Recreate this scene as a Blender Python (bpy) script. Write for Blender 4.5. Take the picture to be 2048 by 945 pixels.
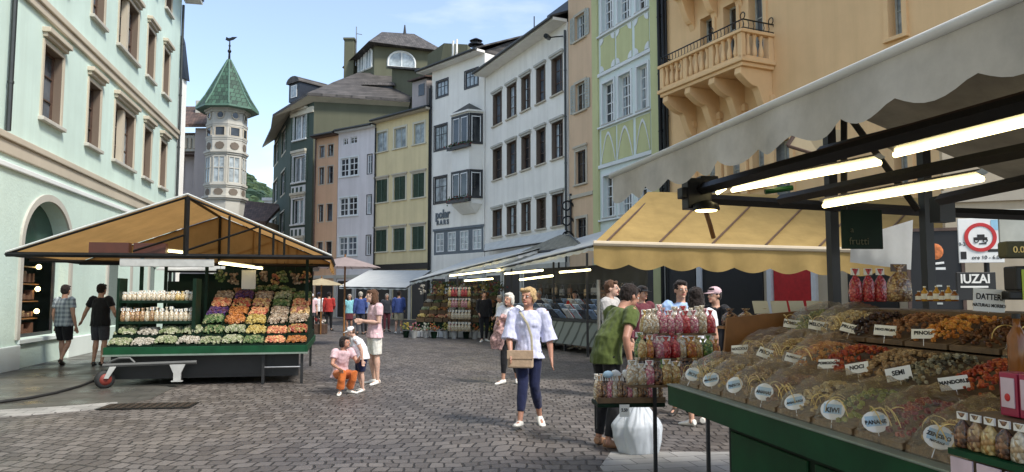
import bpy, bmesh, math, random
from mathutils import Vector, Matrix, noise
R = math.radians
random.seed(7)
sc = bpy.context.scene
col = sc.collection
for o in list(bpy.data.objects): bpy.data.objects.remove(o)

# ---------------------------------------------------------------- camera, world, sun, exposure
FPX, PITCH, CH = 1500.0, R(4.5), 1.6
cd = bpy.data.cameras.new('camera'); cam = bpy.data.objects.new('camera', cd); col.objects.link(cam)
cam.location = (0, 0, CH); cam.rotation_euler = (R(90) + PITCH, 0, 0)
cd.sensor_width = 36; cd.lens = FPX / 2048 * 36; cd.clip_start = .05; cd.clip_end = 3000
sc.camera = cam
w = bpy.data.worlds.new("World"); sc.world = w; w.use_nodes = True
nt = w.node_tree; nt.nodes.clear()
SUN_EL, SUN_AZ = R(50), R(128)
sky = nt.nodes.new('ShaderNodeTexSky'); sky.sky_type = 'NISHITA'; sky.sun_disc = False
sky.sun_elevation = SUN_EL; sky.sun_rotation = SUN_AZ
sky.air_density = 1.0; sky.dust_density = .6; sky.ozone_density = 1.0
tc = nt.nodes.new('ShaderNodeTexCoord')
mp = nt.nodes.new('ShaderNodeMapping'); mp.inputs['Scale'].default_value = (1.2, 1.2, 4.2); mp.inputs['Location'].default_value = (.3, .1, .55)
ns = nt.nodes.new('ShaderNodeTexNoise'); ns.inputs['Scale'].default_value = 1.9; ns.inputs['Detail'].default_value = 7; ns.inputs['Roughness'].default_value = .52
rp = nt.nodes.new('ShaderNodeValToRGB'); rp.color_ramp.elements[0].position = .5; rp.color_ramp.elements[1].position = .74
rp.color_ramp.elements[0].color = (.12, .12, .12, 1); rp.color_ramp.elements[1].color = (.9, .9, .9, 1)
mx = nt.nodes.new('ShaderNodeMix'); mx.data_type = 'RGBA'; mx.inputs['B'].default_value = (5.0, 5.2, 5.4, 1)
bg = nt.nodes.new('ShaderNodeBackground'); bg.inputs['Strength'].default_value = .112
wo = nt.nodes.new('ShaderNodeOutputWorld')
L = nt.links.new
L(tc.outputs['Generated'], mp.inputs['Vector']); L(mp.outputs[0], ns.inputs['Vector']); L(ns.outputs['Fac'], rp.inputs[0])
L(rp.outputs[0], mx.inputs['Factor']); L(sky.outputs[0], mx.inputs['A']); L(mx.outputs['Result'], bg.inputs['Color']); L(bg.outputs[0], wo.inputs[0])
sd = bpy.data.lights.new('sun', 'SUN'); sd.energy = 2.1; sd.angle = R(11); sd.color = (1, .95, .87)
sun = bpy.data.objects.new('sun', sd); col.objects.link(sun)
sv = Vector((math.sin(SUN_AZ) * math.cos(SUN_EL), math.cos(SUN_AZ) * math.cos(SUN_EL), math.sin(SUN_EL)))
sun.rotation_euler = sv.to_track_quat('Z', 'Y').to_euler(); sun.location = (0, 0, 40)
sc.view_settings.view_transform = 'Standard'; sc.view_settings.look = 'None'
sc.view_settings.exposure = 1.25; sc.view_settings.gamma = 1
sc.render.engine = 'CYCLES'; sc.cycles.max_bounces = 6; sc.cycles.diffuse_bounces = 3

# ---------------------------------------------------------------- helpers
def ray(x, y):
    u = (x - 1024) / FPX; v = (472.5 - y) / FPX
    return u, math.cos(PITCH) - v * math.sin(PITCH), math.sin(PITCH) + v * math.cos(PITCH)
def at(x, y, Y):
    a, b, c = ray(x, y); t = Y / b
    return Vector((a * t, Y, CH + c * t))
def gnd(x, y, z=0):
    a, b, c = ray(x, y); t = (z - CH) / c
    return Vector((a * t, b * t, z))
def tag(o, label=None, cat=None, group=None, kind=None):
    if label: o['label'] = label
    if cat: o['category'] = cat
    if group: o['group'] = group
    if kind: o['kind'] = kind
    return o
def empty(name, loc=(0, 0, 0), rz=0):
    o = bpy.data.objects.new(name, None); col.objects.link(o); o.location = loc; o.rotation_euler = (0, 0, rz)
    o.empty_display_size = .1
    return o
def kids(o): return [c for c in bpy.data.objects if c.parent == o]
def copy_tree(o, loc=None, rz=None, label=None, group=None, parent=None):
    c = o.copy(); col.objects.link(c)
    if parent: c.parent = parent
    if loc is not None: c.location = loc
    if rz is not None: c.rotation_euler = (0, 0, rz)
    if label: c['label'] = label
    if group: c['group'] = group
    for ch in kids(o): copy_tree(ch, parent=c)
    return c

class MB:
    def __init__(s): s.v = []; s.f = []; s.m = []; s.mi = 0; s.T = None; s.cut = []
    def add(s, vs, fs):
        n = len(s.v); s.cut.append((n, len(s.f)))
        if s.T is not None: vs = [s.T @ Vector(p) for p in vs]
        s.v += [tuple(p) for p in vs]; s.f += [tuple(i + n for i in f) for f in fs]; s.m += [s.mi] * len(fs); return s
    def box(s, x0, x1, y0, y1, z0, z1):
        s.add([(x0, y0, z0), (x1, y0, z0), (x1, y1, z0), (x0, y1, z0), (x0, y0, z1), (x1, y0, z1), (x1, y1, z1), (x0, y1, z1)],
              [(3, 2, 1, 0), (4, 5, 6, 7), (0, 1, 5, 4), (1, 2, 6, 5), (2, 3, 7, 6), (3, 0, 4, 7)]); return s
    def quad(s, a, b, c, d): s.add([a, b, c, d], [(0, 1, 2, 3)]); return s
    def prism(s, pts, n, off=(0, 0, 0)):
        """polygon pts (3d) extruded by vector n"""
        n = Vector(n); k = len(pts); a = [Vector(p) for p in pts]; b = [p + n for p in a]
        s.add(a + b, [tuple(range(k))[::-1], tuple(range(k, 2 * k))] + [(i, (i + 1) % k, k + (i + 1) % k, k + i) for i in range(k)]); return s
    def tube(s, pts, r, n=8, cap=True, flat=1.0, side=None):
        pts = [Vector(p) for p in pts]; k = len(pts); rs = r if isinstance(r, (list, tuple)) else [r] * k
        vs = []
        pu = None
        for i, p in enumerate(pts):
            t = (pts[min(i + 1, k - 1)] - pts[max(i - 1, 0)]).normalized()
            if side is not None: u = Vector(side)
            elif pu is not None: u = pu
            else: u = Vector((1, 0, 0)) if abs(t.x) < .8 else Vector((0, 1, 0))
            u = (u - t * u.dot(t)).normalized(); pu = u; w_ = t.cross(u)
            rr = rs[i]; ra, rb = rr if isinstance(rr, tuple) else (rr, rr * flat)
            for j in range(n):
                a = 2 * math.pi * j / n; vs.append(p + u * math.cos(a) * ra + w_ * math.sin(a) * rb)
        fs = [(i * n + j, i * n + (j + 1) % n, (i + 1) * n + (j + 1) % n, (i + 1) * n + j) for i in range(k - 1) for j in range(n)]
        if cap: fs += [tuple(range(n))[::-1], tuple(range((k - 1) * n, k * n))]
        s.add(vs, fs); return s
    def bar(s, a, b, r=.02): return s.tube([a, b], r * 1.2, 4)
    def lathe(s, c, prof, n=20, ax='z'):
        vs = []
        for (r, z) in prof:
            for j in range(n):
                a = 2 * math.pi * j / n
                vs.append((c[0] + r * math.cos(a), c[1] + r * math.sin(a), c[2] + z))
        k = len(prof)
        fs = [(i * n + j, i * n + (j + 1) % n, (i + 1) * n + (j + 1) % n, (i + 1) * n + j) for i in range(k - 1) for j in range(n)]
        fs += [tuple(range(n))[::-1], tuple(range((k - 1) * n, k * n))]
        s.add(vs, fs); return s
    def ball(s, c, rx, ry=None, rz=None, n=10, m=7, rot=None):
        ry = ry or rx; rz = rz or rx; vs = []
        for i in range(m + 1):
            th = math.pi * i / m
            for j in range(n):
                a = 2 * math.pi * j / n
                p = Vector((rx * math.sin(th) * math.cos(a), ry * math.sin(th) * math.sin(a), rz * math.cos(th)))
                if rot: p = rot @ p
                vs.append(Vector(c) + p)
        s.add(vs, [(i * n + j, (i + 1) * n + j, (i + 1) * n + (j + 1) % n, i * n + (j + 1) % n) for i in range(m) for j in range(n)]); return s
    def pebble(s, c, r, sq=1.0):
        """small octahedral-ish nugget for nuts and fruit"""
        q = Matrix.Rotation(random.uniform(0, 6.28), 3, 'Z') @ Matrix.Rotation(random.uniform(-.6, .6), 3, 'X')
        vs = []
        for i, (th, n_) in enumerate(((.0, 1), (.9, 5), (2.1, 5), (math.pi, 1))):
            for j in range(n_):
                a = 2 * math.pi * j / n_ + i * .6
                vs.append(Vector(c) + q @ Vector((r * math.sin(th) * math.cos(a), r * math.sin(th) * math.sin(a) * sq, r * math.cos(th) * .85)))
        fs = [(0, 1 + j, 1 + (j + 1) % 5) for j in range(5)] + [(1 + j, 6 + j, 6 + (j + 1) % 5, 1 + (j + 1) % 5) for j in range(5)] + [(11, 6 + (j + 1) % 5, 6 + j) for j in range(5)]
        s.add(vs, fs); return s
    def build_each(s, name, mats, parent=None, **k):
        ends = s.cut[1:] + [(len(s.v), len(s.f))]; o = None
        for (v0, f0), (v1, f1) in zip(s.cut, ends):
            b = MB(); b.add(s.v[v0:v1], [tuple(i - v0 for i in f) for f in s.f[f0:f1]]); o = b.build(name, mats, parent, **k)
        return o
    def build(s, name, mats, parent=None, smooth=False, bevel=0, loc=None, fix=False):
        me = bpy.data.meshes.new(name); me.from_pydata(s.v, [], s.f)
        if not isinstance(mats, (list, tuple)): mats = [mats]
        for m in mats: me.materials.append(m)
        if len(mats) > 1: me.polygons.foreach_set('material_index', s.m)
        if smooth: me.polygons.foreach_set('use_smooth', [True] * len(s.f))
        if fix:
            b = bmesh.new(); b.from_mesh(me); bmesh.ops.remove_doubles(b, verts=b.verts, dist=1e-5); bmesh.ops.recalc_face_normals(b, faces=b.faces); b.to_mesh(me); b.free()
        me.update()
        o = bpy.data.objects.new(name, me); col.objects.link(o)
        if parent: o.parent = parent
        if loc is not None: o.location = loc
        if bevel:
            md = o.modifiers.new('bevel', 'BEVEL'); md.width = bevel; md.segments = 2; md.limit_method = 'ANGLE'
        return o
def bx(name, mat, parent, *a, **k): return MB().box(*a).build(name, mat, parent, **k)

def text_mesh(name, body, size, mat, parent, loc, rot, align='CENTER', ext=.002, bold=0, sx=1):
    c = bpy.data.curves.new(name, 'FONT'); c.body = body; c.size = size; c.align_x = align; c.align_y = 'CENTER'; c.extrude = ext; c.offset = bold
    c.space_line = .85
    t = bpy.data.objects.new(name, c); col.objects.link(t)
    dg = bpy.context.evaluated_depsgraph_get(); me = bpy.data.meshes.new_from_object(t.evaluated_get(dg))
    bpy.data.objects.remove(t); me.materials.clear(); me.materials.append(mat)
    o = bpy.data.objects.new(name, me); col.objects.link(o); o.parent = parent; o.location = loc; o.rotation_euler = rot; o.scale = (sx, 1, 1)
    return o

# ---------------------------------------------------------------- materials
def nodes(name):
    m = bpy.data.materials.new(name); m.use_nodes = True; t = m.node_tree; b = t.nodes['Principled BSDF']
    return m, t, b
def ramp(t, fac, stops):
    r = t.nodes.new('ShaderNodeValToRGB'); e = r.color_ramp.elements
    while len(e) < len(stops): e.new(.5)
    for el, (p, c) in zip(e, stops): el.position = p; el.color = (*c, 1) if len(c) == 3 else c
    t.links.new(fac, r.inputs[0]); return r.outputs[0]
def nz(t, scale, detail=4, rough=.55, vec=None, mscale=None, loc=None):
    n = t.nodes.new('ShaderNodeTexNoise'); n.inputs['Scale'].default_value = scale; n.inputs['Detail'].default_value = detail; n.inputs['Roughness'].default_value = rough
    if vec is None: vec = t.nodes.new('ShaderNodeTexCoord').outputs['Object']
    if mscale:
        mp = t.nodes.new('ShaderNodeMapping'); mp.inputs['Scale'].default_value = mscale; t.links.new(vec, mp.inputs['Vector']); vec = mp.outputs[0]
    t.links.new(vec, n.inputs['Vector']); return n.outputs['Fac']
def mixc(t, fac, a, b, mode='MIX'):
    m = t.nodes.new('ShaderNodeMix'); m.data_type = 'RGBA'; m.blend_type = mode
    for k, v in (('Factor', fac), ('A', a), ('B', b)):
        if isinstance(v, (int, float)): m.inputs[k].default_value = v
        elif isinstance(v, tuple): m.inputs[k].default_value = (*v[:3], 1)
        else: t.links.new(v, m.inputs[k])
    return m.outputs['Result']
def bump(t, b, h, s=.3, d=.02):
    n = t.nodes.new('ShaderNodeBump'); n.inputs['Strength'].default_value = s; n.inputs['Distance'].default_value = d
    t.links.new(h, n.inputs['Height']); t.links.new(n.outputs[0], b.inputs['Normal'])
ORD = 'first second third fourth fifth sixth seventh eighth ninth tenth eleventh twelfth thirteenth fourteenth fifteenth'.split()
def sc3(c, k): return tuple(min(1, x * k) for x in c)
def simple(name, c, rough=.6, metal=0, var=.15, scale=6, bmp=0, spec=.5, coat=0):
    m, t, b = nodes(name)
    f = nz(t, scale, 5)
    t.links.new(ramp(t, f, [(.3, sc3(c, 1 - var)), (.7, sc3(c, 1 + var))]), b.inputs['Base Color'])
    b.inputs['Roughness'].default_value = rough; b.inputs['Metallic'].default_value = metal; b.inputs['Specular IOR Level'].default_value = spec
    b.inputs['Coat Weight'].default_value = coat
    if bmp: bump(t, b, nz(t, scale * 6, 4), bmp, .01)
    return m
def plaster(name, c, rough=.85, grain=40, bs=.3, stain=.34):
    m, t, b = nodes(name)
    f1 = nz(t, .45, 6, .6); f2 = nz(t, 1.0, 5, .6, mscale=(2.6, 2.6, .16)); f3 = nz(t, 7, 5, .7)
    base = ramp(t, f1, [(.28, sc3(c, .88)), (.72, sc3(c, 1.06))])
    c2 = mixc(t, ramp(t, f2, [(.44, (0, 0, 0)), (.74, (stain,) * 3)]), base, sc3((c[0] * .62, c[1] * .6, c[2] * .56), 1))
    c3 = mixc(t, ramp(t, f3, [(.55, (0, 0, 0)), (.8, (.16,) * 3)]), c2, sc3(c, .72))
    t.links.new(c3, b.inputs['Base Color']); b.inputs['Roughness'].default_value = rough; b.inputs['Specular IOR Level'].default_value = .25
    bump(t, b, nz(t, grain, 6, .7), bs, .012)
    return m
def island(name, cols, rough=.5, spec=.4, sub=0, bmp=0, bsc=60):
    m, t, b = nodes(name); g = t.nodes.new('ShaderNodeNewGeometry')
    r = t.nodes.new('ShaderNodeValToRGB'); r.color_ramp.interpolation = 'CONSTANT' if len(cols) > 2 else 'LINEAR'; e = r.color_ramp.elements
    while len(e) < len(cols): e.new(.5)
    for i, cc in enumerate(cols): e[i].position = i / len(cols) if len(cols) > 2 else i; e[i].color = (*cc, 1)
    t.links.new(g.outputs['Random Per Island'], r.inputs[0])
    f = nz(t, 25, 3)
    t.links.new(mixc(t, 1.0, r.outputs[0], ramp(t, f, [(.3, (.72,) * 3), (.7, (1, 1, 1))]), 'MULTIPLY'), b.inputs['Base Color'])
    b.inputs['Roughness'].default_value = rough; b.inputs['Specular IOR Level'].default_value = spec
    if bmp: bump(t, b, nz(t, bsc, 3), bmp, .01)
    return m
def cloth(name, c, trans=.35, stripes=None, rough=.8, dirt=.25):
    """woven awning cloth: lets some daylight through"""
    m, t, b = nodes(name)
    f = nz(t, 2.2, 6, .65); f2 = nz(t, 1.2, 4, .6, mscale=(6, .6, .6))
    cc = ramp(t, f, [(.25, sc3(c, 1 - dirt)), (.75, sc3(c, 1.05))])
    cc = mixc(t, ramp(t, f2, [(.5, (0, 0, 0)), (.8, (dirt,) * 3)]), cc, sc3(c, .6))
    t.links.new(cc, b.inputs['Base Color']); b.inputs['Roughness'].default_value = rough; b.inputs['Specular IOR Level'].default_value = .2
    tr = t.nodes.new('ShaderNodeBsdfTranslucent'); t.links.new(cc, tr.inputs[0])
    ms = t.nodes.new('ShaderNodeMixShader'); ms.inputs[0].default_value = trans
    t.links.new(b.outputs[0], ms.inputs[1]); t.links.new(tr.outputs[0], ms.inputs[2]); t.links.new(ms.outputs[0], t.nodes['Material Output'].inputs[0])
    bump(t, b, f, .3, .02)
    return m
def emit(name, c, s):
    m, t, b = nodes(name); b.inputs['Base Color'].default_value = (*c, 1); b.inputs['Emission Color'].default_value = (*c, 1); b.inputs['Emission Strength'].default_value = s
    return m
def film(name, tint=(1, 1, 1), haze=.25):
    """thin clear plastic film: mostly see-through with glints"""
    m, t, b = nodes(name)
    b.inputs['Base Color'].default_value = (*tint, 1); b.inputs['Roughness'].default_value = .1; b.inputs['Metallic'].default_value = 1
    tr = t.nodes.new('ShaderNodeBsdfTransparent'); ms = t.nodes.new('ShaderNodeMixShader'); lw = t.nodes.new('ShaderNodeLayerWeight'); lw.inputs[0].default_value = .25
    t.links.new(ramp(t, lw.outputs['Fresnel'], [(.0, (haze,) * 3), (.75, (haze * 5,) * 3)]), ms.inputs[0])
    t.links.new(tr.outputs[0], ms.inputs[1]); t.links.new(b.outputs[0], ms.inputs[2]); t.links.new(ms.outputs[0], t.nodes['Material Output'].inputs[0])
    bump(t, b, nz(t, 22, 4, .7), .9, .03)
    return m

M = {}
M['mint'] = plaster('mint_plaster', (.60, .74, .66), stain=.26); M['mint_low'] = plaster('mint_rough_plaster', (.58, .71, .63), grain=14, bs=.8, stain=.15)
M['cream'] = plaster('cream_plaster', (.62, .58, .46)); M['sand'] = plaster('sand_trim', (.52, .46, .36), stain=.1)
M['reveal'] = plaster('brown_reveal', (.17, .13, .10)); M['white'] = plaster('white_plaster', (.86, .82, .74), stain=.3)
M['whitew'] = plaster('warm_white_plaster', (.84, .81, .74), stain=.2); M['lilac'] = plaster('lilac_plaster', (.72, .67, .66))
M['orange'] = plaster('orange_plaster', (.68, .43, .27)); M['peach'] = plaster('peach_plaster', (.68, .48, .31)); M['yellow'] = plaster('yellow_plaster', (.72, .60, .35))
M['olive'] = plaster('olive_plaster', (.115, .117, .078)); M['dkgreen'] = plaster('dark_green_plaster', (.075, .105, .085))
M['lime'] = plaster('yellow_green_plaster', (.56, .56, .29)); M['pale'] = plaster('pale_blue_white_plaster', (.70, .77, .73), stain=.1)
M['pinkgrey'] = plaster('pink_grey_plaster', (.42, .37, .35)); M['stone'] = plaster('grey_stone', (.50, .48, .42)); M['stone_d'] = plaster('dark_stone', (.17, .14, .11))
M['bigorange'] = plaster('ochre_orange_plaster', (.84, .56, .29), stain=.22)
M['beige'] = plaster('beige_plaster', (.55, .46, .33)); M['trimw'] = plaster('white_trim', (.74, .76, .74), stain=.08)
def glassmat():
    m, t, b = nodes('window_glass'); f = nz(t, .9, 2)
    t.links.new(ramp(t, f, [(.35, (.012, .014, .016)), (.65, (.05, .055, .06))]), b.inputs['Base Color'])
    b.inputs['Roughness'].default_value = .08; b.inputs['Specular IOR Level'].default_value = .6
    bump(t, b, nz(t, 1.6, 2), .12, .02); return m
M['glass'] = glassmat(); M['glass2'] = simple('sky_reflecting_glass', (.09, .11, .13), .06, var=.5, scale=1.2, spec=.8); M['glass3'] = simple('dim_room_glass', (.05, .04, .03), .1, var=.6, scale=2); M['curtain'] = simple('curtain_glass', (.33, .37, .38), .15, var=.4, scale=3, spec=.6)
M['brownwood'] = simple('brown_wood', (.085, .05, .035), .5, var=.3); M['darkwood'] = simple('dark_frame', (.025, .025, .028), .45)
M['greenshut'] = simple('green_shutter', (.045, .085, .06), .55, var=.25); M['whitewood'] = simple('white_painted_wood', (.72, .72, .70), .5, var=.06)
M['greywood'] = simple('grey_shutter', (.40, .42, .38), .6); M['bluegrey'] = simple('blue_grey_wood', (.10, .125, .145), .5)
M['iron'] = simple('black_iron', (.012, .013, .014), .4, .4, var=.3); M['steel'] = simple('dull_steel', (.35, .35, .34), .35, .9, var=.2)
M['zinc'] = simple('zinc_pipe', (.05, .055, .055), .45, .6)
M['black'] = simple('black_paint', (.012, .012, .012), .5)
M['green'] = simple('green_paint', (.004, .05, .018), .5, var=.3, scale=3, spec=.25); M['dgreen'] = simple('dark_green_paint', (.002, .014, .006), .55, var=.4, scale=3, spec=.2)
M['edge'] = simple('counter_edge_metal', (.20, .24, .20), .4, .3)
M['rubber'] = simple('rubber', (.012, .012, .012), .7)
def tiles(name, c, sx=4.0, sy=5.0, var=.35):
    m, t, b = nodes(name); br = t.nodes.new('ShaderNodeTexBrick'); uv = t.nodes.new('ShaderNodeTexCoord')
    mp = t.nodes.new('ShaderNodeMapping'); mp.inputs['Scale'].default_value = (sx, sy, sy); mp.inputs['Rotation'].default_value = (R(90), 0, 0)
    t.links.new(uv.outputs['Object'], mp.inputs['Vector']); t.links.new(mp.outputs[0], br.inputs['Vector'])
    br.inputs['Color1'].default_value = (*sc3(c, 1 - var), 1); br.inputs['Color2'].default_value = (*sc3(c, 1 + var), 1); br.inputs['Mortar'].default_value = (*sc3(c, .35), 1)
    br.inputs['Scale'].default_value = 1; br.inputs['Mortar Size'].default_value = .06; br.inputs['Brick Width'].default_value = .8; br.inputs['Row Height'].default_value = 1.0
    f = nz(t, 1.5, 5)
    t.links.new(mixc(t, 1.0, br.outputs[0], ramp(t, f, [(.3, (.6,) * 3), (.7, (1.15,) * 3)]), 'MULTIPLY'), b.inputs['Base Color']); b.inputs['Roughness'].default_value = .7
    bump(t, b, br.outputs['Fac'], .6, -.03); return m
M['slate'] = tiles('grey_brown_slate', (.085, .075, .068)); M['redtile'] = tiles('red_brown_tiles', (.12, .07, .05)); M['greentile'] = tiles('green_glazed_tiles', (.035, .085, .052), 3.2, 3.2, .5)
M['copper'] = simple('dark_metal_sheet', (.03, .035, .045), .4, .5)
M['canvas_o'] = cloth('orange_canvas', (.50, .29, .11), .45); M['canvas_y'] = cloth('yellow_canvas', (.50, .345, .13), .35); M['canvas_w'] = cloth('white_canvas', (.78, .79, .76), .3, dirt=.15)
M['canvas_g'] = cloth('weathered_grey_white_canvas', (.60, .59, .55), .15, dirt=.45); M['canvas_u'] = cloth('shaded_canopy_canvas', (.24, .21, .15), .06, dirt=.5); M['canvas_c'] = cloth('cream_canvas', (.62, .52, .34), .4); M['canvas_p'] = cloth('pinkish_canvas', (.42, .34, .33), .3)  # canvas_u: shade of the canopy underside put into a darker cloth colour
M['tubeL'] = emit('lit_tube', (1, .84, .42), 3.2); M['bulb'] = emit('lit_bulb', (1, .75, .3), 5)
M['paper'] = simple('white_card', (.78, .78, .74), .7, var=.05); M['ink'] = simple('black_ink', (.015, .015, .015), .7, var=0)
M['film'] = film('clear_plastic_film', (1, .90, .70), .11); M['bagfilm'] = film('shiny_bag_film', (1, 1, 1), .4)
M['ribbon'] = simple('gold_ribbon', (.75, .55, .2), .3, .4, var=.2); M['wood'] = simple('varnished_wood', (.22, .095, .025), .5, var=.3, scale=4)
M['wick'] = simple('wicker', (.20, .12, .055), .7, var=.4, scale=40, bmp=.8)
M['traywood'] = simple('tray_rim_wood', (.13, .08, .04), .6, var=.3, scale=14)
M['whitepl'] = simple('white_plastic', (.80, .82, .84), .4, var=.05, bmp=.3); M['red'] = simple('red_paint', (.5, .02, .02), .5); M['blue'] = simple('blue_paint', (.03, .09, .35), .5)
M['limegreen'] = simple('lime_panel', (.45, .6, .05), .4)
# ---------------------------------------------------------------- ground
def cobble_mat():
    m, t, b = nodes('porphyry_cobbles')
    tcn = t.nodes.new('ShaderNodeTexCoord').outputs['Object']
    # courses bend in shallow arcs: shift y by a wave of x plus noise
    sx = t.nodes.new('ShaderNodeSeparateXYZ'); t.links.new(tcn, sx.inputs[0])
    def ma(op, a, b_=None):
        n = t.nodes.new('ShaderNodeMath'); n.operation = op
        for i, v in enumerate((a, b_)):
            if v is None: continue
            if isinstance(v, (int, float)): n.inputs[i].default_value = v
            else: t.links.new(v, n.inputs[i])
        return n.outputs[0]
    arc = ma('MULTIPLY', ma('ABSOLUTE', ma('SINE', ma('MULTIPLY', sx.outputs[0], .55))), .35)
    n1 = ma('MULTIPLY', nz(t, .5, 2, vec=tcn), .9); n2 = ma('MULTIPLY', nz(t, 5.5, 2, vec=tcn), .055); n3 = ma('MULTIPLY', nz(t, 4.1, 2, vec=tcn, mscale=(1, 1, 3)), .09)
    yy = ma('ADD', ma('ADD', sx.outputs[1], arc), ma('ADD', n1, n2)); xx = ma('ADD', sx.outputs[0], ma('ADD', n3, ma('MULTIPLY', n1, .5)))
    cb = t.nodes.new('ShaderNodeCombineXYZ'); t.links.new(xx, cb.inputs[0]); t.links.new(yy, cb.inputs[1])
    br = t.nodes.new('ShaderNodeTexBrick'); t.links.new(cb.outputs[0], br.inputs['Vector'])
    br.inputs['Scale'].default_value = 1; br.inputs['Brick Width'].default_value = .16; br.inputs['Row Height'].default_value = .20
    br.inputs['Mortar Size'].default_value = .013; br.inputs['Mortar Smooth'].default_value = .6; br.inputs['Bias'].default_value = -.1; br.offset = .47
    br.inputs['Color1'].default_value = (.098, .086, .077, 1); br.inputs['Color2'].default_value = (.185, .168, .153, 1); br.inputs['Mortar'].default_value = (.030, .027, .024, 1)
    big = ramp(t, nz(t, .28, 5, .6, vec=tcn), [(.3, (.62, .62, .66)), (.7, (1.2, 1.14, 1.08))])
    fine = ramp(t, nz(t, 40, 4, .7, vec=tcn), [(.3, (.75,) * 3), (.7, (1.2,) * 3)])
    c = mixc(t, 1.0, mixc(t, 1.0, br.outputs[0], big, 'MULTIPLY'), fine, 'MULTIPLY')
    c = mixc(t, ramp(t, nz(t, .9, 6, .7, vec=tcn), [(.56, (0, 0, 0)), (.72, (.6,) * 3)]), c, (.07, .062, .055)); t.links.new(c, b.inputs['Base Color'])
    t.links.new(ramp(t, nz(t, .6, 4, vec=tcn), [(.35, (.42,) * 3), (.65, (.68,) * 3)]), b.inputs['Roughness'])
    h = ma('ADD', ma('MULTIPLY', br.outputs['Fac'], -1), ma('MULTIPLY', nz(t, 14, 4, vec=tcn), .55))
    bump(t, b, h, .9, .018); b.inputs['Specular IOR Level'].default_value = .45
    return m
def slab_mat(name, c, w_=.9, h_=.45, wet=True):
    m, t, b = nodes(name); tcn = t.nodes.new('ShaderNodeTexCoord').outputs['Object']
    mp = t.nodes.new('ShaderNodeMapping'); mp.inputs['Rotation'].default_value = (0, 0, R(-12.4)); t.links.new(tcn, mp.inputs[0])
    br = t.nodes.new('ShaderNodeTexBrick'); t.links.new(mp.outputs[0], br.inputs['Vector']); br.inputs['Scale'].default_value = 1
    br.inputs['Brick Width'].default_value = w_; br.inputs['Row Height'].default_value = h_; br.inputs['Mortar Size'].default_value = .006
    br.inputs['Color1'].default_value = (*sc3(c, .85), 1); br.inputs['Color2'].default_value = (*sc3(c, 1.15), 1); br.inputs['Mortar'].default_value = (*sc3(c, .3), 1)
    c_ = mixc(t, 1.0, br.outputs[0], ramp(t, nz(t, 1.1, 6, .6, vec=tcn), [(.3, (.62,) * 3), (.7, (1.15,) * 3)]), 'MULTIPLY')
    t.links.new(c_, b.inputs['Base Color'])
    t.links.new(ramp(t, nz(t, .9, 4, vec=tcn), [(.4, (.26,) * 3), (.6, (.55,) * 3)] if wet else [(.3, (.6,) * 3), (.7, (.8,) * 3)]), b.inputs['Roughness'])
    bump(t, b, br.outputs['Fac'], .3, -.01); return m
M['cobble'] = cobble_mat(); M['slab'] = slab_mat('wet_grey_slabs', (.095, .09, .078)); M['paleslab'] = slab_mat('pale_stone_setts', (.34, .325, .30), .34, .22, False)
g = MB(); N = 1
g.quad((-260, -60, 0), (260, -60, 0), (260, 420, 0), (-260, 420, 0))
tag(g.build('ground', M['cobble']), kind='structure')
# left pavement of big slabs, one step of stone above the cobbles
def sheet(pts, z0, z1, name, mat, kind='structure', **k):
    o = MB().prism([(p[0], p[1], z0) for p in pts], (0, 0, z1 - z0)).build(name, mat, fix=True); return tag(o, kind=kind, **k)
gp = lambda x, y: gnd(x, y)
edge_pts = [gnd(-500, 842), gnd(0, 832), gnd(120, 822), gnd(235, 812), gnd(300, 800), gnd(360, 770), gnd(420, 730), gnd(520, 690), gnd(585, 662)]
sheet([(-26, 4, 0)] + [tuple(p) for p in edge_pts] + [(-17, 45, 0), (-26, 45, 0)], 0, .008, 'pavement', M['slab'])
ks = [gnd(-500, 852), gnd(0, 836), gnd(120, 826), gnd(235, 816)]; ks2 = [gnd(235, 806), gnd(120, 815), gnd(0, 822), gnd(-500, 836)]
sheet(ks + ks2, 0, .014, 'kerb_strip', M['paleslab'])
sheet([gnd(1222, 905), gnd(1450, 905), gnd(1900, 900), gnd(1900, 1060), gnd(1250, 1000), gnd(1200, 935)], 0, .006, 'sett_strip', M['paleslab'])
# drain grate
t_ = empty('drain_grate', gnd(298, 814)); t_.rotation_euler = (0, 0, R(8)); tag(t_, 'dark rusty iron drain grate set in the ground near the left stall', 'grate')
bx('frame', M['iron'], t_, -.62, .62, -.27, .27, .008, .018)
mb = MB()
for i in range(11): mb.box(-.58 + i * .11, -.51 + i * .11, -.23, .23, .0182, .024)
mb.build('bars', simple('rusty_iron', (.05, .035, .025), .6, .4), t_)
# black cable across the pavement
pts = [gnd(-300, 823), gnd(-60, 812), gnd(0, 808), gnd(60, 800), gnd(110, 790), gnd(160, 776), gnd(190, 764), gnd(215, 752), gnd(240, 742)]
mb = MB(); sm = []
for i in range(len(pts) - 1):
    for k in range(6): sm.append(pts[i].lerp(pts[i + 1], k / 6) + Vector((0, 0, .03)))
mb.tube(sm, .022, 8); tag(mb.build('power_cable', M['rubber'], smooth=True), 'thick black cable lying across the left pavement to the stall', 'cable')

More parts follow.
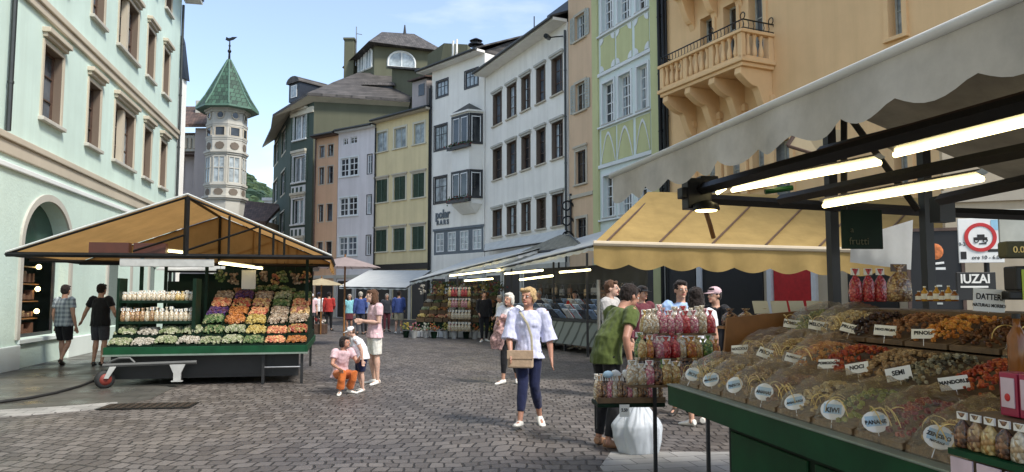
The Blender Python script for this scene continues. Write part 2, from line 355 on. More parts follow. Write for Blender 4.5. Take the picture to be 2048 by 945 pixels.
# ---------------------------------------------------------------- houses
class House:
    def __init__(s, name, A, B, label, cat='house', group=None):
        s.A = Vector((A[0], A[1], 0)); s.B = Vector((B[0], B[1], 0)); s.d = (s.B - s.A).normalized(); s.W = (s.B - s.A).length
        s.n = Vector((-s.d.y, s.d.x, 0))  # inward
        s.root = empty(name, s.A, math.atan2(s.d.y, s.d.x)); tag(s.root, label, cat, group)
    def px(s, x, y, off=0):
        a, b, c = ray(x, y); A = s.A + s.n * off
        t = (A.dot(s.n)) / (Vector((a, b, c)).dot(s.n))
        P = Vector((a, b, c)) * t
        return (P - A).dot(s.d), CH + c * t
    def cols(s, xs, y): return [tuple(s.px(x, y)[0] for x in p) for p in xs]
    def z(s, x, y): return s.px(x, y)[1]
def panel(mb, x0, x1, z0, z1, holes, depth, y=0.0, rev=None):
    """wall sheet at local y with holes (rect or arch) and reveals of the given depth; z1 may be a function of x"""
    top = z1 if callable(z1) else (lambda x: z1)
    bps = {x0, x1}
    for h in holes:
        bps |= {h[0], h[1]}
        if len(h) > 4:
            for i in range(1, 16): bps.add(h[0] + (h[1] - h[0]) * (1 - math.cos(math.pi * i / 16)) / 2)
    bps = sorted(b for b in bps if x0 - 1e-6 <= b <= x1 + 1e-6)
    def htop(h, x):
        if len(h) <= 4: return h[3]
        c = (h[0] + h[1]) / 2; r = (h[1] - h[0]) / 2; q = max(0, 1 - ((x - c) / r) ** 2)
        return h[3] + h[4] * (math.sqrt(q) if h[5:] != ('point',) else 1 - abs((x - c) / r) ** 1.6)
    for a, b in zip(bps, bps[1:]):
        if b - a < 1e-5: continue
        m = (a + b) / 2; hs = sorted([h for h in holes if h[0] < m < h[1]], key=lambda h: h[2]); pa = pb = z0
        for h in hs:
            if h[2] > min(pa, pb) + 1e-4: mb.quad((a, y, pa), (b, y, pb), (b, y, h[2]), (a, y, h[2]))
            pa, pb = htop(h, a), htop(h, b)
            mb.quad((a, y, pa), (b, y, pb), (b, y + depth, pb), (a, y + depth, pa))
        mb.quad((a, y, pa), (b, y, pb), (b, y, top(b)), (a, y, top(a)))
    for h in holes:
        mb.quad((h[0], y, h[2]), (h[0], y + depth, h[2]), (h[0], y + depth, h[3]), (h[0], y, h[3]))
        mb.quad((h[1], y, h[2]), (h[1], y, h[3]), (h[1], y + depth, h[3]), (h[1], y + depth, h[2]))
        mb.quad((h[0], y, h[2]), (h[1], y, h[2]), (h[1], y + depth, h[2]), (h[0], y + depth, h[2]))
def shell(h, z0, z1, holes, D, mat, depth=.2, name='wall', x0=0, x1=None):
    x1 = h.W if x1 is None else x1
    mb = MB(); panel(mb, x0, x1, z0, z1, holes, depth)
    mb.quad((x0, 0, z0), (x0, D, z0), (x0, D, z1), (x0, 0, z1)); mb.quad((x1, 0, z0), (x1, D, z0), (x1, D, z1), (x1, 0, z1))
    mb.quad((x0, D, z0), (x1, D, z0), (x1, D, z1), (x0, D, z1)); mb.quad((x0, 0, z1), (x1, 0, z1), (x1, D, z1), (x0, D, z1))
    return mb.build(name, mat, h.root)
def window(h, r, depth=.2, fm='whitewood', pane='glass', nx=2, nz_=2, fw=.055, bw=.03, sur=None, sill=None, hood=None, shut=None, rev=None, y=0.0, box=None, parent=None):
    x0, x1, z0, z1 = r[:4]; yb = y + depth
    f = MB(); yf = yb - .06
    f.box(x0, x0 + fw, yf, yb, z0, z1); f.box(x1 - fw, x1, yf, yb, z0, z1); f.box(x0 + fw, x1 - fw, yf + .002, yb, z0, z0 + fw); f.box(x0 + fw, x1 - fw, yf + .002, yb, z1 - fw, z1)
    for i in range(1, nx):
        c = x0 + (x1 - x0) * i / nx; k = bw * (1.6 if i * 2 == nx else 1); f.box(c - k / 2, c + k / 2, yf + .008, yb, z0 + fw, z1 - fw)
    for i in range(1, nz_):
        c = z0 + (z1 - z0) * i / nz_ + (.12 * (z1 - z0) if nz_ == 2 else 0); f.box(x0 + fw, x1 - fw, yf + .014, yb, c - bw / 2, c + bw / 2)
    wnd = f.build('window', M[fm], parent or h.root)
    if pane == 'glass': pane = random.choice(['glass', 'glass', 'glass3', 'glass2'])
    MB().quad((x0, yb - .012, z0), (x1, yb - .012, z0), (x1, yb - .012, z1), (x0, yb - .012, z1)).build('pane', M[pane], wnd)
    if pane in ('glass', 'glass3') and random.random() < .45:
        q = MB(); c_ = random.uniform(.18, .38) * (x1 - x0)
        for a_, b_ in ((x0 + fw, x0 + c_), (x1 - c_, x1 - fw)):
            vs = []
            for k in range(9): xx = a_ + (b_ - a_) * k / 8; yy = yb - .02 - .006 * (k % 2); vs += [(xx, yy, z0 + fw), (xx, yy, z1 - fw)]
            q.add(vs, [(2 * k, 2 * k + 2, 2 * k + 3, 2 * k + 1) for k in range(8)])
        q.build_each('curtain', M['curtain'], wnd)
    if rev:
        k = .004; q = MB(); q.box(x0 - .001, x0 + k, y + .002, yf, z0, z1); q.box(x1 - k, x1 + .001, y + .002, yf, z0, z1); q.box(x0 + k, x1 - k, y + .002, yf, z1 - k, z1 + .001); q.build('reveal', M[rev], wnd)
    if sur:
        mt, sw, sp = sur; q = MB(); q.box(x0 - sw, x0, y - sp, y + .01, z0, z1 + sw); q.box(x1, x1 + sw, y - sp, y + .01, z0, z1 + sw); q.box(x0, x1, y - sp, y + .01, z1, z1 + sw)
        if not sill: q.box(x0 - sw, x1 + sw, y - sp, y + .01, z0 - sw, z0)
        q.build('surround', M[mt], wnd)
    if sill:
        mt, e, hh, p = sill; MB().box(x0 - e, x1 + e, y - p, y + .03, z0 - hh, z0 + .002).build('sill', M[mt], wnd, bevel=.012)
    if hood:
        mt, e, up, hh, p = hood; q = MB(); q.box(x0 - e, x1 + e, y - p, y + .01, z1 + up, z1 + up + hh); q.box(x0 - e + .05, x1 + e - .05, y - p * .6, y + .01, z1 + up - hh * .8, z1 + up - .002); q.build('hood', M[mt], wnd, bevel=.015)
    if shut:
        mt, ww = shut
        for sgn, xe in ((-1, x0), (1, x1)):
            q = MB(); a, b = (xe - ww, xe - .02) if sgn < 0 else (xe + .02, xe + ww)
            q.box(a, a + .05, y - .06, y - .02, z0, z1); q.box(b - .05, b, y - .06, y - .02, z0, z1); nsl = max(4, int((z1 - z0) / .12))
            for i in range(nsl + 1):
                zc = z0 + (z1 - z0 - .05) * i / nsl; q.add([(a + .05, y - .025, zc), (b - .05, y - .025, zc), (b - .05, y - .055, zc + .085), (a + .05, y - .055, zc + .085)], [(0, 1, 2, 3)])
            q.build('shutter', M[mt], wnd)
    if box: flowerbox(wnd, x0, x1, y, z0)
    return wnd
def flowerbox(par, x0, x1, y, z0):
    b = MB().box(x0 - .08, x1 + .08, y - .25, y - .02, z0 - .32, z0 - .1).build('flower_box', M['darkwood'], par)
M['leafd'] = island('dark_leaves', [(.02, .05, .015), (.06, .11, .03), (.035, .07, .02), (.25, .03, .03)], .6)
def geraniums(h, x0, x1, y, z0):
    q = MB()
    for i in range(150):
        c = Vector((random.uniform(x0 - .1, x1 + .1), y - .14 + random.gauss(0, .08), z0 - .08 + random.gauss(0, .09)))
        a = Vector((random.gauss(0, 1), random.gauss(0, 1), random.gauss(0, 1))).normalized() * .06; b_ = a.orthogonal().normalized() * .045
        q.add([c - a, c + b_, c + a, c - b_], [(0, 1, 2, 3)])
    o = q.build('flowers', M['leafd'], h.root); return o
def eave(h, z, mat='darkwood', over=.55, th=.14, soffit='whitew', x0=None, x1=None, roofm='slate', D=6, rise=.5, gut=True, overL=0, overR=0):
    """eaves board, gutter and tiled slope rising away from the street"""
    a = -overL if x0 is None else x0; b = h.W + overR if x1 is None else x1
    MB().box(a, b, -over, 0, z, z + th).build('soffit', M[soffit], h.root)
    r = MB(); zt = z + th + .003
    r.prism([(a, -over - .05, zt), (b, -over - .05, zt), (b, D / 2, zt + rise * D / 2), (a, D / 2, zt + rise * D / 2)], (0, 0, .09))
    r.prism([(a, D / 2, zt + rise * D / 2), (b, D / 2, zt + rise * D / 2), (b, D + .3, zt), (a, D + .3, zt)], (0, 0, .09))
    r.prism([(a + .3, 0, zt), (a + .3, D / 2, zt + rise * D / 2 - .02), (a + .3, D, zt)], (b - a - .6, 0, 0))
    ro = r.build('roof', M[roofm], h.root)
    if gut: MB().tube([(a, -over - .1, z + th - .02), (b, -over - .1, z + th - .02)], .075, 8).build('gutter', M['zinc'], h.root)
    return ro
def pipe(h, x, z0, z1, y=-.09, r=.055, m='zinc', bend=0):
    p = [(x, y, z0), (x, y, z1)]
    if bend: p += [(x, y - bend, z1 + bend * .8)]
    q = MB().tube(p, r, 8)
    k = z0 + 1
    while k < z1: q.lathe((x, y, k), [(r + .012, 0), (r + .012, .05)], 8); k += 2.2
    return q.build('downpipe', M[m], h.root)
# ---- mint building on the left
h = House('mint_house', (-8.85, 7.65), (-13.98, 30.9), 'long mint green building with brown framed windows and an arched shop on the left', 'building')
zc = 4.85; Z2 = 8.25
c5 = [h.cols([(84, 123)], 172)[0], h.cols([(174, 199)], 235)[0], h.cols([(227, 267)], 280)[0], h.cols([(286, 301)], 310)[0], h.cols([(319, 331)], 330)[0]]
rA0 = h.z(103, 247); rA1 = h.z(103, 99); rB0 = h.z(192, 40); rC0 = h.z(335, 22)
dz = rA1 - rA0
holes = []
for c in c5:
    holes.append((c[0], c[1], rA0, rA1)); holes.append((c[0], c[1], rB0, rB0 + dz))
near = (c5[0][0] - 4.2, c5[0][0] - 3.0)
holes += [(near[0], near[1], rA0, rA1), (near[0], near[1], rB0, rB0 + dz)]
top3 = [(c[0], c[1], rC0, rC0 + 1.1) for c in c5]
holes += top3
a0, a1 = h.cols([(35, 131)], 560)[0]; az0 = h.z(60, 676); azs = h.z(120, 500); azt = h.z(84, 401)
arch = (a0, a1, az0, azs, azt - azs)
ar2 = (a0 - 5.2, a1 - 5.2, az0, azs, azt - azs)
mtop = 14.3
mb = MB(); panel(mb, 0, h.W, zc, mtop, holes, .24)
mb.quad((h.W, 0, zc), (h.W, 11, zc), (h.W, 11, mtop), (h.W, 0, mtop)); mb.quad((0, 0, 0), (0, 11, 0), (0, 11, mtop), (0, 0, mtop)); mb.quad((0, 11, 0), (h.W, 11, 0), (h.W, 11, mtop), (0, 11, mtop))
wl = mb.build('upper_wall', M['mint'], h.root)
mb = MB(); panel(mb, 0, h.W, 0, zc, [arch, (a1 + 3.2, a1 + 5.6, az0, azs, azt - azs), (a1 + 8, a1 + 10.4, az0, azs, azt - azs)], .38, y=-.06)
mb.quad((h.W, -.06, 0), (h.W, 11, 0), (h.W, 11, zc), (h.W, -.06, zc)); mb.quad((0, -.06, zc), (h.W, -.06, zc), (h.W, .1, zc), (0, .1, zc))
mb.build('ground_floor_wall', M['mint_low'], h.root)
q = MB(); q.box(0, h.W + .05, -.16, .0, zc - .05, zc + .1); q.box(0, h.W + .03, -.11, 0, zc - .34, zc - .052); q.build('cornice', M['sand'], h.root, bevel=.02)
MB().box(0, h.W + .02, -.13, -.05, zc - .62, zc - .5).build('white_band', M['trimw'], h.root, bevel=.02)
q = MB(); q.box(0, h.W + .04, -.13, .0, Z2, Z2 + .16); q.box(0, h.W + .02, -.08, 0, Z2 - .2, Z2 - .002); q.build_each('string_course', M['sand'], h.root, bevel=.02)
# base band
q = MB(); q.box(0, a0 - .02, -.14, -.055, 0, .52); q.box(a1 + .02, a1 + 3.18, -.14, -.055, 0, .52); q.box(a1 + 5.62, a1 + 7.98, -.14, -.055, 0, .52); q.box(a1 + 10.42, h.W, -.14, -.055, 0, .52); q.build_each('plinth', M['pale'], h.root, bevel=.02)
# arch surround
def arch_surround(h, A, w_, mat, y=-.06, p=.05, name='arch_surround'):
    q = MB(); c = (A[0] + A[1]) / 2; r = (A[1] - A[0]) / 2; inn = []; out = []
    inn.append((A[0], A[2])); out.append((A[0] - w_, A[2]))
    for i in range(25):
        th = math.pi * (1 - i / 24); inn.append((c + r * math.cos(th), A[3] + A[4] * math.sin(th))); out.append((c + (r + w_) * math.cos(th), A[3] + (A[4] + w_) * math.sin(th)))
    inn.append((A[1], A[2])); out.append((A[1] + w_, A[2]))
    for (i0, i1, o1, o0) in zip(inn, inn[1:], out[1:], out):
        q.prism([(i0[0], y - p, i0[1]), (i1[0], y - p, i1[1]), (o1[0], y - p, o1[1]), (o0[0], y - p, o0[1])], (0, p, 0))
    return q.build(name, mat, h.root)
arch_surround(h, arch, .16, M['stone'])
# shop window in the arch
sw = empty('shop_window', (0, 0, 0)); sw.parent = h.root
yb = .3
q = MB(); ac = (a0 + a1) / 2
for xx in (a0 + .02, a1 - .08): q.box(xx, xx + .06, yb - .06, yb, az0, azs)
q.box(a0 + .08, a1 - .08, yb - .058, yb, azs - .08, azs + .04); q.box(a0 + .08, a1 - .08, yb - .058, yb, az0, az0 + .08); q.build('frame', M['darkwood'], sw)
q = MB(); pts = [(a0, yb, azs + .04)] + [(ac + (a1 - a0) / 2 * math.cos(math.pi * (1 - i / 20)), yb, azs + .04 + azt * 0 + (azt - azs) * math.sin(math.pi * i / 20)) for i in range(1, 20)] + [(a1, yb, azs + .04)]
q.add(pts, [tuple(range(len(pts)))]); q.build('fanlight', simple('green_glass', (.02, .07, .05), .15), sw)
MB().box(a0 - .1, a1 + .1, yb + .8, yb + .9, az0 - .3, azt + .1).build('shop_back', M['stone_d'], sw)
MB().box(a0, a1, yb, yb + .8, az0 - .06, az0 - .01).build('display_floor', M['wood'], sw)
MB().box(a0 - .05, a1 + .05, -.12, yb, az0 - .1, az0 - .002).build('sill', M['pale'], sw, bevel=.01)
# striped shop awning stub and goods inside window
for k in range(4):
    zz = az0 + .02 + k * .42
    sh = MB().box(a0 + .15, a1 - .15, yb + .25, yb + .65, zz + .36, zz + .385).build('shelf', M['wood'], sw)
    q = MB()
    for j in range(9):
        x_ = a0 + .25 + j * (a1 - a0 - .5) / 8.5
        q.box(x_, x_ + random.uniform(.08, .17), yb + .3, yb + .5, zz, zz + random.uniform(.08, .28))
    q.build_each('display_goods', island('shop_goods', [(.45, .3, .16), (.6, .55, .45), (.15, .08, .05), (.5, .12, .08), (.25, .16, .08)]), sw)
q = MB()
for zz in (1.2, 1.75, 2.3): q.ball((a1 - .35, yb + .2, zz), .06)
q.build_each('shop_lamp', M['bulb'], sw)
for A2 in ((a1 + 3.2, a1 + 5.6, az0, azs, azt - azs), (a1 + 8, a1 + 10.4, az0, azs, azt - azs)):
    arch_surround(h, A2, .16, M['stone'])
    w2 = MB().quad((A2[0], .3, A2[2]), (A2[1], .3, A2[2]), (A2[1], .3, A2[3] + A2[4]), (A2[0], .3, A2[3] + A2[4])).build('arched_window', M['glass'], h.root)
    q = MB(); q.box(A2[0], A2[1], .24, .29, azs - .05, azs + .05); q.box((A2[0] + A2[1]) / 2 - .04, (A2[0] + A2[1]) / 2 + .04, .24, .288, A2[2], A2[3]); q.build('frame', M['whitewood'], w2)
for i, c in enumerate(c5 + [near]):
    for k, (z0_, z1_) in enumerate(((rA0, rA1), (rB0, rB0 + dz), (rC0, rC0 + 1.1))):
        if i == 5 and k == 2: continue
        dbl = (c[1] - c[0]) > 1.5
        wv = window(h, (c[0], c[1], z0_, z1_), .24, 'brownwood', 'glass', 4 if dbl else 2, 3, sur=('sand', .09, .035), sill=('stone', .15, .09, .12), hood=('sand', .15, .24, .12, .18) if k < 2 else None, rev='reveal')
        if dbl: m_ = (c[0] + c[1]) / 2; MB().box(m_ - .11, m_ + .11, .02, .2, z0_, z1_).build('mullion', M['sand'], wv)
pipe(h, h.px(10, 200)[0], zc + .15, 13.8); pipe(h, h.W - .12, .1, 13.8)
r_ = MB(); r_.prism([(-.3, -.75, mtop), (h.W + .7, -.75, mtop), (h.W + .7, 5.6, mtop + 3.4), (-.3, 5.6, mtop + 3.4)], (0, 0, .16)); r_.prism([(-.3, 5.6, mtop + 3.4), (h.W + .7, 5.6, mtop + 3.4), (h.W + .7, 11.6, mtop), (-.3, 11.6, mtop)], (0, 0, .16)); r_.build('roof', M['copper'], h.root)
MB().prism([(h.W, 0, mtop), (h.W, 5.5, mtop + 3.2), (h.W, 11, mtop)], (-.2, 0, 0)).build('gable', M['mint'], h.root)
MB().box(-.3, h.W + .7, -.7, 0, mtop - .12, mtop - .003).build('soffit', M['whitew'], h.root)
# cream neighbour nearer the camera, only a sliver in view
hc = House('cream_house', (-5.0, -9.8), (-8.83, 7.55), 'cream plastered house at the far left edge joined to the mint building', 'building')
shell(hc, 0, 14, [(3 + i * 3, 4.1 + i * 3, zz, zz + 1.9) for i in range(4) for zz in (5.6, 9.2)], 9, M['cream'], .3)
for i in range(4):
    for zz in (5.6, 9.2): window(hc, (3 + i * 3, 4.1 + i * 3, zz, zz + 1.9), .3, sur=('sand', .12, .04))
eave(hc, 14, D=9)

# ---- white house with brown windows
def rows(h, cx, ref, fr): return [(h.z(cx, b), h.z(cx, t)) for t, b in ref]
h = House('white_house', (-1.57, 43.6), (2.6, 34.5), 'tall white house with three rows of five brown framed windows', 'building')
cs = h.cols([(987, 1003), (1015, 1032), (1044, 1060), (1074, 1090), (1105, 1125)], 260)
rw = rows(h, 1115, [(114, 188), (244, 317), (389, 452)], 0)
H1 = h.px(1130, 47)[1]
hl = [(c[0], c[1], z0, z1) for c in cs for z0, z1 in rw]
shell(h, 0, H1, hl, 7, M['white'], .22)
for r in hl: window(h, r, .22, 'brownwood', 'glass', 2, 3, sur=('stone_d', .07, .02), sill=('sand', .15, .08, .1), hood=('stone', .16, .1, .12, .14), rev='reveal')
eave(h, H1, over=.75, D=7, soffit='white')
# roof hatch and thin mast
q = MB().box(h.W * .62, h.W * .92, .9, 2.6, H1 + .5, H1 + 1.75); q.build('roof_hatch', M['copper'], h.root)
MB().tube([(h.W * .55, .5, H1 + .3), (h.W * .55, .5, H1 + 1.9)], .03, 6).build('mast', M['iron'], h.root)
pipe(h, h.W - .06, .1, H1 - .4)
# security camera pair near the top
q = MB(); zz = h.z(1110, 85); q.tube([(h.W - .3, -.05, zz), (h.W - .9, -.55, zz + .05)], .03, 6); q.tube([(h.W - 1.0, -.45, zz + .08), (h.W - .55, -.85, zz - .02)], .12, 8); q.build('floodlight', M['iron'], h.root)
# ground floor: openings
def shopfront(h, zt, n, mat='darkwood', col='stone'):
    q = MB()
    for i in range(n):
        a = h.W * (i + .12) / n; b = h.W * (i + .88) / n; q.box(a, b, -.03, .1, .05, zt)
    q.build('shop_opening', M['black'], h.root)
    q = MB()
    for i in range(n + 1): a = h.W * i / n; q.box(a - .12, a + .12, -.08, 0, 0, zt + .2)
    q.box(0, h.W, -.1, -.001, zt + .2, zt + .42); q.build('shop_pillars', M[col], h.root)
shopfront(h, 2.7, 4)

# ---- white house with bay
h = House('bay_house', (-5.17, 47.6), (-1.62, 43.66), 'pale blue white house with a two storey bay window and dark blue frames', 'building')
H1 = h.px(900, 132)[1]
t1 = h.cols([(873, 896), (930, 956)], 175); tz = (h.z(885, 193), h.z(885, 161))
m1 = h.cols([(869, 894)], 275)[0]; mz = [(h.z(881, 300), h.z(881, 251)), (h.z(881, 406), h.z(881, 354))]
gz = (h.z(915, 508), h.z(915, 459)); gx = h.cols([(868, 967)], 485)[0]
hl = [(c[0], c[1], *tz) for c in t1] + [(m1[0], m1[1], *z) for z in mz] + [(gx[0], gx[1], *gz)]
shell(h, 0, H1, hl, 7, M['white'], .15)
for i, r in enumerate(hl[:-1]): window(h, r, .1, 'darkwood' if i < 4 else 'whitewood', 'glass', 3 if i < 2 else 2, 2, fw=.09, bw=.05, sur=('darkwood', .07, .03))
for r in hl[:4]:
    q = MB(); x0, x1, z0, z1 = r
    for k in range(3):
        a = x0 + .12 + (x1 - x0 - .2) * k / 3; q.box(a, a + (x1 - x0) / 3 - .13, .06, .075, z0 + .12, z1 - .12)
    q.build('white_curtain', M['curtain'], h.root)
gw = (gx[1] - gx[0]) / 4
q = MB(); q.box(gx[0] - .06, gx[1] + .06, -.06, .0, gz[1], gz[1] + .14); q.build('shop_fascia', M['bluegrey'], h.root)
for i in range(4): 
    a = gx[0] + i * gw; window(h, (a + .2, a + gw - .2, gz[0] + .18, gz[1] - .12), .1, 'whitewood', 'curtain', 2, 3, fw=.06, y=-.03)
q = MB()
for i in range(5): a = gx[0] + i * gw; q.box(max(gx[0], a - .2), min(gx[1], a + .2), .0, .1, gz[0], gz[1])
q.box(gx[0], gx[1], .002, .1, gz[0], gz[0] + .18); q.box(gx[0], gx[1], .002, .1, gz[1] - .12, gz[1]); q.build('dark_panelling', M['bluegrey'], h.root)
# oriel bay
ox = h.cols([(917, 965)], 320)[0]; oz0 = h.z(940, 428); oz1 = h.z(940, 232); P = .75
bz = [(h.z(940, 292), h.z(940, 238)), (h.z(940, 398), h.z(940, 348))]
ori = empty('bay_window'); ori.parent = h.root
def orpts(e=0, p=0): return [(ox[0] - e, 0), (ox[0] + .32 - e * .6, -P - p), (ox[1] - .32 + e * .6, -P - p), (ox[1] + e, 0)]
q = MB(); pts = orpts(); q.prism([(a, b, oz0 + .5) for a, b in pts], (0, 0, oz1 - oz0 - .5)); 
q.add([(a, b, oz0 + .5) for a, b in pts] + [(ox[0] + .5, -.15, oz0), (ox[1] - .5, -.15, oz0), (ox[1] - .5, 0, oz0), (ox[0] + .5, 0, oz0)], [(0, 1, 4), (1, 2, 5, 4), (2, 3, 5), (4, 5, 6, 7), (0, 4, 7), (3, 6, 5)])
q.build('bay_wall', M['whitew'], ori)
q = MB(); q.prism([(a, b, oz1) for a, b in orpts(.12, .15)], (0, 0, .1)); q.build('bay_cornice', M['whitew'], ori)
q = MB(); pp = [Vector((a, b, oz1 + .1)) for a, b in orpts(.06, .1)]; ap = Vector(((ox[0] + ox[1]) / 2, -.1, oz1 + .75)); q.add(pp + [ap], [(0, 1, 4), (1, 2, 4), (2, 3, 4)]); q.build('bay_roof', M['zinc'], ori)
for z0, z1 in bz:
    for seg in range(3):
        (ax_, ay), (bx_, by) = pts[seg], pts[seg + 1]; u = Vector((bx_ - ax_, by - ay, 0)); ln = u.length; u.normalize(); nn = Vector((u.y, -u.x, 0)) * .02
        O = Vector((ax_, ay, 0)) + nn
        def pt(s, z, o=0): p = O + u * s + nn * o; return (p.x, p.y, z)
        f = MB()
        nb = 2 if seg == 1 else 1
        e = .05
        for s0 in [e + (ln - 2 * e) * k / nb for k in range(nb + 1)]: f.prism([pt(s0 - .045, z0), pt(s0 + .045, z0), pt(s0 + .045, z1), pt(s0 - .045, z1)], nn * 2)
        for zz in (z0 - .09, z1): f.prism([pt(0, zz), pt(ln, zz), pt(ln, zz + .09), pt(0, zz + .09)], nn * 2.4)
        wn = f.build('casement', M['darkwood'], ori)
        MB().quad(pt(0, z0, .2), pt(ln, z0, .2), pt(ln, z1, .2), pt(0, z1, .2)).build('pane', M['glass'], wn)
        g_ = MB()
        for k in range(nb):
            a = e + (ln - 2 * e) * k / nb; b_ = e + (ln - 2 * e) * (k + 1) / nb
            for s0 in (a + .07, b_ - .07 - .05): g_.prism([pt(s0, z0 + .05, .4), pt(s0 + .05, z0 + .05, .4), pt(s0 + .05, z1 - .05, .4), pt(s0, z1 - .05, .4)], nn)
            g_.prism([pt(a + .07, z1 - .12, .4), pt(b_ - .07, z1 - .12, .4), pt(b_ - .07, z1 - .07, .4), pt(a + .07, z1 - .07, .4)], nn)
        g_.build('sash', M['whitewood'], wn)
    fb = MB().box(ox[0] + .1, ox[1] - .1, -P - .24, -P - .03, z0 - .3, z0 - .12).build('flower_box', M['darkwood'], ori)
    geraniums(h, ox[0] + .1, ox[1] - .1, -P, z0 + .02).parent = ori
tx = h.px(886, 432); text_mesh('sign_letters', 'polar', .75, M['bluegrey'], h.root, (tx[0], -.04, tx[1] + .08), (R(90), 0, 0), ext=.02, bold=.02, sx=.95)
tx = h.px(886, 443); text_mesh('sign_letters', 'B A R S', .42, M['bluegrey'], h.root, (tx[0], -.04, tx[1] - .08), (R(90), 0, 0), ext=.02, bold=.015, sx=.95)
eave(h, H1, over=.6, D=7, soffit='whitew', overL=.9)
pipe(h, .02, .1, H1 - .9, m='iron')
shopfront(h, 2.6, 3)
# cowl chimney on its roof
ch = empty('chimney'); ch.parent = h.root; cx_ = h.px(952, 100, 1.2)[0]; cz_ = h.px(952, 108, 1.2)[1]
q = MB(); q.lathe((cx_, 1.2, cz_ - .5), [(.22, 0), (.22, 1.0), (.5, 1.02), (.5, 1.1), (.2, 1.15), (.2, 1.3), (.42, 1.32), (.1, 1.5)], 12); q.build('cowl', M['iron'], ch)
p1 = h.px(906, 120, 2.0); q = MB()
for dx in (0, .4): q.tube([(p1[0] - .3 + dx, 2.0, p1[1] - .6), (p1[0] - .15 + dx, 2.0, p1[1]), (p1[0] + dx, 2.0, p1[1] + .4), (p1[0] + dx, 2.0, p1[1] + 1.3)], .07, 8)
q.build('flue_pipe', M['whitew'], h.root)

# ---- yellow house
h = House('yellow_house', (-9.5, 51.65), (-5.22, 47.65), 'mustard yellow house with three rows of three green shuttered windows', 'building')
H1 = h.px(800, 236)[1]
cs = h.cols([(753, 774), (789, 812), (828, 849)], 280); cs2 = h.cols([(752, 775), (788, 811), (825, 849)], 375)
rw = rows(h, 838, [(247, 288), (347, 395), (453, 499)], 0)
hl = [(c[0] , c[1] , z0, z1) for z0, z1 in rw for c in (cs if z0 == rw[0][0] else cs2)]
shell(h, 0, H1, hl, 5, M['yellow'], .15)
for i, r in enumerate(hl):
    if i < 3: window(h, r, .14, 'greywood', 'curtain', 2, 1, sur=('cream', .14, .03), sill=('cream', .2, .08, .1))
    else:
        wv = window(h, r, .14, 'greenshut', 'glass', 2, 1, sur=('cream', .12, .03), sill=('cream', .18, .08, .1), hood=('sand', .2, .14, .1, .12))
        x0, x1, z0, z1 = r; q = MB()
        for k in range(int((z1 - z0) / .09)):
            zz = z0 + .03 + k * .09; q.add([(x0 + .03, .06, zz), (x1 - .03, .06, zz), (x1 - .03, .02, zz + .075), (x0 + .03, .02, zz + .075)], [(0, 1, 2, 3)])
        q.box((x0 + x1) / 2 - .04, (x0 + x1) / 2 + .04, .0, .06, z0, z1); q.build('shutter', M['greenshut'], wv)
eave(h, H1, over=.45, D=4.5, soffit='sand', roofm='copper', rise=.25)
pipe(h, h.W - .05, .1, H1 + 1.4, m='iron'); pipe(h, .08, .1, H1 - .3, m='iron')
MB().box(0, h.W, -.12, 0, h.z(800, 540), h.z(800, 528)).build('shop_cornice', M['iron'], h.root)
shopfront(h, 2.6, 3)
# small dormer structure behind its gutter
dz_ = h.px(838, 210, 1.2)
dm = empty('dormer'); dm.parent = h.root
MB().box(dz_[0] - .5, dz_[0] + 1.0, 1.0, 2.4, H1 + .1, dz_[1] + 1.6).build('wall', M['pinkgrey'], dm); MB().prism([(dz_[0] - .7, .7, dz_[1] + 1.62), (dz_[0] + 1.2, .7, dz_[1] + 1.62), (dz_[0] + 1.2, 2.6, dz_[1] + 2.0), (dz_[0] - .7, 2.6, dz_[1] + 2.0)], (0, 0, .1)).build('roof', M['redtile'], dm)
MB().box(dz_[0] + .2, dz_[0] + .8, .97, 1.0, dz_[1] + .5, dz_[1] + 1.3).build('window', M['glass'], dm)

# ---- lilac house
h = House('lilac_house', (-12.62, 53.85), (-9.55, 51.7), 'narrow lilac grey house with white crossed windows between the orange and yellow houses', 'building')
H1 = h.px(710, 262)[1]
xw = h.cols([(681, 716)], 333)[0]; xs = h.cols([(735, 744)], 333)[0]
zr = [(h.z(698, 353), h.z(698, 316)), (h.z(698, 432), h.z(698, 395)), (h.z(695, 512), h.z(695, 474))]; zt = (h.z(698, 289), h.z(698, 276))
xt = h.cols([(686, 696), (700, 714)], 283)
hl = [(xw[0], xw[1], *z) for z in zr]; hs = [(xs[0], xs[1], *z) for z in zr]; ht = [(c[0], c[1], *zt) for c in xt]
shell(h, 0, H1, hl + hs + ht, 4.5, M['lilac'], .14)
for r in hl:
    wv = window(h, r, .1, 'whitewood', 'glass', 4, 3, fw=.08, bw=.055, sur=('trimw', .1, .03), sill=('trimw', .14, .07, .08)); m_ = (r[0] + r[1]) / 2; MB().box(m_ - .07, m_ + .07, -.01, .09, r[2], r[3]).build('mullion', M['trimw'], wv)
for r in hs + ht: window(h, r, .12, 'whitewood', 'glass', 2, 2, sur=('darkwood', .05, .02) if r in hs else None)
eave(h, H1, over=.4, D=4, soffit='trimw', roofm='copper', rise=.2); shopfront(h, 2.6, 2)
# ---- small orange house
h = House('orange_house', (-14.62, 55.3), (-12.66, 53.9), 'narrow dull orange house with paired brown windows beside the dark green building', 'building')
H1 = h.px(650, 276)[1]
cs = h.cols([(638, 648), (655, 666)], 350); hl = [(c[0], c[1], h.z(652, b), h.z(652, t)) for t, b in ((291, 314), (334, 368), (409, 443), (484, 518)) for c in cs]
shell(h, 0, H1, hl, 4.5, M['orange'], .16)
for r in hl: window(h, r, .15, 'brownwood', 'glass', 1, 2, sur=('sand', .07, .02))
eave(h, H1, over=.5, D=4, soffit='brownwood', roofm='copper', rise=.2); pipe(h, .05, .1, H1, m='brownwood'); shopfront(h, 2.6, 1)

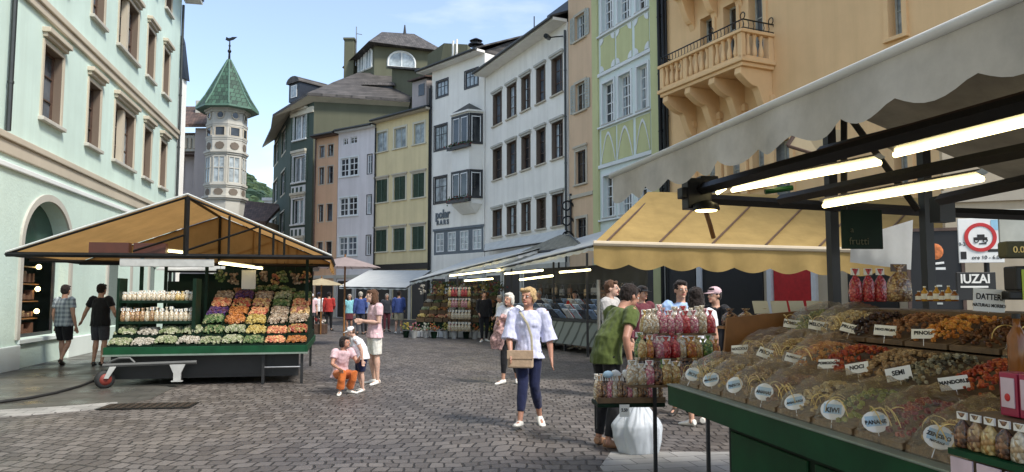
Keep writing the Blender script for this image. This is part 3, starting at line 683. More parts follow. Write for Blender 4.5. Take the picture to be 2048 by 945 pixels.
# ---- narrow peach house
h = House('peach_house', (2.65, 34.4), (3.57, 32.38), 'narrow peach house with grey shutters squeezed beside the yellow green one', 'building')
cs = h.cols([(1152, 1172)], 300)[0]
hl = [(cs[0], cs[1], h.z(1162, b), h.z(1162, t)) for t, b in ((28, 78), (165, 222), (302, 368), (437, 480))]
H1 = 16.4
shell(h, 0, H1, hl, 7, M['peach'], .18)
for i, r in enumerate(hl): window(h, r, .16, 'darkwood' if i > 1 else 'greywood', 'glass', 2, 2, sur=('sand', .12, .04), shut=('greywood', .4) if i < 2 else None, sill=('sand', .15, .08, .1), hood=('sand', .15, .16, .1, .1) if i == 2 else None)
MB().box(0, h.W, -.08, 0, h.z(1162, 395), h.z(1162, 388)).build('string_course', M['sand'], h.root); eave(h, H1, over=.8, D=7)

# ---- yellow green ornamented house
h = House('yellow_green_house', (3.6, 32.3), (5.68, 27.75), 'pale house with yellow green painted arches and quatrefoils', 'building')
H1 = 17.0
cs = [h.cols([(1206, 1228)], 205)[0], h.cols([(1238, 1262)], 185)[0], h.cols([(1275, 1296)], 170)[0]]
zz = (h.z(1250, 233), h.z(1250, 148)); stp = 4.0
fl = [(zz[0] + k * stp, zz[1] + k * stp) for k in (-1, 0, 1)]
hl = [(c[0], c[1], z0, z1) for c in cs for z0, z1 in fl]
shell(h, 0, H1, hl, 8, M['pale'], .22)
for r in hl: window(h, r, .2, 'whitewood', 'glass', 2, 4, fw=.07, bw=.04, sur=('trimw', .1, .05), sill=('stone', .1, .06, .08))
pl0 = h.px(1199, 250)[0]; pr0 = h.px(1306, 250)[0]
q = MB(); q.box(-.02, pl0, -.09, 0, 0, H1); q.box(pr0, h.W - .1, -.09, 0, 0, H1); q.build_each('pilaster', M['lime'], h.root)
for z0, z1 in fl:
    q = MB(); q.box(pl0, pr0, -.13, 0, z0 - .17, z0 - .09); q.box(pl0, pr0, -.1, 0, z1 + .35, z1 + .5); q.build_each('string_course', M['trimw'], h.root, bevel=.015)
    zb = z1 + .55; zt_ = z0 + stp - .25
    for ci, c in enumerate(cs):
        a, b = c[0] - .13, c[1] + .13; q = MB(); m_ = (a + b) / 2; hw = (b - a) / 2
        MB().box(a, b, -.022, 0, zb, zt_).build('lime_field', M['lime'], h.root)
        if abs(z0 - fl[0][0]) < .1:   # pointed arches, pale bands on the coloured field
            L_ = []; 
            for i in range(13):
                t = i / 12; xx = a + .02 + (hw - .02) * t; L_.append((xx, zb + (zt_ - zb - .25) * (1 - (1 - t) ** 1.7)))
            pts = L_ + [(2 * m_ - x_, z_) for x_, z_ in L_[::-1][1:]]
            for (p0, p1) in zip(pts, pts[1:]): q.prism([(p0[0], -.05, p0[1]), (p1[0], -.05, p1[1]), (p1[0], -.05, p1[1] + .12), (p0[0], -.05, p0[1] + .12)], (0, .027, 0))
        else:
            zc_ = (zb + zt_) / 2
            for sx_ in (-1, 1):
                for sz_ in (-1, 1):
                    cc = (m_ + sx_ * hw, zc_ + sz_ * (zt_ - zb) / 2); P_ = [(cc[0], -.05, cc[1])]
                    for i in range(7):
                        an = math.pi / 2 * i / 6; P_.append((cc[0] - sx_ * .27 * math.cos(an), -.05, cc[1] - sz_ * .27 * math.sin(an)))
                    q.prism(P_, (0, .027, 0))
        q.build_each('painted_tracery', M['trimw'], h.root)
pipe(h, h.W - .05, .1, H1, m='iron', r=.08); eave(h, H1, over=.7, D=8); shopfront(h, 3.0, 2)

# ---- big orange building with balconies
h = House('balcony_house', (5.72, 27.65), (15.0, 7.3), 'large ochre orange building with stone balconies carried on brackets', 'building')
H1 = 19
b1 = h.px(1548, 135); bx1 = h.px(1548, 100)[0]; bz = 8.62; bw_ = 4.15; bx0 = bx1 - bw_; bp = 1.27
W_ = []
dxs = [bx0 + .75, bx0 + 1.95, bx0 + 3.15]
for x_ in dxs:
    W_ += [(x_, x_ + .62, bz + .25, bz + 2.6), (x_, x_ + .62, bz + .25 + 4.1, bz + 2.6 + 4.1), (x_, x_ + .62, bz - 3.6, bz - 1.5)]
far_ = h.cols([(1779, 1806)], 35)[0]; fz = h.z(1792, 74); W_ += [(far_[0], far_[1], fz, fz + 2.2)]
W_ += [(far_[0] - 4.4, far_[0] - 4.4 + .9, fz - 4.1, fz - 1.9), (far_[0], far_[1], fz - 4.1, fz - 1.9)]
shell(h, 0, H1, W_, 9, M['bigorange'], .3)
for r in W_: window(h, r, .28, 'greywood', 'curtain' if r[2] < bz else 'glass', 2, 3, sur=('bigorange', .14, .06), sill=('bigorange', .16, .1, .12))
q = MB()
for x_ in [bx0 + .1, bx0 + 1.45, bx0 + 2.65, bx0 + 3.85]: q.box(x_, x_ + .28, -.12, 0, bz - 4.2, bz - .9); q.box(x_ - .05, x_ + .33, -.17, 0, bz - 1.15, bz - .95)
q.build_each('pilaster', M['bigorange'], h.root, bevel=.01)
def balcony(h, bz, up=True):
    bal = empty('balcony'); bal.parent = h.root
    q = MB(); q.box(bx0 - .08, bx1 + .08, -bp - .08, 0, bz - .02, bz + .1); q.box(bx0, bx1, -bp, 0, bz - .14, bz - .022); q.build('floor_slab', M['bigorange'], bal, bevel=.02)
    for k in range(4):   # scroll brackets
        xc = bx0 + .25 + k * (bw_ - .5) / 3; pr = [(0, bz - 1.75), (0, bz - .14), (-bp + .05, bz - .14), (-bp + .02, bz - .34)]
        for i in range(7):
            t = i / 6; pr.append((-bp * .92 + t * bp * .45, bz - .42 - .28 * math.sin(t * math.pi / 2) - .0 * t))
        for i in range(7):
            t = i / 6; pr.append((-bp * .42 + t * bp * .34, bz - .78 - .75 * math.sin(t * math.pi / 2)))
        MB().prism([(xc - .14, a, b) for a, b in pr], (.28, 0, 0)).build('bracket', M['bigorange'], bal, bevel=.02)
    top = bz + .98
    q = MB(); q.box(bx0 - .06, bx1 + .06, -bp - .06, -bp + .2, top - .1, top); q.box(bx0 - .06, bx0 + .18, -bp + .2, 0, top - .1, top); q.box(bx1 - .18, bx1 + .06, -bp + .2, 0, top - .1, top)
    n = 0
    for x_ in (bx0, bx0 + 1.3, bx0 + 2.62, bx1 - .2): q.box(x_, x_ + .2, -bp, -bp + .16, bz + .1, top - .1)
    for x_ in (bx0, bx1 - .16): q.box(x_, x_ + .16, -.2, 0, bz + .1, top - .1)
    q.box(bx0, bx1, -bp + .01, -bp + .14, bz + .1, bz + .2); q.box(bx0 + .01, bx0 + .14, -bp, 0, bz + .1, bz + .2); q.box(bx1 - .14, bx1 - .01, -bp, 0, bz + .1, bz + .2)
    q.build('balustrade_rail', M['bigorange'], bal, bevel=.015)
    prof = [(.05, 0), (.075, .04), (.085, .14), (.07, .26), (.045, .38), (.04, .5), (.06, .58), (.075, .62), (.075, .68)]
    spots = []
    for s0, s1, k in ((bx0 + .2, bx0 + 1.3, 4), (bx0 + 1.5, bx0 + 2.62, 4), (bx0 + 2.82, bx1 - .2, 4)):
        spots += [(s0 + (s1 - s0) * (i + .5) / k, -bp + .08) for i in range(k)]
    for xe in (bx0 + .08, bx1 - .08): spots += [(xe, -bp + .3 + i * .26) for i in range(3)]
    for x_, y_ in spots: MB().lathe((x_, y_, bz + .2), prof, 8).build('baluster', M['bigorange'], bal, smooth=True)
    q = MB(); zt = top + .3   # iron rail with scrolls
    P3 = [(bx0, 0), (bx0, -bp + .06), (bx1, -bp + .06), (bx1, 0)]
    for (a, b), (c, d) in zip(P3, P3[1:]): q.tube([(a, b, zt), (c, d, zt)], .022, 6); q.tube([(a, b, top + .05), (c, d, top + .05)], .015, 6)
    for i in range(26):
        x_ = bx0 + bw_ * i / 25; q.tube([(x_, -bp + .06, top), (x_ + .05, -bp + .04, top + .15), (x_, -bp + .06, zt)], .012, 5)
    for i in range(7):
        y_ = -bp + .06 + i * .2
        for xe in (bx0, bx1): q.tube([(xe, y_, top), (xe, y_ + .04, top + .15), (xe, y_, zt)], .012, 5)
    for x_, y_ in ((bx0 + 2.7, -bp + .06), (bx1, -bp + .06), (bx1, -.1)):
        for s_ in (-1, 1): q.tube([(x_ + s_ * .1 * math.cos(a) , y_, zt + .1 + .11 * math.sin(a)) for a in [k * .7 for k in range(8)]], .016, 5)
    q.build('iron_railing', M['iron'], bal)
balcony(h, bz); balcony(h, bz + 4.1)
pipe(h, .12, .1, H1, m='iron', r=.07); pipe(h, .3, 2.8, H1, m='iron', r=.04); eave(h, H1, over=.8, D=9)
# ground floor of the big building: shop door, dark posters
def wbx(name, m, x0, x1, z0, z1, y0=-.06, y1=.0, par=None): return MB().box(x0, x1, y0, y1, z0, z1).build(name, M[m], par or h.root)
zlow = 3.6
MB().box(.2, h.W, -.05, -.003, 0, zlow).build('ground_floor_cladding', M['beige'], h.root)
q = MB(); q.box(.2, h.W, -.14, -.005, zlow, zlow + .22); q.build('ground_cornice', M['sand'], h.root)
def seg(xa, xb, y=560): a = h.px(xa, y)[0]; b = h.px(xb, y)[0]; return a, b
for (xa, xb, m_) in ((1340, 1395, 'black'), (1405, 1530, 'black'), (1552, 1625, 'red'), (1700, 1800, 'black')):
    a, b = seg(xa, xb); wbx('shop_glass', m_, a, b, .5, 2.75, -.09, -.05)
for xa in (1400, 1541, 1630): a, b = seg(xa, xa + 9); wbx('shop_jamb', 'whitewood', a, b, 0, 2.9, -.16, -.051)

# ---- dark green corner building with curved eaves
gA, gB, gC, gD = (-22.6, 70.4), (-17.66, 59.1), (-15.3, 57.0), (-8.2, 58.6)
hg = House('dark_green_house', gA, gB, 'dark green corner building with overhanging eaves and white framed tall windows', 'building')
root = hg.root; Hg = 16.7
h2 = House('tmp', gB, gC, 'x'); h3 = House('tmp', gC, gD, 'x')
def adopt(o, src):   # objects built in another facade frame keep their place under the house
    for c in kids(src.root):
        c.matrix_basis = (Matrix.Translation(hg.A) @ Matrix.Rotation(root.rotation_euler.z, 4, 'Z')).inverted() @ Matrix.Translation(src.A) @ Matrix.Rotation(src.root.rotation_euler.z, 4, 'Z') @ c.matrix_basis
        c.parent = root
    bpy.data.objects.remove(src.root)
cA = hg.cols([(549, 556), (563, 571)], 320); rA = [(hg.z(565, b), hg.z(565, t)) for t, b in ((265, 310), (345, 390), (425, 465))]
hl = [(c[0], c[1], *z) for c in cA for z in rA]
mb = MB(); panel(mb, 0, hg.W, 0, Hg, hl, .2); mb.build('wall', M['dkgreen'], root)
for r in hl: window(hg, r, .2, 'whitewood', 'glass', 2, 2, sur=('cream', .12, .03), shut=('greenshut', .5))
cB = h2.cols([(588, 610)], 300)[0]; rB = [(h2.z(600, b), h2.z(600, t)) for t, b in ((229, 279), (313, 364), (398, 448), (485, 530))]
hl2 = [(cB[0], cB[1], *z) for z in rB]
mb = MB(); panel(mb, 0, h2.W, 0, Hg, hl2, .2); mb.build('wall', M['dkgreen'], h2.root)
for i, r in enumerate(hl2): window(h2, r, .2, 'whitewood', 'glass', 2, 1, fw=.1, bw=.12, sur=('trimw', .18, .05), sill=('trimw', .22, .12, .14), hood=('cream', .25, .3, .2, .2), shut=('greenshut', .42) if i < 2 else None)
for i in (1, 2):
    z0 = rB[i][0] - 1.35; q = MB(); q.box(cB[0] - .2, cB[1] + .2, -.06, -.001, z0, z0 + 1.05)
    q.build('white_panel', M['trimw'], h2.root)
    q = MB()
    for k in range(3): a = cB[0] - .08 + k * (cB[1] - cB[0] + .16) / 3; q.box(a, a + .3, -.075, -.061, z0 + .12, z0 + .92)
    q.build_each('inset_panel', M['dkgreen'], h2.root)
MB().box(-.02, h2.W, -.12, 0, Hg - 1.0, Hg - .55).build('frieze', M['cream'], h2.root)
mb = MB(); mb.quad((0, 0, 0), (h3.W, 0, 0), (h3.W, 0, Hg), (0, 0, Hg)); mb.quad((h3.W, 0, 0), (h3.W, 9, 0), (h3.W, 9, Hg), (h3.W, 0, Hg)); mb.build('firewall', M['olive'], h3.root)
adopt(None, h2); adopt(None, h3)
Mi = (Matrix.Translation(hg.A) @ Matrix.Rotation(root.rotation_euler.z, 4, 'Z')).inverted()
def world(mb, name, mat, par=root, **k):
    mb.v = [tuple(Mi @ Vector(p)) for p in mb.v]; return mb.build(name, mat, par, **k)
E = [(-24.0, 71.2, 15.9), (-20.4, 62.5, 15.7), (-19.0, 58.6, 15.9), (-15.6, 56.2, 17.0), (-8.0, 58.0, 16.95)]
F = [(-20, 72, 19.0), (-17.5, 66, 19.6), (-15.5, 63.5, 19.9), (-13, 62, 20.3), (-8.0, 64, 20.8)]
W5 = [(-22.6, 70.4, 16.7), (-19.9, 64.2, 16.7), (-17.66, 59.1, 16.7), (-15.3, 57.0, 16.9), (-8.2, 58.6, 16.9)]
q = MB()
for i in range(4): q.add([E[i], E[i + 1], F[i + 1], F[i]], [(0, 1, 2, 3)]); 
for i in range(4):
    a, b = Vector(E[i]), Vector(E[i + 1]); q.add([a, b, b - Vector((0, 0, .22)), a - Vector((0, 0, .22))], [(0, 1, 2, 3)])
q.add([F[0], F[1], F[2], F[3], F[4], (-8, 72, 19)], [(0, 1, 2, 3, 4, 5)])
world(q, 'roof', M['slate'])
q = MB()
for i in range(4):
    a, b, c, d = Vector(E[i]), Vector(E[i + 1]), Vector(W5[i + 1]), Vector(W5[i]); dn = Vector((0, 0, .2)); q.add([a - dn, b - dn, c - dn * 2, d - dn * 2], [(0, 1, 2, 3)])
world(q, 'soffit', M['cream'])
def dormer(pc, wd, ht, rz, dp=2.5, arched=False):
    d = empty('dormer'); d.parent = root
    T = Mi @ Matrix.Translation(pc) @ Matrix.Rotation(rz, 4, 'Z'); d.matrix_basis = T
    q = MB(); q.box(-wd / 2, wd / 2, 0, dp, 0, ht); q.build('wall', M['copper'], d)
    q = MB()
    if arched:
        P_ = [(-wd / 2 - .15, -.2, ht)] + [((wd / 2 + .15) * -math.cos(math.pi * i / 8), -.2, ht + .55 * math.sin(math.pi * i / 8)) for i in range(1, 8)] + [(wd / 2 + .15, -.2, ht)]
        q.prism(P_, (0, dp, 0))
    else: q.prism([(-wd / 2 - .25, -.25, ht), (wd / 2 + .25, -.25, ht), (wd / 2 + .1, -.1, ht + .3), (-wd / 2 - .1, -.1, ht + .3)], (0, dp, .15))
    q.build('roof', M['slate'], d)
    w_ = MB().box(-wd * .28, wd * .28, -.05, -.01, ht * .2, ht * .88).build('window', M['whitewood'], d)
    q = MB(); q.box(-wd * .24, -.03, -.06, -.051, ht * .25, ht * .83); q.box(.03, wd * .24, -.06, -.051, ht * .25, ht * .83); q.build('pane', M['curtain'], w_)
dormer(Vector(at(757, 205, 59.6)), 2.2, 1.35, R(5)); dormer(Vector(at(588, 203, 60.2)), 1.5, 1.5, R(-40), 3, True)

# ---- loft with arched windows behind (olive)
def tmpbox(name, label, cat='building'):
    e = empty(name); return tag(e, label, cat)
lf = tmpbox('rooftop_loft', 'olive rooftop storey with arched white windows and a wide hipped roof')
a_ = at(700, 150, 65); b_ = at(748, 150, 62); c_ = at(915, 150, 64)
z0, z1 = 17.5, at(748, 92, 62).z
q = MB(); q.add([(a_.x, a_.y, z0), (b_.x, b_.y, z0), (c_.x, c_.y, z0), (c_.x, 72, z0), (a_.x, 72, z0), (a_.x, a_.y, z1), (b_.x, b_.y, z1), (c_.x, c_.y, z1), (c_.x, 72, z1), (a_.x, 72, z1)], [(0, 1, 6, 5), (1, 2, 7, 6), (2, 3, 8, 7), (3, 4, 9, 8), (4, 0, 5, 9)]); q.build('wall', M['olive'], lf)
ap = at(812, 72, 66); 
q = MB(); o_ = .9; RR = [Vector((a_.x - .6, a_.y - .5, z1 - 1.1)), Vector((b_.x - .3, b_.y - 1.0, z1 + .05)), Vector((c_.x - 1, c_.y - .9, z1 - .1)), Vector((c_.x - 1, 72, z1)), Vector((a_.x - o_, 72, z1))]
t1_ = Vector((ap.x - 2.0, 65, ap.z)); t2_ = Vector((ap.x + .8, 65.5, ap.z))
q.add(RR + [t1_, t2_], [(0, 1, 5), (1, 2, 6, 5), (2, 3, 6), (3, 4, 5, 6), (4, 0, 5), (4, 3, 2, 1, 0)]); q.build('roof', M['slate'], lf)
MB().tube([(ap.x, 65.2, ap.z - .2), (ap.x, 65.2, ap.z + .7)], [.16, .05], 8).build('finial', M['iron'], lf)
def arcwin(P0, P1, zb, zt, n, name='arched_window', tall=True):
    P0, P1 = Vector(P0), Vector(P1); u = (P1 - P0); ln = u.length; u.normalize(); nn = Vector((u.y, -u.x, 0)) * .06
    f = MB(); g_ = MB()
    for k in range(n):
        a = ln * (k + .1) / n; b = ln * (k + .9) / n; pts = []
        for i in range(11):
            th = math.pi * (1 - i / 10); pts.append(((a + b) / 2 + (b - a) / 2 * math.cos(th), zt - (b - a) / 2 * .8 + (b - a) / 2 * .8 * math.sin(th)))
        pts = [(a, zb)] + pts + [(b, zb)]
        for (p, q_) in zip(pts, pts[1:] + pts[:1]):
            A_ = P0 + u * p[0] + nn + Vector((0, 0, p[1])); B_ = P0 + u * q_[0] + nn + Vector((0, 0, q_[1])); f.tube([A_, B_], .09, 4)
        A_ = P0 + u * ((a + b) / 2) + nn; f.tube([A_ + Vector((0, 0, zb)), A_ + Vector((0, 0, zt))], .05, 4)
        g_.add([P0 + u * p[0] + nn * .6 + Vector((0, 0, p[1])) for p in pts], [tuple(range(len(pts)))])
    o = f.build(name, M['trimw'], lf); g_.build('pane', M['curtain'], o)
zero = lambda v: Vector((v.x, v.y, 0))
pa, pb, pc_ = zero(a_), zero(b_), zero(c_)
arcwin(pa.lerp(pb, .35), pa.lerp(pb, .95), at(730, 140, 63).z, at(730, 102, 63).z, 2)
l2 = (pc_ - pb); arcwin(pb + l2 * .12, pb + l2 * .52, at(790, 135, 62.5).z, at(790, 103, 62.5).z, 1); 
# chimney block left of loft, antenna
ck = tmpbox('chimney_stack', 'dark square chimney stack with a thin antenna left of the olive loft', 'chimney')
c0 = at(699, 150, 64); q = MB(); q.box(c0.x - .42, c0.x + .42, 63.6, 64.4, 17.5, at(699, 80, 64).z); q.box(c0.x - .5, c0.x + .5, 63.5, 64.5, at(699, 83, 64).z, at(699, 79, 64).z); q.build('stack', M['olive'], ck, bevel=.02)
q = MB(); m0 = at(712, 110, 64); q.tube([(m0.x, 64, m0.z - 1), (m0.x, 64, at(712, 54, 64).z)], .05, 6); q.tube([(m0.x, 64, m0.z + 1.9), (m0.x + .5, 64, m0.z + 1.8)], .03, 6); q.build('antenna', M['steel'], ck)
fw = tmpbox('olive_firewall', 'plain olive plastered wall rising behind the yellow house', 'wall')
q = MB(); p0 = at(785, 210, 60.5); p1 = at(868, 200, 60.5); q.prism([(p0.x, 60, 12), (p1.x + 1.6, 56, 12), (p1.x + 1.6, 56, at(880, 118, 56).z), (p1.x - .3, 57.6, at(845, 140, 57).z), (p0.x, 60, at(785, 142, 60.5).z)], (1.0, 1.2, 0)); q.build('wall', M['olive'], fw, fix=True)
q = MB(); q.prism([(p0.x - .3, 59.6, at(785, 142, 60.5).z), (p1.x - .2, 57.2, at(845, 140, 57).z), (p1.x - .2, 57.2, at(845, 140, 57).z + .15), (p0.x - .3, 59.6, at(785, 142, 60.5).z + .15)], (1.2, 1.6, 0)); q.build('coping', M['slate'], fw, fix=True)
fw2 = tmpbox('olive_attic', 'olive attic block with two white flues behind the bay house', 'attic'); p0 = at(856, 160, 57); p1 = at(912, 160, 57)
q = MB(); q.prism([(p0.x, 56.5, 14), (p1.x + 1, 55, 14), (p1.x + 1, 55, at(905, 98, 56).z), (p1.x - .8, 55.4, at(898, 92, 56).z), (p0.x, 56.5, at(858, 106, 56).z)], (.6, 2.5, 0)); q.build('wall', M['olive'], fw2, fix=True)

# ---- corner house with octagonal turret
th = tmpbox('turret_house', 'pinkish grey corner house with tiled eaves behind the mint building')
def Y50(x, y, Y=50): return at(x, y, Y)
q = MB(); xl = Y50(345, 400, 51).x; xr = Y50(452, 400, 51).x; xm = Y50(386, 400, 51).x; zt = Y50(400, 250).z
q.box(xm, xr, 51, 52.4, 0, zt); q.box(xl - 3, xm, 52.5, 58, 0, zt); q.build('wall', M['pinkgrey'], th)
q = MB(); q.box(xl - 3, xm - .002, 51.4, 52.45, Y50(360, 295).z, Y50(360, 262).z); q.build('carved_balcony', M['stone'], th, bevel=.05)
q = MB()
for i in range(14): xx = xm - .25 - i * .3; q.box(xx, xx + .16, 51.25, 51.39, Y50(360, 290).z, Y50(360, 268).z)
q.build('corbel_row', M['sand'], th, bevel=.03)
MB().box(xl - 3, xm - .003, 51.6, 52.5, Y50(360, 300).z, Y50(360, 296).z).build('soffit', M['brownwood'], th)
wx0 = Y50(353, 350, 52.4).x; wx1 = Y50(367, 350, 52.4).x; f = MB().box(wx0, wx1, 52.38, 52.45, Y50(360, 378, 52).z, Y50(360, 320, 52).z).build('window', M['whitewood'], th)
MB().box(wx0 + .08, wx1 - .08, 52.36, 52.375, Y50(360, 375, 52).z, Y50(360, 323, 52).z).build('pane', M['curtain'], f)
q = MB(); q.prism([(xl - 3, 50.6, Y50(400, 251).z), (xr + .3, 50.6, Y50(400, 251).z), (xr - 1, 54.5, Y50(400, 222).z + 1.2), (xl - 3, 54.5, Y50(400, 222).z + 1.2)], (0, 0, .25)); q.build('roof', M['redtile'], th)
MB().box(Y50(353, 200).x, Y50(363, 200).x, 53, 53.8, Y50(358, 230).z, Y50(358, 178).z).build('chimney', M['stone'], th, bevel=.03)
bk = tmpbox('dark_gable', 'dark pointed gable end just right of the mint roof', 'roof')
q = MB(); q.prism([(-20.2, 44.5, Y50(356, 155, 44.5).z), (Y50(371, 155, 44.5).x, 44.5, Y50(371, 158, 44.5).z), (Y50(362, 90, 44.5).x, 44.5, Y50(358, 80, 44.5).z), (-20.2, 44.5, Y50(358, 70, 44.5).z)], (0, .6, 0)); q.build('gable', M['copper'], bk, fix=True); 
MB().box(-20.6, Y50(365, 180, 44.5).x, 44.55, 45.05, 0, Y50(365, 158, 44.5).z).build('wall', M['whitew'], bk)

tu = tmpbox('turret', 'octagonal stone turret with a pointed green tiled roof and a weathervane')
T0 = Y50(450, 400); cx, cy = T0.x, 50.0; r0 = (Y50(486, 330).x - Y50(414, 330).x) / 2 / math.cos(R(22.5)) * .98
zz = lambda y: Y50(450, y).z
def octo(q, r1, z1, r2, z2, n=8):
    vs = []
    for r, z in ((r1, z1), (r2, z2)):
        for k in range(n): a = R(22.5) + 2 * math.pi * k / n; vs.append((cx + r * math.cos(a), cy + r * math.sin(a), z))
    q.add(vs, [(k, (k + 1) % n, n + (k + 1) % n, n + k) for k in range(n)] + [tuple(range(n))[::-1], tuple(range(n, 2 * n))])
q = MB(); octo(q, r0 * .9, 0, r0 * .9, zz(440)); octo(q, r0 * .9, zz(440), r0, zz(405)); octo(q, r0, zz(405) + .002, r0, zz(225)); q.build('wall', M['stone'], tu)
q = MB()
for y_, e in ((400, .2), (375, .12), (311, .16), (282, .06), (256, .06), (228, .2)): octo(q, r0 + e, zz(y_), r0 + e, zz(y_) + .14); octo(q, r0 + e * .5, zz(y_) - .12, r0 + e * .5, zz(y_) - .002)
q.build_each('string_course', M['stone'], tu)
def oface(k):
    a = R(45 * k - 90); return Vector((math.cos(a), math.sin(a), 0)), Vector((-math.sin(a), math.cos(a), 0))
apo = r0 * math.cos(R(22.5)); fwid = r0 * math.sin(R(22.5)) * 2
for k in (-2, -1, 0, 1, 2):
    n_, u_ = oface(k); C = Vector((cx, cy, 0)) + n_ * (apo + .015)
    def P(s, z, o=0): v = C + u_ * s + n_ * o; return (v.x, v.y, z)
    w2 = fwid / 2 - .1
    def rect(q, s0, s1, z0, z1, o=.03): q.prism([P(s0, z0), P(s1, z0), P(s1, z1), P(s0, z1)], n_ * o)
    q = MB(); z0, z1 = zz(371), zz(318)
    for s in (-w2, -.03, w2 - .06): rect(q, s, s + .06, z0, z1, .05)
    rect(q, -w2, w2, z0, z0 + .07, .052); rect(q, -w2, w2, z1 - .07, z1, .052); rect(q, -w2, w2, z0 + (z1 - z0) * .55, z0 + (z1 - z0) * .55 + .06, .048)
    o = q.build('window', M['stone'], tu); g_ = MB(); g_.quad(P(-w2, z0, .01), P(w2, z0, .01), P(w2, z1, .01), P(-w2, z1, .01)); g_.build('pane', M['curtain'], o)
    q = MB(); z0, z1 = zz(278), zz(262); rect(q, -w2 * .75, w2 * .75, z0, z1, .01); o = q.build('window', M['glass'], tu)
    q = MB(); rect(q, -w2 * .75, w2 * .75, z0 - .06, z0 - .001, .05); rect(q, -w2 * .75, w2 * .75, z1 + .001, z1 + .06, .05); rect(q, -w2 * .75 - .07, -w2 * .75 - .001, z0, z1, .05); rect(q, w2 * .75 + .001, w2 * .75 + .07, z0, z1, .05); q.build('frame', M['sand'], o)
    q = MB(); q.add([P(.2 * math.cos(a), zz(238) + .2 * math.sin(a), .02) for a in [i * .523 for i in range(12)]], [tuple(range(12))]); o = q.build('round_window', M['glass'], tu)
    q = MB(); q.tube([P(.24 * math.cos(a), zz(238) + .24 * math.sin(a), .03) for a in [i * .523 for i in range(13)]], .04, 6); q.build('frame', M['sand'], o)
    for za, zb in ((305, 290), (395, 381)):
        q = MB(); q.prism([P(w2 * .8 * math.cos(a), (zz(za) + zz(zb)) / 2 + (zz(zb) - zz(za)) / 2 * math.sin(a)) for a in [i * .785 for i in range(8)]], n_ * .03); q.build('carved_panel', M['stone_d'], tu)
q = MB(); rr = (Y50(500, 225).x - Y50(391, 225).x) / 2 / math.cos(R(22.5)); octo(q, rr, zz(221), rr * .72, zz(196)); octo(q, rr * .72, zz(196) + .002, .12, zz(120)); 
q.build('roof', M['greentile'], tu)
q = MB()
for k in range(8):
    a = R(22.5 + 45 * k); q.tube([(cx + rr * math.cos(a), cy + rr * math.sin(a), zz(221) + .03), (cx + rr * .72 * math.cos(a), cy + rr * .72 * math.sin(a), zz(196) + .03), (cx + .1 * math.cos(a), cy + .1 * math.sin(a), zz(120))], .05, 5)
octo(q, rr + .03, zz(221) - .12, rr + .03, zz(221) - .004)
q.build('roof_ridge', simple('green_ridge', (.09, .17, .12), .5), tu)
wv = empty('weathervane'); wv.parent = tu
q = MB(); q.tube([(cx, cy, zz(122)), (cx, cy, zz(76))], [.09, .03], 6); q.ball((cx, cy, zz(103)), .13); q.ball((cx, cy, zz(92)), .08); q.build('rod', M['iron'], wv)
q = MB(); z_ = zz(80); q.prism([(cx - .1, cy, z_ - .1), (cx + .25, cy, z_), (cx + .5, cy, z_ + .2), (cx + .15, cy, z_ + .2), (cx - .02, cy, z_ + .1), (cx - .25, cy, z_ + .2), (cx - .3, cy, z_)], (0, .03, 0)); q.build('vane', M['iron'], wv)

# low houses far down the street + wooded hill
fh = tmpbox('far_tiled_house', 'low cream house with a brown tiled roof beyond the turret', 'house')
q = MB(); p0 = at(487, 470, 62); p1 = at(528, 470, 62); q.box(p0.x - 6, p1.x, 62, 70, 0, at(500, 442, 62).z); q.build('wall', M['peach'], fh)
q = MB(); za, zb = at(500, 442, 62).z, at(520, 398, 66).z; q.prism([(p0.x - 6, 61.5, za), (p1.x + .3, 61.5, za - .4), (p1.x + .2, 66, zb - .8), (p0.x - 6, 66, zb)], (0, 0, .3)); q.build('roof', M['redtile'], fh)
q = MB()
for i in range(3): xx = p0.x + .2 + i * .6; q.box(xx, xx + .3, 61.96, 61.995, at(500, 470, 62).z, at(500, 452, 62).z)
q.build('window', M['glass'], fh)
fp = tmpbox('white_street_house', 'thin white house end seen at the far street end', 'house')
q = MB(); p0 = at(527, 470, 74); p1 = at(546, 470, 74); q.box(p0.x, p1.x + 2, 74, 80, 0, at(535, 402, 74).z); q.box(p0.x - .2, p1.x + 2.2, 73.8, 80.2, at(535, 402, 74).z, at(535, 396, 74).z); q.build('wall', M['trimw'], fp)
# hill
q = MB(); nx, ny = 60, 24; V = []
for j in range(ny):
    for i in range(nx):
        x_ = -330 + i * 6.5; y_ = 260 + j * 9; e = math.exp(-((x_ + 175) / 75) ** 2) * (1 - math.exp(-((y_ - 255) / 70) ** 2)) * 76
        V.append((x_, y_, -1 + e + noise.noise(Vector((x_ * .05, y_ * .05, 0))) * 4 * min(1, e / 20)))
q.add(V, [(j * nx + i, j * nx + i + 1, (j + 1) * nx + i + 1, (j + 1) * nx + i) for j in range(ny - 1) for i in range(nx - 1)])
tag(q.build('hills', simple('wooded_hill', (.04, .075, .04), .9, var=.4, scale=.08), smooth=True), kind='structure')
q = MB()
for i in range(5200):
    x_ = random.uniform(-240, -60); y_ = random.uniform(262, 400); e = math.exp(-((x_ + 175) / 75) ** 2) * (1 - math.exp(-((y_ - 255) / 70) ** 2)) * 76
    if e < 3: continue
    q.pebble((x_, y_, e + random.uniform(.5, 3)), random.uniform(2, 4.2))
tag(q.build('forest', island('forest_leaves', [(.03, .06, .03), (.05, .09, .04), (.07, .11, .05), (.035, .07, .045)], .9)), 'dense green wood covering the far hill', 'wood', kind='stuff')
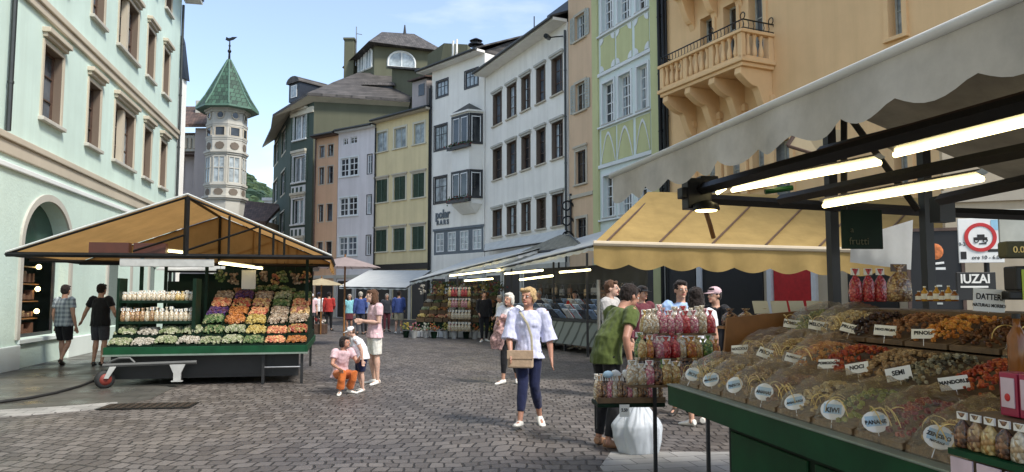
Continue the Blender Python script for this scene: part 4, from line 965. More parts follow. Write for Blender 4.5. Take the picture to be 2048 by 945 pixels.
# ---------------------------------------------------------------- stall helpers
def scallop(P0, P1, ztop, drop, pitch=.35, amp=.05, thick=.006, n_per=8, out=None, wav=.012):
    """hanging cloth strip with a scalloped hem, from P0 to P1 (x, y) at height ztop (number or pair)"""
    P0, P1 = Vector((*P0, 0)), Vector((*P1, 0)); ln = (P1 - P0).length; u = (P1 - P0).normalized(); nn = Vector((u.y, -u.x, 0))
    n = max(2, int(ln / pitch * n_per)); z0, z1 = ztop if isinstance(ztop, tuple) else (ztop, ztop); q = MB(); vs = []; J = 4
    for i in range(n + 1):
        s = ln * i / n; ph = s / pitch; dr = drop + amp * abs(math.sin(math.pi * ph)) - amp * .5
        for j in range(J + 1):
            t = j / J; o = wav * math.sin(s * 9 + 1.3 * math.sin(s * 3)) * t * 2
            vs.append(P0 + u * s + nn * o + Vector((0, 0, z0 + (z1 - z0) * i / n - dr * t)))
    q.add(vs, [(i * (J + 1) + j, (i + 1) * (J + 1) + j, (i + 1) * (J + 1) + j + 1, i * (J + 1) + j + 1) for i in range(n) for j in range(J)])
    return q
def sag(q, A, B, C, D, nu=14, nv=8, dip=.05, thick=0):
    """cloth sheet between four corners (A-B front, D-C back) with a light sag"""
    A, B, C, D = map(Vector, (A, B, C, D)); vs = []
    for j in range(nv + 1):
        for i in range(nu + 1):
            u, v = i / nu, j / nv; p = A.lerp(B, u).lerp(D.lerp(C, u), v)
            p = p + Vector((0, 0, .035 * noise.noise(p * 2.1) * math.sin(math.pi * u) * math.sin(math.pi * v))) - Vector((0, 0, dip * math.sin(math.pi * u) * math.sin(math.pi * v) + dip * .25 * math.sin(u * 22) * math.sin(math.pi * v))); vs.append(p)
    q.add(vs, [(j * (nu + 1) + i, j * (nu + 1) + i + 1, (j + 1) * (nu + 1) + i + 1, (j + 1) * (nu + 1) + i) for j in range(nv) for i in range(nu)]); return q
def heap(x0, x1, y0, y1, zf, r, n, dome=.06, sq=1.0):
    q = MB(); cx, cy = (x0 + x1) / 2, (y0 + y1) / 2
    for i in range(n):
        a, b = random.uniform(x0 + r, x1 - r), random.uniform(y0 + r, y1 - r)
        e = 1 - max(abs(a - cx) / max(.01, (x1 - x0) / 2), abs(b - cy) / max(.01, (y1 - y0) / 2)) ** 2
        q.pebble((a, b, zf(a, b) + dome * e + random.uniform(-.3, .5) * r), r * random.uniform(.65, 1.3), sq * random.uniform(.6, 1.1))
    return q
NUT = {
 'walnuts': island('walnut', [(.42, .27, .12), (.33, .19, .08), (.5, .34, .17)], .6), 'almonds': island('almond', [(.30, .13, .05), (.24, .1, .04), (.36, .18, .07)], .5),
 'raisins': island('golden_raisin', [(.50, .30, .06), (.40, .2, .04), (.55, .38, .1)], .4), 'prunes': island('prune', [(.035, .02, .016), (.06, .03, .02), (.1, .045, .025)], .35),
 'goji': island('red_dried_fruit', [(.42, .06, .02), (.5, .12, .03), (.3, .04, .02)], .4), 'apricots': island('apricot', [(.62, .24, .04), (.7, .33, .06), (.5, .17, .03)], .45),
 'kiwi': island('green_dried_fruit', [(.25, .27, .05), (.35, .36, .08), (.16, .18, .04)], .45), 'ginger': island('ginger', [(.62, .45, .18), (.7, .55, .28), (.55, .36, .12)], .5),
 'seeds': island('seed_mix', [(.22, .2, .12), (.4, .36, .24), (.1, .09, .06), (.3, .22, .1)], .6), 'dates': island('date', [(.16, .06, .02), (.22, .09, .03), (.1, .04, .015)], .35),
 'cranberries': island('cranberry', [(.26, .02, .02), (.34, .05, .03), (.18, .015, .015)], .35), 'peppers': island('dried_pepper', [(.5, .1, .02), (.36, .05, .02), (.55, .2, .04)], .4)}
FR = {
 'cabbages': island('pale_green_fruit', [(.27, .3, .16), (.36, .37, .22), (.2, .24, .11), (.44, .43, .3)], .5), 'garlic': island('white_bulb', [(.46, .42, .34), (.54, .5, .42), (.36, .32, .25)], .6),
 'oranges': island('orange_fruit', [(.42, .15, .035), (.48, .2, .06), (.3, .1, .03)], .45), 'peaches': island('peach_fruit', [(.65, .28, .14), (.7, .42, .2), (.5, .14, .08)], .5),
 'apples': island('red_apple', [(.34, .06, .04), (.42, .16, .07), (.4, .27, .1)], .35), 'plums': island('plum', [(.06, .03, .12), (.1, .05, .16), (.14, .05, .08)], .4),
 'lemons': island('lemon', [(.46, .35, .1), (.5, .4, .15), (.38, .26, .06)], .45), 'onions': island('onion', [(.5, .3, .12), (.6, .42, .2), (.36, .14, .1)], .45),
 'greens': island('green_produce', [(.05, .10, .03), (.09, .16, .05), (.16, .22, .09), (.3, .3, .15)], .6), 'mushrooms': island('brown_produce', [(.32, .24, .16), (.45, .37, .28), (.22, .15, .1)], .6)}

# ================================================================ near right stall
rs = empty('dried_fruit_stall', (1.2, 5.58, 0), R(9.8)); tag(rs, 'large dark green market stall with white scalloped canopy and dried fruit display at the right', 'market stall')
TI = (Matrix.Translation((1.2, 5.58, 0)) @ Matrix.Rotation(R(9.8), 4, 'Z')).inverted(); TW = TI.inverted()
def lo(x, y, Y): return TI @ at(x, y, Y)
LEN = 4.9
q = MB(); q.box(.02, 1.9, -LEN, -.0, .86, .9); q.build('counter_board', M['dgreen'], rs)
q = MB(); q.prism([(-.06, 0.02, .95), (-.06, -LEN, .95), (.02, -LEN, .95), (.02, .02, .95)], (0, 0, -.012)); q.build('counter_rim', M['edge'], rs, bevel=.004)
q = MB(); q.box(-.05, .018, -LEN, .015, .8, .936); q.box(-.05, 1.9, .0, .02, .8, .936); q.build('green_fascia', M['green'], rs)
q = MB(); q.box(.12, 1.8, -LEN, -.62, 0.0, .86); q.build('base_cabinet', M['dgreen'], rs)
q = MB(); q.box(.106, .12, -1.55, -.66, .08, .72); q.box(.106, .12, -2.6, -1.62, .08, .72); q.box(.106, .12, -3.7, -2.68, .08, .72); q.build('cabinet_door', M['green'], rs, bevel=.01)
# tiers under the trays
tiers = [(.02, .42, .955), (.42, .82, 1.125), (.82, 1.24, 1.31)]
q = MB()
for (a, b, z) in tiers: q.box(a - .01, b + .02, -LEN, -.02, .9, z - .012)
q.box(1.24, 1.75, -LEN, -.02, .9, 1.5); q.build('stepped_display', M['traywood'], rs)
q = MB(); q.prism([(.38, .0, 1.08), (1.3, .0, 1.3), (1.3, .0, 1.50), (.9, .0, 1.47), (.42, .0, 1.43)], (0, .025, 0)); q.build('end_board', M['wood'], rs)
# posts, beams
q = MB(); pz = 3.0
for (x_, y_) in ((1.32, .02), (1.32, -3.4)): q.box(x_ - .035, x_ + .035, y_ - .035, y_ + .035, 0 if x_ > 1.8 else .9, 2.95)
p2 = lo(1855, 500, 5.75); q.box(p2.x - .035, p2.x + .035, p2.y - .035, p2.y + .035, .9, 2.9); 
q.build_each('post', M['black'], rs)
def beam(a, b, r=.03, name='beam', m='black'): return MB().tube([lo(*a), lo(*b)], r * 1.3, 4).build(name, M[m], rs)
beam((1392, 382, 5.62), (2300, 140, 2.6), .032); beam((1400, 398, 5.6), (1860, 424, 5.9), .03); beam((1860, 424, 5.9), (2300, 440, 5.2), .03)
beam((1560, 400, 5.3), (2300, 250, 3.0), .028); beam((1640, 300, 5.5), (2250, 150, 3.0), .02); beam((1850, 258, 4.2), (2300, 150, 3.0), .022)
beam((1700, 235, 5.4), (1835, 420, 5.5), .022); beam((1688, 228, 5.6), (1688, 420, 5.6), .022); beam((1880, 400, 5.0), (2200, 330, 3.6), .03)
beam((1400, 372, 5.62), (2300, 118, 2.62), .012, 'cable_rail', 'brownwood')
q = MB(); c = lo(1392, 385, 5.6); q.box(c.x - .09, c.x + .1, c.y - .06, c.y + .06, c.z - .13, c.z + .1); q.box(c.x + .02, c.x + .16, c.y - .05, c.y + .05, c.z + .06, c.z + .12); q.box(c.x - .13, c.x - .06, c.y - .05, c.y + .05, c.z - .05, c.z + .03); q.build('corner_bracket', M['black'], rs, bevel=.006)
c = lo(1885, 428, 5.2); MB().box(c.x - .06, c.x + .06, c.y - .05, c.y + .05, c.z - .06, c.z + .12).build('junction_box', M['black'], rs)
# canopy: scalloped valance, front roll, cloth to the ridge
VA, VB = (-.43, .1), (-.17, -LEN); zc_ = 2.5
q = scallop(VA, VB, zc_, .205, .33, .055); q.build('valance', M['canvas_g'], rs, smooth=True)
q = scallop((VA[0], .1), (2.9, .12), zc_ + .02, .0, .4, .02); 
q = MB(); q.tube([(VA[0], .14, zc_), (VB[0], -LEN, zc_)], .021, 10); q.build('front_roll', M['canvas_w'], rs, smooth=True)
q = MB(); sag(q, (VA[0], .1, zc_ + .02), (VB[0], -LEN, zc_ + .02), (1.3, -LEN, 3.15), (1.3, .1, 3.15), 20, 8, .05); q.build('canopy', M['canvas_u'], rs, smooth=True)
q = MB(); sag(q, (1.3, .1, 3.15), (1.3, -LEN, 3.15), (3.0, -LEN, 2.55), (3.0, .1, 2.55), 20, 8, .05); q.build('canopy', M['canvas_u'], rs, smooth=True)
q = MB(); q.add([lo(1575, 292, 6.6), lo(1602, 250, 6.6), lo(1690, 262, 6.4), lo(1690, 298, 6.4), lo(1640, 312, 6.5)], [(0, 1, 2, 3, 4)]); q.build('canvas_flap', M['canvas_c'], rs)
q = MB(); q.tube([lo(1575, 292, 6.6), lo(1602, 250, 6.6)], .02, 6); q.tube([lo(1575, 292, 6.6), lo(1640, 312, 6.5), lo(1690, 298, 6.4)], .015, 6); q.build('flap_trim', M['brownwood'], rs)
# strip lights
def strip(par, A, B, r=.016, name='strip_light', hous=True):
    s_ = empty(name); s_.parent = par; A, B = Vector(A), Vector(B)
    if hous: MB().tube([A + Vector((0, 0, .035)), B + Vector((0, 0, .035))], [(.045, .02)] * 2, 4, side=(1, 0, 0)).build('housing', M['steel'], s_)
    MB().tube([A, B], r, 8).build('tube', M['tubeL'], s_); return s_
strip(rs, lo(1465, 381, 5.3), lo(1760, 326, 4.15)); strip(rs, lo(1790, 310, 3.95), lo(2110, 232, 3.0)); strip(rs, lo(1648, 412, 5.0), lo(1965, 358, 3.85)); strip(rs, lo(1435, 386, 5.5), lo(1450, 376, 5.4), hous=False)
q = MB(); q.tube([lo(1530, 384, 4.9), lo(1585, 376, 4.9)], .018, 8); q.build('green_lamp', M['green'], rs)
lp = empty('work_lamp'); lp.parent = rs; c = lo(1412, 418, 5.5)
q = MB(); q.lathe(c, [(.03, .06), (.09, .03), (.1, .0), (.1, -.01)], 16); q.build('lamp_shade', M['black'], lp, smooth=True); q = MB(); q.lathe(c, [(.075, -.018), (.08, -.012)], 16); q.build('bulb', M['bulb'], lp)
q = MB(); q.tube([lo(1412, 425, 6.1), lo(1420, 450, 6.1), lo(1427, 476, 6.15)], .02, 8); q.build('pole_bend', M['wood'], lp)

# hanging board, draped cloth, wall posters and road sign
hb = empty('hanging_board', TW @ lo(1722, 420, 5.5), R(4)); tag(hb, 'dark green board hanging under the canopy beams beside the black post', 'board')
MB().box(-.155, .155, -.01, .01, -.29, 0).build('board', M['dgreen'], hb, bevel=.004)
text_mesh('lettering', 'frutti', .075, M['olive'], hb, (-.03, -.013, -.235), (R(90), 0, 0)); text_mesh('lettering', 'a', .06, M['olive'], hb, (-.08, -.013, -.15), (R(90), 0, 0))
q = MB(); sag(q, TW @ lo(1702, 478, 6.6), TW @ lo(1826, 440, 6.6), TW @ lo(1822, 540, 6.7), TW @ lo(1700, 525, 6.7), 14, 8, .04)
tag(q.build('white_sheet', M['canvas_w'], smooth=True), 'white cloth sheet hung behind the jars under the canopy', 'cloth')
def signpost(name, label, cat, P, w_, h_, rz=0): e = empty(name, P, rz); tag(e, label, cat); return e
sg = signpost('road_sign', 'white no motor vehicles sign with red ring on a grey post behind the stall', 'road sign', Vector((at(1961, 480, 8).x, 8, 0)), 0, 0, R(-14))
zs0, zs1 = at(1961, 526, 8).z, at(1961, 437, 8).z; sw_ = .215
MB().box(-sw_, sw_, -.012, .012, zs0, zs1).build('sign_plate', M['paper'], sg, bevel=.004)
MB().tube([(0.06, .04, 0), (.06, .04, zs1 + .1)], .028, 10).build('post', M['iron'], sg)
zc2 = zs0 + (zs1 - zs0) * .57
q = MB(); q.lathe((0, 0, 0), [(.118, 0), (.118, .006), (.155, .006), (.155, 0)], 36); o = q.build('red_ring', M['red'], sg); o.rotation_euler = (R(90), 0, 0); o.location = (-.005, -.014, zc2)
q = MB(); q.lathe((0, 0, 0), [(.117, 0), (.117, .002)], 32); o = q.build('white_disc', M['paper'], sg); o.rotation_euler = (R(90), 0, 0); o.location = (-.005, -.0135, zc2)
q = MB()   # motorcycle over car pictogram
q.box(-.07, .06, -.0185, -.0165, zc2 - .03, zc2 + .0); q.box(-.035, .035, -.0186, -.0164, zc2 + .0, zc2 + .03)
for cx_ in (-.045, .04): q.tube([(cx_ + .02 * math.cos(a), -.018, zc2 - .035 + .02 * math.sin(a)) for a in [i * .7 for i in range(10)]], .005, 5)
q.box(-.02, .05, -.0186, -.0164, zc2 - .075, zc2 - .062); q.build('pictogram', M['ink'], sg)
MB().box(.1, sw_ - .01, -.0145, -.0135, zs1 - .13, zs1 - .02).build('blue_patch', simple('pale_blue', (.3, .55, .7), .6), sg); MB().box(.06, sw_ - .01, -.015, -.0135, zs0 + .115, zs0 + .145).build('dark_bar', M['ink'], sg)
MB().box(-sw_ + .015, -sw_ + .07, -.0148, -.0135, zs0 + .04, zs0 + .12).build('small_symbol', M['ink'], sg)
text_mesh('lettering', '0-24', .05, M['ink'], sg, (-.17, -.0135, zs0 + .2), (R(90), 0, 0)); text_mesh('lettering', 'ore 10 - 6.00', .055, M['ink'], sg, (.05, -.0135, zs0 + .055), (R(90), 0, 0))
ps = signpost('poster_case', 'black framed poster with orange picture on the beige wall behind the stall', 'poster', Vector((at(1870, 520, 12).x, 12, 0)), 0, 0, R(-20)); q = MB()
z0_, z1_ = at(1870, 606, 12).z - .3, at(1870, 463, 12).z; w_ = .36; q.box(-w_, w_, -.02, .03, z0_, z1_); q.build('panel', M['black'], ps)
q = MB(); q.box(-w_ - .05, -w_, -.04, .03, z0_, z1_ + .05); q.box(w_, w_ + .05, -.04, .03, z0_, z1_ + .05); q.box(-w_, w_, -.04, .03, z1_, z1_ + .05); q.build('frame', M['brownwood'], ps)
q = MB(); q.ball((.0, -.03, z1_ - .33), .12, .01, .13); q.build('orange_picture', simple('orange_print', (.55, .16, .04), .5, var=.4, scale=20), ps); q = MB(); q.tube([(-.13, -.025, z1_ - .5), (-.05, -.025, z1_ - .53), (.12, -.025, z1_ - .51)], .02, 5); q.box(-.09, .14, -.026, -.021, z1_ - .62, z1_ - .58); q.build('pale_print', M['paper'], ps)
q = MB()
for i in range(7): q.box(-.16 + .12 * (i % 2), -.06 + .12 * (i % 2) + .02, -.026, -.021, z1_ - .82 - .07 * i, z1_ - .79 - .07 * i)
q.build('print_lines', M['greywood'], ps)
wp = tag(empty('beige_wall', Vector((at(1935, 520, 12.5).x, 12.5, 0)), R(-22)), 'beige stone doorway wall standing behind the jars of the stall', 'wall')
MB().box(-.3, 2.6, 0, .3, 0, 4.2).build('wall', M['beige'], wp); MB().box(-.34, 2.65, -.06, -.001, 3.15, 3.35).build('cornice', M['sand'], wp)
bb = tag(empty('black_board', TW @ lo(1952, 575, 7.0), R(-8)), 'black board with large white letters below the road sign', 'board')
MB().box(-.17, .17, -.012, .012, -.12, .14).build('board', M['black'], bb, bevel=.004); text_mesh('lettering', 'IUZAI', .115, M['paper'], bb, (-.01, -.014, .075), (R(90), 0, 0), bold=.003, sx=.9); MB().box(-.14, .1, -.016, -.013, -.005, .012).build('white_line', M['paper'], bb)
wb_ = tag(empty('white_board', TW @ lo(2030, 450, 6.2), R(-6)), 'pale grey panel hanging at the right edge above the weighing scale', 'board'); MB().box(-.13, .5, -.01, .01, -.16, .13).build('board', M['greywood'], wb_, bevel=.004)
# weighing scale with lime panel
scl = tag(empty('weighing_scale', TW @ lo(2040, 600, 4.3), R(-8)), 'dark weighing scale with lime green front panel on the display top', 'scale')
MB().box(-.1, .32, -.09, .09, 0, .05).build('base', M['black'], scl, bevel=.01); MB().box(-.03, .3, -.095, -.091, .0, .17).build('lime_panel', M['limegreen'], scl)
MB().box(-.06, .33, -.09, .05, .051, .19).build('housing', M['black'], scl, bevel=.01); q = MB(); q.box(-.11, .33, -.1, .0, .235, .33); q.build('display_head', M['olive'], scl, bevel=.015)
q = MB(); q.tube([(.1, 0, .18), (.1, 0, .25)], .02, 8); q.build('neck', M['black'], scl); text_mesh('digits', '0.00', .05, M['lemon'] if 'lemon' in M else M['ribbon'], scl, (-.03, -.103, .28), (R(90), 0, 0)); MB().box(.05, .2, -.104, -.1005, .255, .315).build('display_glass', M['curtain'], scl)

# trays
def card(label, P, text, wd=.13, ht=.09, rz=0, tilt=20, rnd=False, sub=None, yaw=0):
    e = empty('price_card', P); e.rotation_euler = (R(-tilt), R(yaw), rz); tag(e, label, 'card', 'name cards stuck in the dried fruit trays')
    if rnd:
        q = MB(); q.prism([(wd * .62 * math.cos(a), 0, ht * .6 + ht * .75 * math.sin(a)) for a in [i * .3925 for i in range(16)]], (0, .003, 0)); o = q.build('disc', M['paper'], e)
    else: o = MB().box(-wd / 2, wd / 2, 0, .003, 0, ht).build('card', M['paper'], e)
    if rnd: MB().box(-wd * .45, wd * .45, -.001, -.0002, ht * .3, ht * 1.0).build('blue_panel', M['paleblue'], e)
    s_ = min(ht * .5, wd / max(3, len(text)) * 1.75); text_mesh('lettering', text, s_, M['ink'], e, (0, -.002, ht * (.64 if sub else .55)), (R(90), 0, 0), bold=.0012, ext=.0005, sx=.85)
    if sub: text_mesh('lettering', sub, s_ * .55, M['ink'], e, (0, -.002, ht * .27), (R(90), 0, 0), bold=.0006, ext=.0005, sx=.85)
    MB().tube([(0, .003, .01), (0, .004, -.05)], .002, 5).build('stick', M['whitepl'], e)
    return e
M['paleblue'] = simple('pale_blue_card', (.38, .55, .68), .6, var=.1)
pitch = .345
RZ = R(9.8)
def tray(row, i, nut, desc, wrap, r=.014, n=170, text=None, sub=None):
    a, b, z = tiers[row]; y1 = -.03 - i * pitch; y0 = y1 - pitch + .02; tl = .07
    P = TW @ Vector(((a + b) / 2, (y0 + y1) / 2, z)); t = empty('fruit_tray', P, RZ)
    tag(t, desc, 'tray', 'dried fruit trays on the stall'); w2, d2 = (b - a) / 2, (y1 - y0) / 2
    q = MB(); rise = .12
    zf = lambda x_, y_: rise * (x_ + w2) / (2 * w2) + .012
    for (p, s_) in (((-w2, -d2), (-w2 + .016, d2)), ((w2 - .016, -d2), (w2, d2)), ((-w2 + .016, -d2), (w2 - .016, -d2 + .016)), ((-w2 + .016, d2 - .016), (w2 - .016, d2))):
        q.add([(p[0], p[1], 0), (s_[0], p[1], 0), (s_[0], s_[1], 0), (p[0], s_[1], 0), (p[0], p[1], zf(p[0], 0) + .014), (s_[0], p[1], zf(s_[0], 0) + .014), (s_[0], s_[1], zf(s_[0], 0) + .014), (p[0], s_[1], zf(p[0], 0) + .014)],
              [(3, 2, 1, 0), (4, 5, 6, 7), (0, 1, 5, 4), (1, 2, 6, 5), (2, 3, 7, 6), (3, 0, 4, 7)])
    q.add([(-w2, -d2, .001), (w2, -d2, .001), (w2, d2, .001), (-w2, d2, .001)], [(0, 1, 2, 3)]); q.add([(-w2 + .01, -d2 + .01, zf(-w2, 0)), (w2 - .01, -d2 + .01, zf(w2, 0)), (w2 - .01, d2 - .01, zf(w2, 0)), (-w2 + .01, d2 - .01, zf(-w2, 0))], [(0, 1, 2, 3)])
    q.build('rim', M['wick'] if wrap else M['traywood'], t)
    heap(-w2 + .014, w2 - .014, -d2 + .014, d2 - .014, lambda x_, y_: zf(x_, y_) + .012, r, n, .075).build('contents', NUT[nut], t)
    if wrap:
        q = MB(); nu, nv = 14, 9; vs = []
        for j in range(nv + 1):
            for k in range(nu + 1):
                u, v = k / nu * 2 - 1, j / nv * 2 - 1; e = max(0, 1 - (abs(u) ** 2.6)) * max(0, 1 - (abs(v) ** 2.6)); hN = (noise.noise(Vector((u * 3 + i * 5, v * 3, row * 7))) + .6 * noise.noise(Vector((u * 8 + i * 5, v * 8, row * 7)))) * .024
                vs.append((u * w2 * 1.01 - .012 * (k < 2), v * d2 * 1.0, zf(u * w2, 0) + .018 - .05 * (k == 0) + .135 * e ** .6 + hN * (e > 0)))
        q.add(vs, [(j * (nu + 1) + k, j * (nu + 1) + k + 1, (j + 1) * (nu + 1) + k + 1, (j + 1) * (nu + 1) + k) for j in range(nv) for k in range(nu)]); q.build('clear_wrap', M['film'], t, smooth=True)
        for k in range(6):
            q = MB(); s0 = random.uniform(-.3, .3); c0 = Vector((-w2 * random.uniform(.1, .9), d2 * random.uniform(-.8, .8), .13)); pts = []
            sg_ = random.choice((-1, 1))
            for m in range(9): an = m / 8 * 2.9; pts.append(c0 + Vector((-.03 * math.sin(an * .7), sg_ * .055 * (1 - math.cos(an)), .045 * math.sin(an) - .008 * m)))
            q.tube(pts, [(.0035, .0015)] * 9, 5, side=(0, 1, 0)); q.build('ribbon', M['ribbon'], t)
    if text:
        rd = row == 0 and wrap
        card('card reading %s on the %s' % (text.lower(), desc.split(' in ')[0] if ' in ' in desc else desc), TW @ Vector((a + .01 + (.0 if row else .0), (y0 + y1) / 2 + random.uniform(-.04, .04), z + .05)), text, .12 if not rd else .09, .07, RZ - R(42) + R(random.uniform(-16, 16)), random.uniform(20, 50), rd, sub, random.uniform(-16, 16))
    return t
rowA = [('ginger', 'ginger sticks', 'FICHI'), ('raisins', 'golden raisins', 'MANDORLE'), ('walnuts', 'walnut halves', 'PAPAYA'), ('almonds', 'brown almonds', 'ANANAS'), ('ginger', 'pale banana slices', 'ANACARDI'), ('kiwi', 'green dried kiwi', 'KIWI'), ('cranberries', 'dark red cranberries', 'BANANE'), ('raisins', 'yellow ginger cubes', 'ZENZERO'), ('ginger', 'orange papaya cubes', 'ZENZERO'), ('walnuts', 'mixed nuts', 'ARACHIDI'), ('raisins', 'sultanas', 'UVETTA')]
for i, (n_, d_, t_x) in enumerate(rowA): tray(0, i, n_, 'front row tray of %s in clear wrap' % d_, True, text=t_x, sub='NATURALE' if i in (7, 8) else None, n=110)
rowB = [('walnuts', 'wrapped cashew', 1, 'NOCCIOLE'), ('raisins', 'wrapped amber fruit', 1, 'PESCHE'), ('apricots', 'wrapped dried apricots', 1, 'ALBICOCCHE'), ('goji', 'rust red dried peppers', 0, 'POMODORI'), ('walnuts', 'light walnut kernels', 0, 'NOCI'), ('seeds', 'grey green seeds', 0, 'SEMI'), ('goji', 'bright red goji berries', 0, 'MANDORLE'), ('peppers', 'orange red mango strips', 0, 'MANGO'), ('almonds', 'toasted almonds', 0, None), ('dates', 'shiny dates', 0, None)]
for i, (n_, d_, wr, t_x) in enumerate(rowB): tray(1, i, n_, 'middle row tray of %s' % d_, bool(wr), text=t_x, r=.013, n=230)
rowC = [('kiwi', 'wrapped pale green pomelo', 1, 'POMELO'), ('ginger', 'wrapped candied peel', 1, 'MELONE'), ('prunes', 'black prunes', 0, 'PRUGNE'), ('almonds', 'chestnut brown almonds', 0, 'NOCI PECAN'), ('apricots', 'small orange physalis', 0, 'PINOLI'), ('dates', 'dark sticky dates', 0, None), ('raisins', 'wrapped honey fruit', 1, 'ANANAS'), ('dates', 'dark figs', 0, None), ('walnuts', 'brazil nuts', 0, None)]
for i, (n_, d_, wr, t_x) in enumerate(rowC): tray(2, i, n_, 'back row tray of %s' % d_, bool(wr), text=t_x, r=.015, n=190)
card('large card reading datteri on a stick at the back of the display', TW @ lo(1978, 624, 4.3), 'DATTERI', .19, .13, R(4), 0, sub='NATURALI MORBIDI', yaw=4)
# jars and packets on the back shelf
def bag(name, label, P, w_, d_, h_, mat, rz=0, group=None, top=True, topmat=None, cat='packet'):
    t = empty(name, P, rz); tag(t, label, cat, group); nzv = random.uniform(0, 50)
    q = MB(); vs = []; K = 12; rings = [(0, .8), (.04, 1), (.35, 1.05), (.7, .92), (.9, .5), (.97, .22), (1.04, .3), (1.2, .62)]
    for z, s_ in rings:
        for k in range(K):
            a = 2 * math.pi * k / K; ca, sa = math.cos(a), math.sin(a); f = 1 + .08 * noise.noise(Vector((ca * 2, sa * 2, z * 3 + nzv)))
            vs.append((w_ / 2 * s_ * f * math.copysign(abs(ca) ** .6, ca), d_ / 2 * (s_ if z < .8 else s_ * .6) * f * math.copysign(abs(sa) ** .6, sa), h_ * z * .82))
    n = len(rings); q.add(vs, [(i * K + k, i * K + (k + 1) % K, (i + 1) * K + (k + 1) % K, (i + 1) * K + k) for i in range(n - 1) for k in range(K)] + [tuple(range(K))[::-1], tuple(range((n - 1) * K, n * K))])
    q.build('pouch', mat, t, smooth=True)
    if top: q = MB(); q.box(-w_ * .38, w_ * .38, -.004, .004, h_ * .8, h_); q.build('card_top', topmat or M['paper'], t)
    return t
def mixm(name, cols, sc=60, rough=.25):
    """packed sweets seen through clear film: cell pattern of the goods"""
    m, t, b = nodes(name); v = t.nodes.new('ShaderNodeTexVoronoi'); v.inputs['Scale'].default_value = sc
    t.links.new(t.nodes.new('ShaderNodeTexCoord').outputs['Object'], v.inputs['Vector'])
    r = t.nodes.new('ShaderNodeValToRGB'); r.color_ramp.interpolation = 'CONSTANT'; e = r.color_ramp.elements
    while len(e) < len(cols): e.new(.5)
    for i, cc in enumerate(cols): e[i].position = i / len(cols); e[i].color = (*cc, 1)
    sp = t.nodes.new('ShaderNodeSeparateColor'); t.links.new(v.outputs['Color'], sp.inputs[0]); t.links.new(sp.outputs[0], r.inputs[0])
    t.links.new(mixc(t, 1.0, r.outputs[0], ramp(t, v.outputs['Distance'], [(.0, (1.1,) * 3), (.9, (.45,) * 3)]), 'MULTIPLY'), b.inputs['Base Color'])
    b.inputs['Roughness'].default_value = rough; b.inputs['Coat Weight'].default_value = .6; b.inputs['Coat Roughness'].default_value = .1
    bump(t, b, v.outputs['Distance'], .7, -.01); return m
nm = {'cream': 'pale', 'pink': 'pink', 'dark': 'dark', 'green': 'green', 'gold': 'golden', 'red': 'red', 'orange': 'orange', 'brown': 'brown'}
GM = {'red': mixm('red_sweets', [(.55, .03, .04), (.65, .12, .1), (.4, .02, .03)]), 'pink': mixm('pink_sweets', [(.65, .3, .3), (.75, .5, .45), (.5, .12, .18)]), 'brown': mixm('nut_mix', [(.4, .22, .09), (.55, .38, .18), (.2, .1, .05)]),
      'gold': mixm('golden_mix', [(.6, .42, .14), (.7, .55, .25), (.45, .25, .07)]), 'green': mixm('green_mix', [(.12, .28, .05), (.35, .42, .1), (.06, .15, .04)]), 'cream': mixm('pale_mix', [(.65, .56, .4), (.75, .7, .58), (.5, .36, .2)]),
      'dark': mixm('dark_mix', [(.06, .03, .02), (.14, .06, .03), (.3, .14, .06)]), 'orange': mixm('orange_mix', [(.6, .22, .03), (.7, .35, .05), (.45, .12, .03)])}
for k, (px_, c_) in enumerate(((1712, 'red'), (1738, 'red'), (1762, 'red'))): bag('fruit_packet', 'red printed packet, %s from the black post on the back shelf' % ORD[k], TW @ lo(px_, 604, 5.4), .085, .06, .24, GM[c_], RZ, 'red packets on the back shelf')
bag('nut_bag', 'clear bag of brown nuts beside the red packets', TW @ lo(1800, 604, 5.2), .16, .1, .26, GM['brown'], RZ, topmat=M['brownwood'])
def bottle(name, label, P, r, h_, mat, cap, group=None, cat='bottle', lab=None):
    t = empty(name, P); tag(t, label, cat, group)
    MB().lathe((0, 0, 0), [(r * .9, 0), (r, .01), (r, h_ * .62), (r * .5, h_ * .76), (r * .36, h_ * .8), (r * .36, h_ * .92)], 14).build('glass', mat, t, smooth=True); MB().lathe((0, 0, 0), [(r * .42, h_ * .921), (r * .42, h_)], 12).build('cap', cap, t)
    if lab: MB().lathe((0, 0, 0), [(r * 1.02, h_ * .15), (r * 1.02, h_ * .5)], 14).build('paper_label', lab, t)
    return t
M['amber'] = simple('amber_glass', (.25, .09, .02), .15, var=.3); M['honey'] = simple('honey_glass', (.5, .26, .03), .15, var=.3)
for k in range(7): bottle('jam_jar', 'small lidded jar, %s in the row right of the nut bag' % ORD[k], TW @ lo(1838 + k * 12, 603, 5.1 - k * .06), .022, .07 + .03 * (k % 2), M['honey'] if k % 2 else M['amber'], M['paper'], 'small jars on the back shelf', 'jar', M['paper'])
bottle('amber_bottle', 'brown bottle with black cap at the right end of the trays', TW @ lo(2038, 750, 3.0), .036, .24, M['amber'], M['black'])
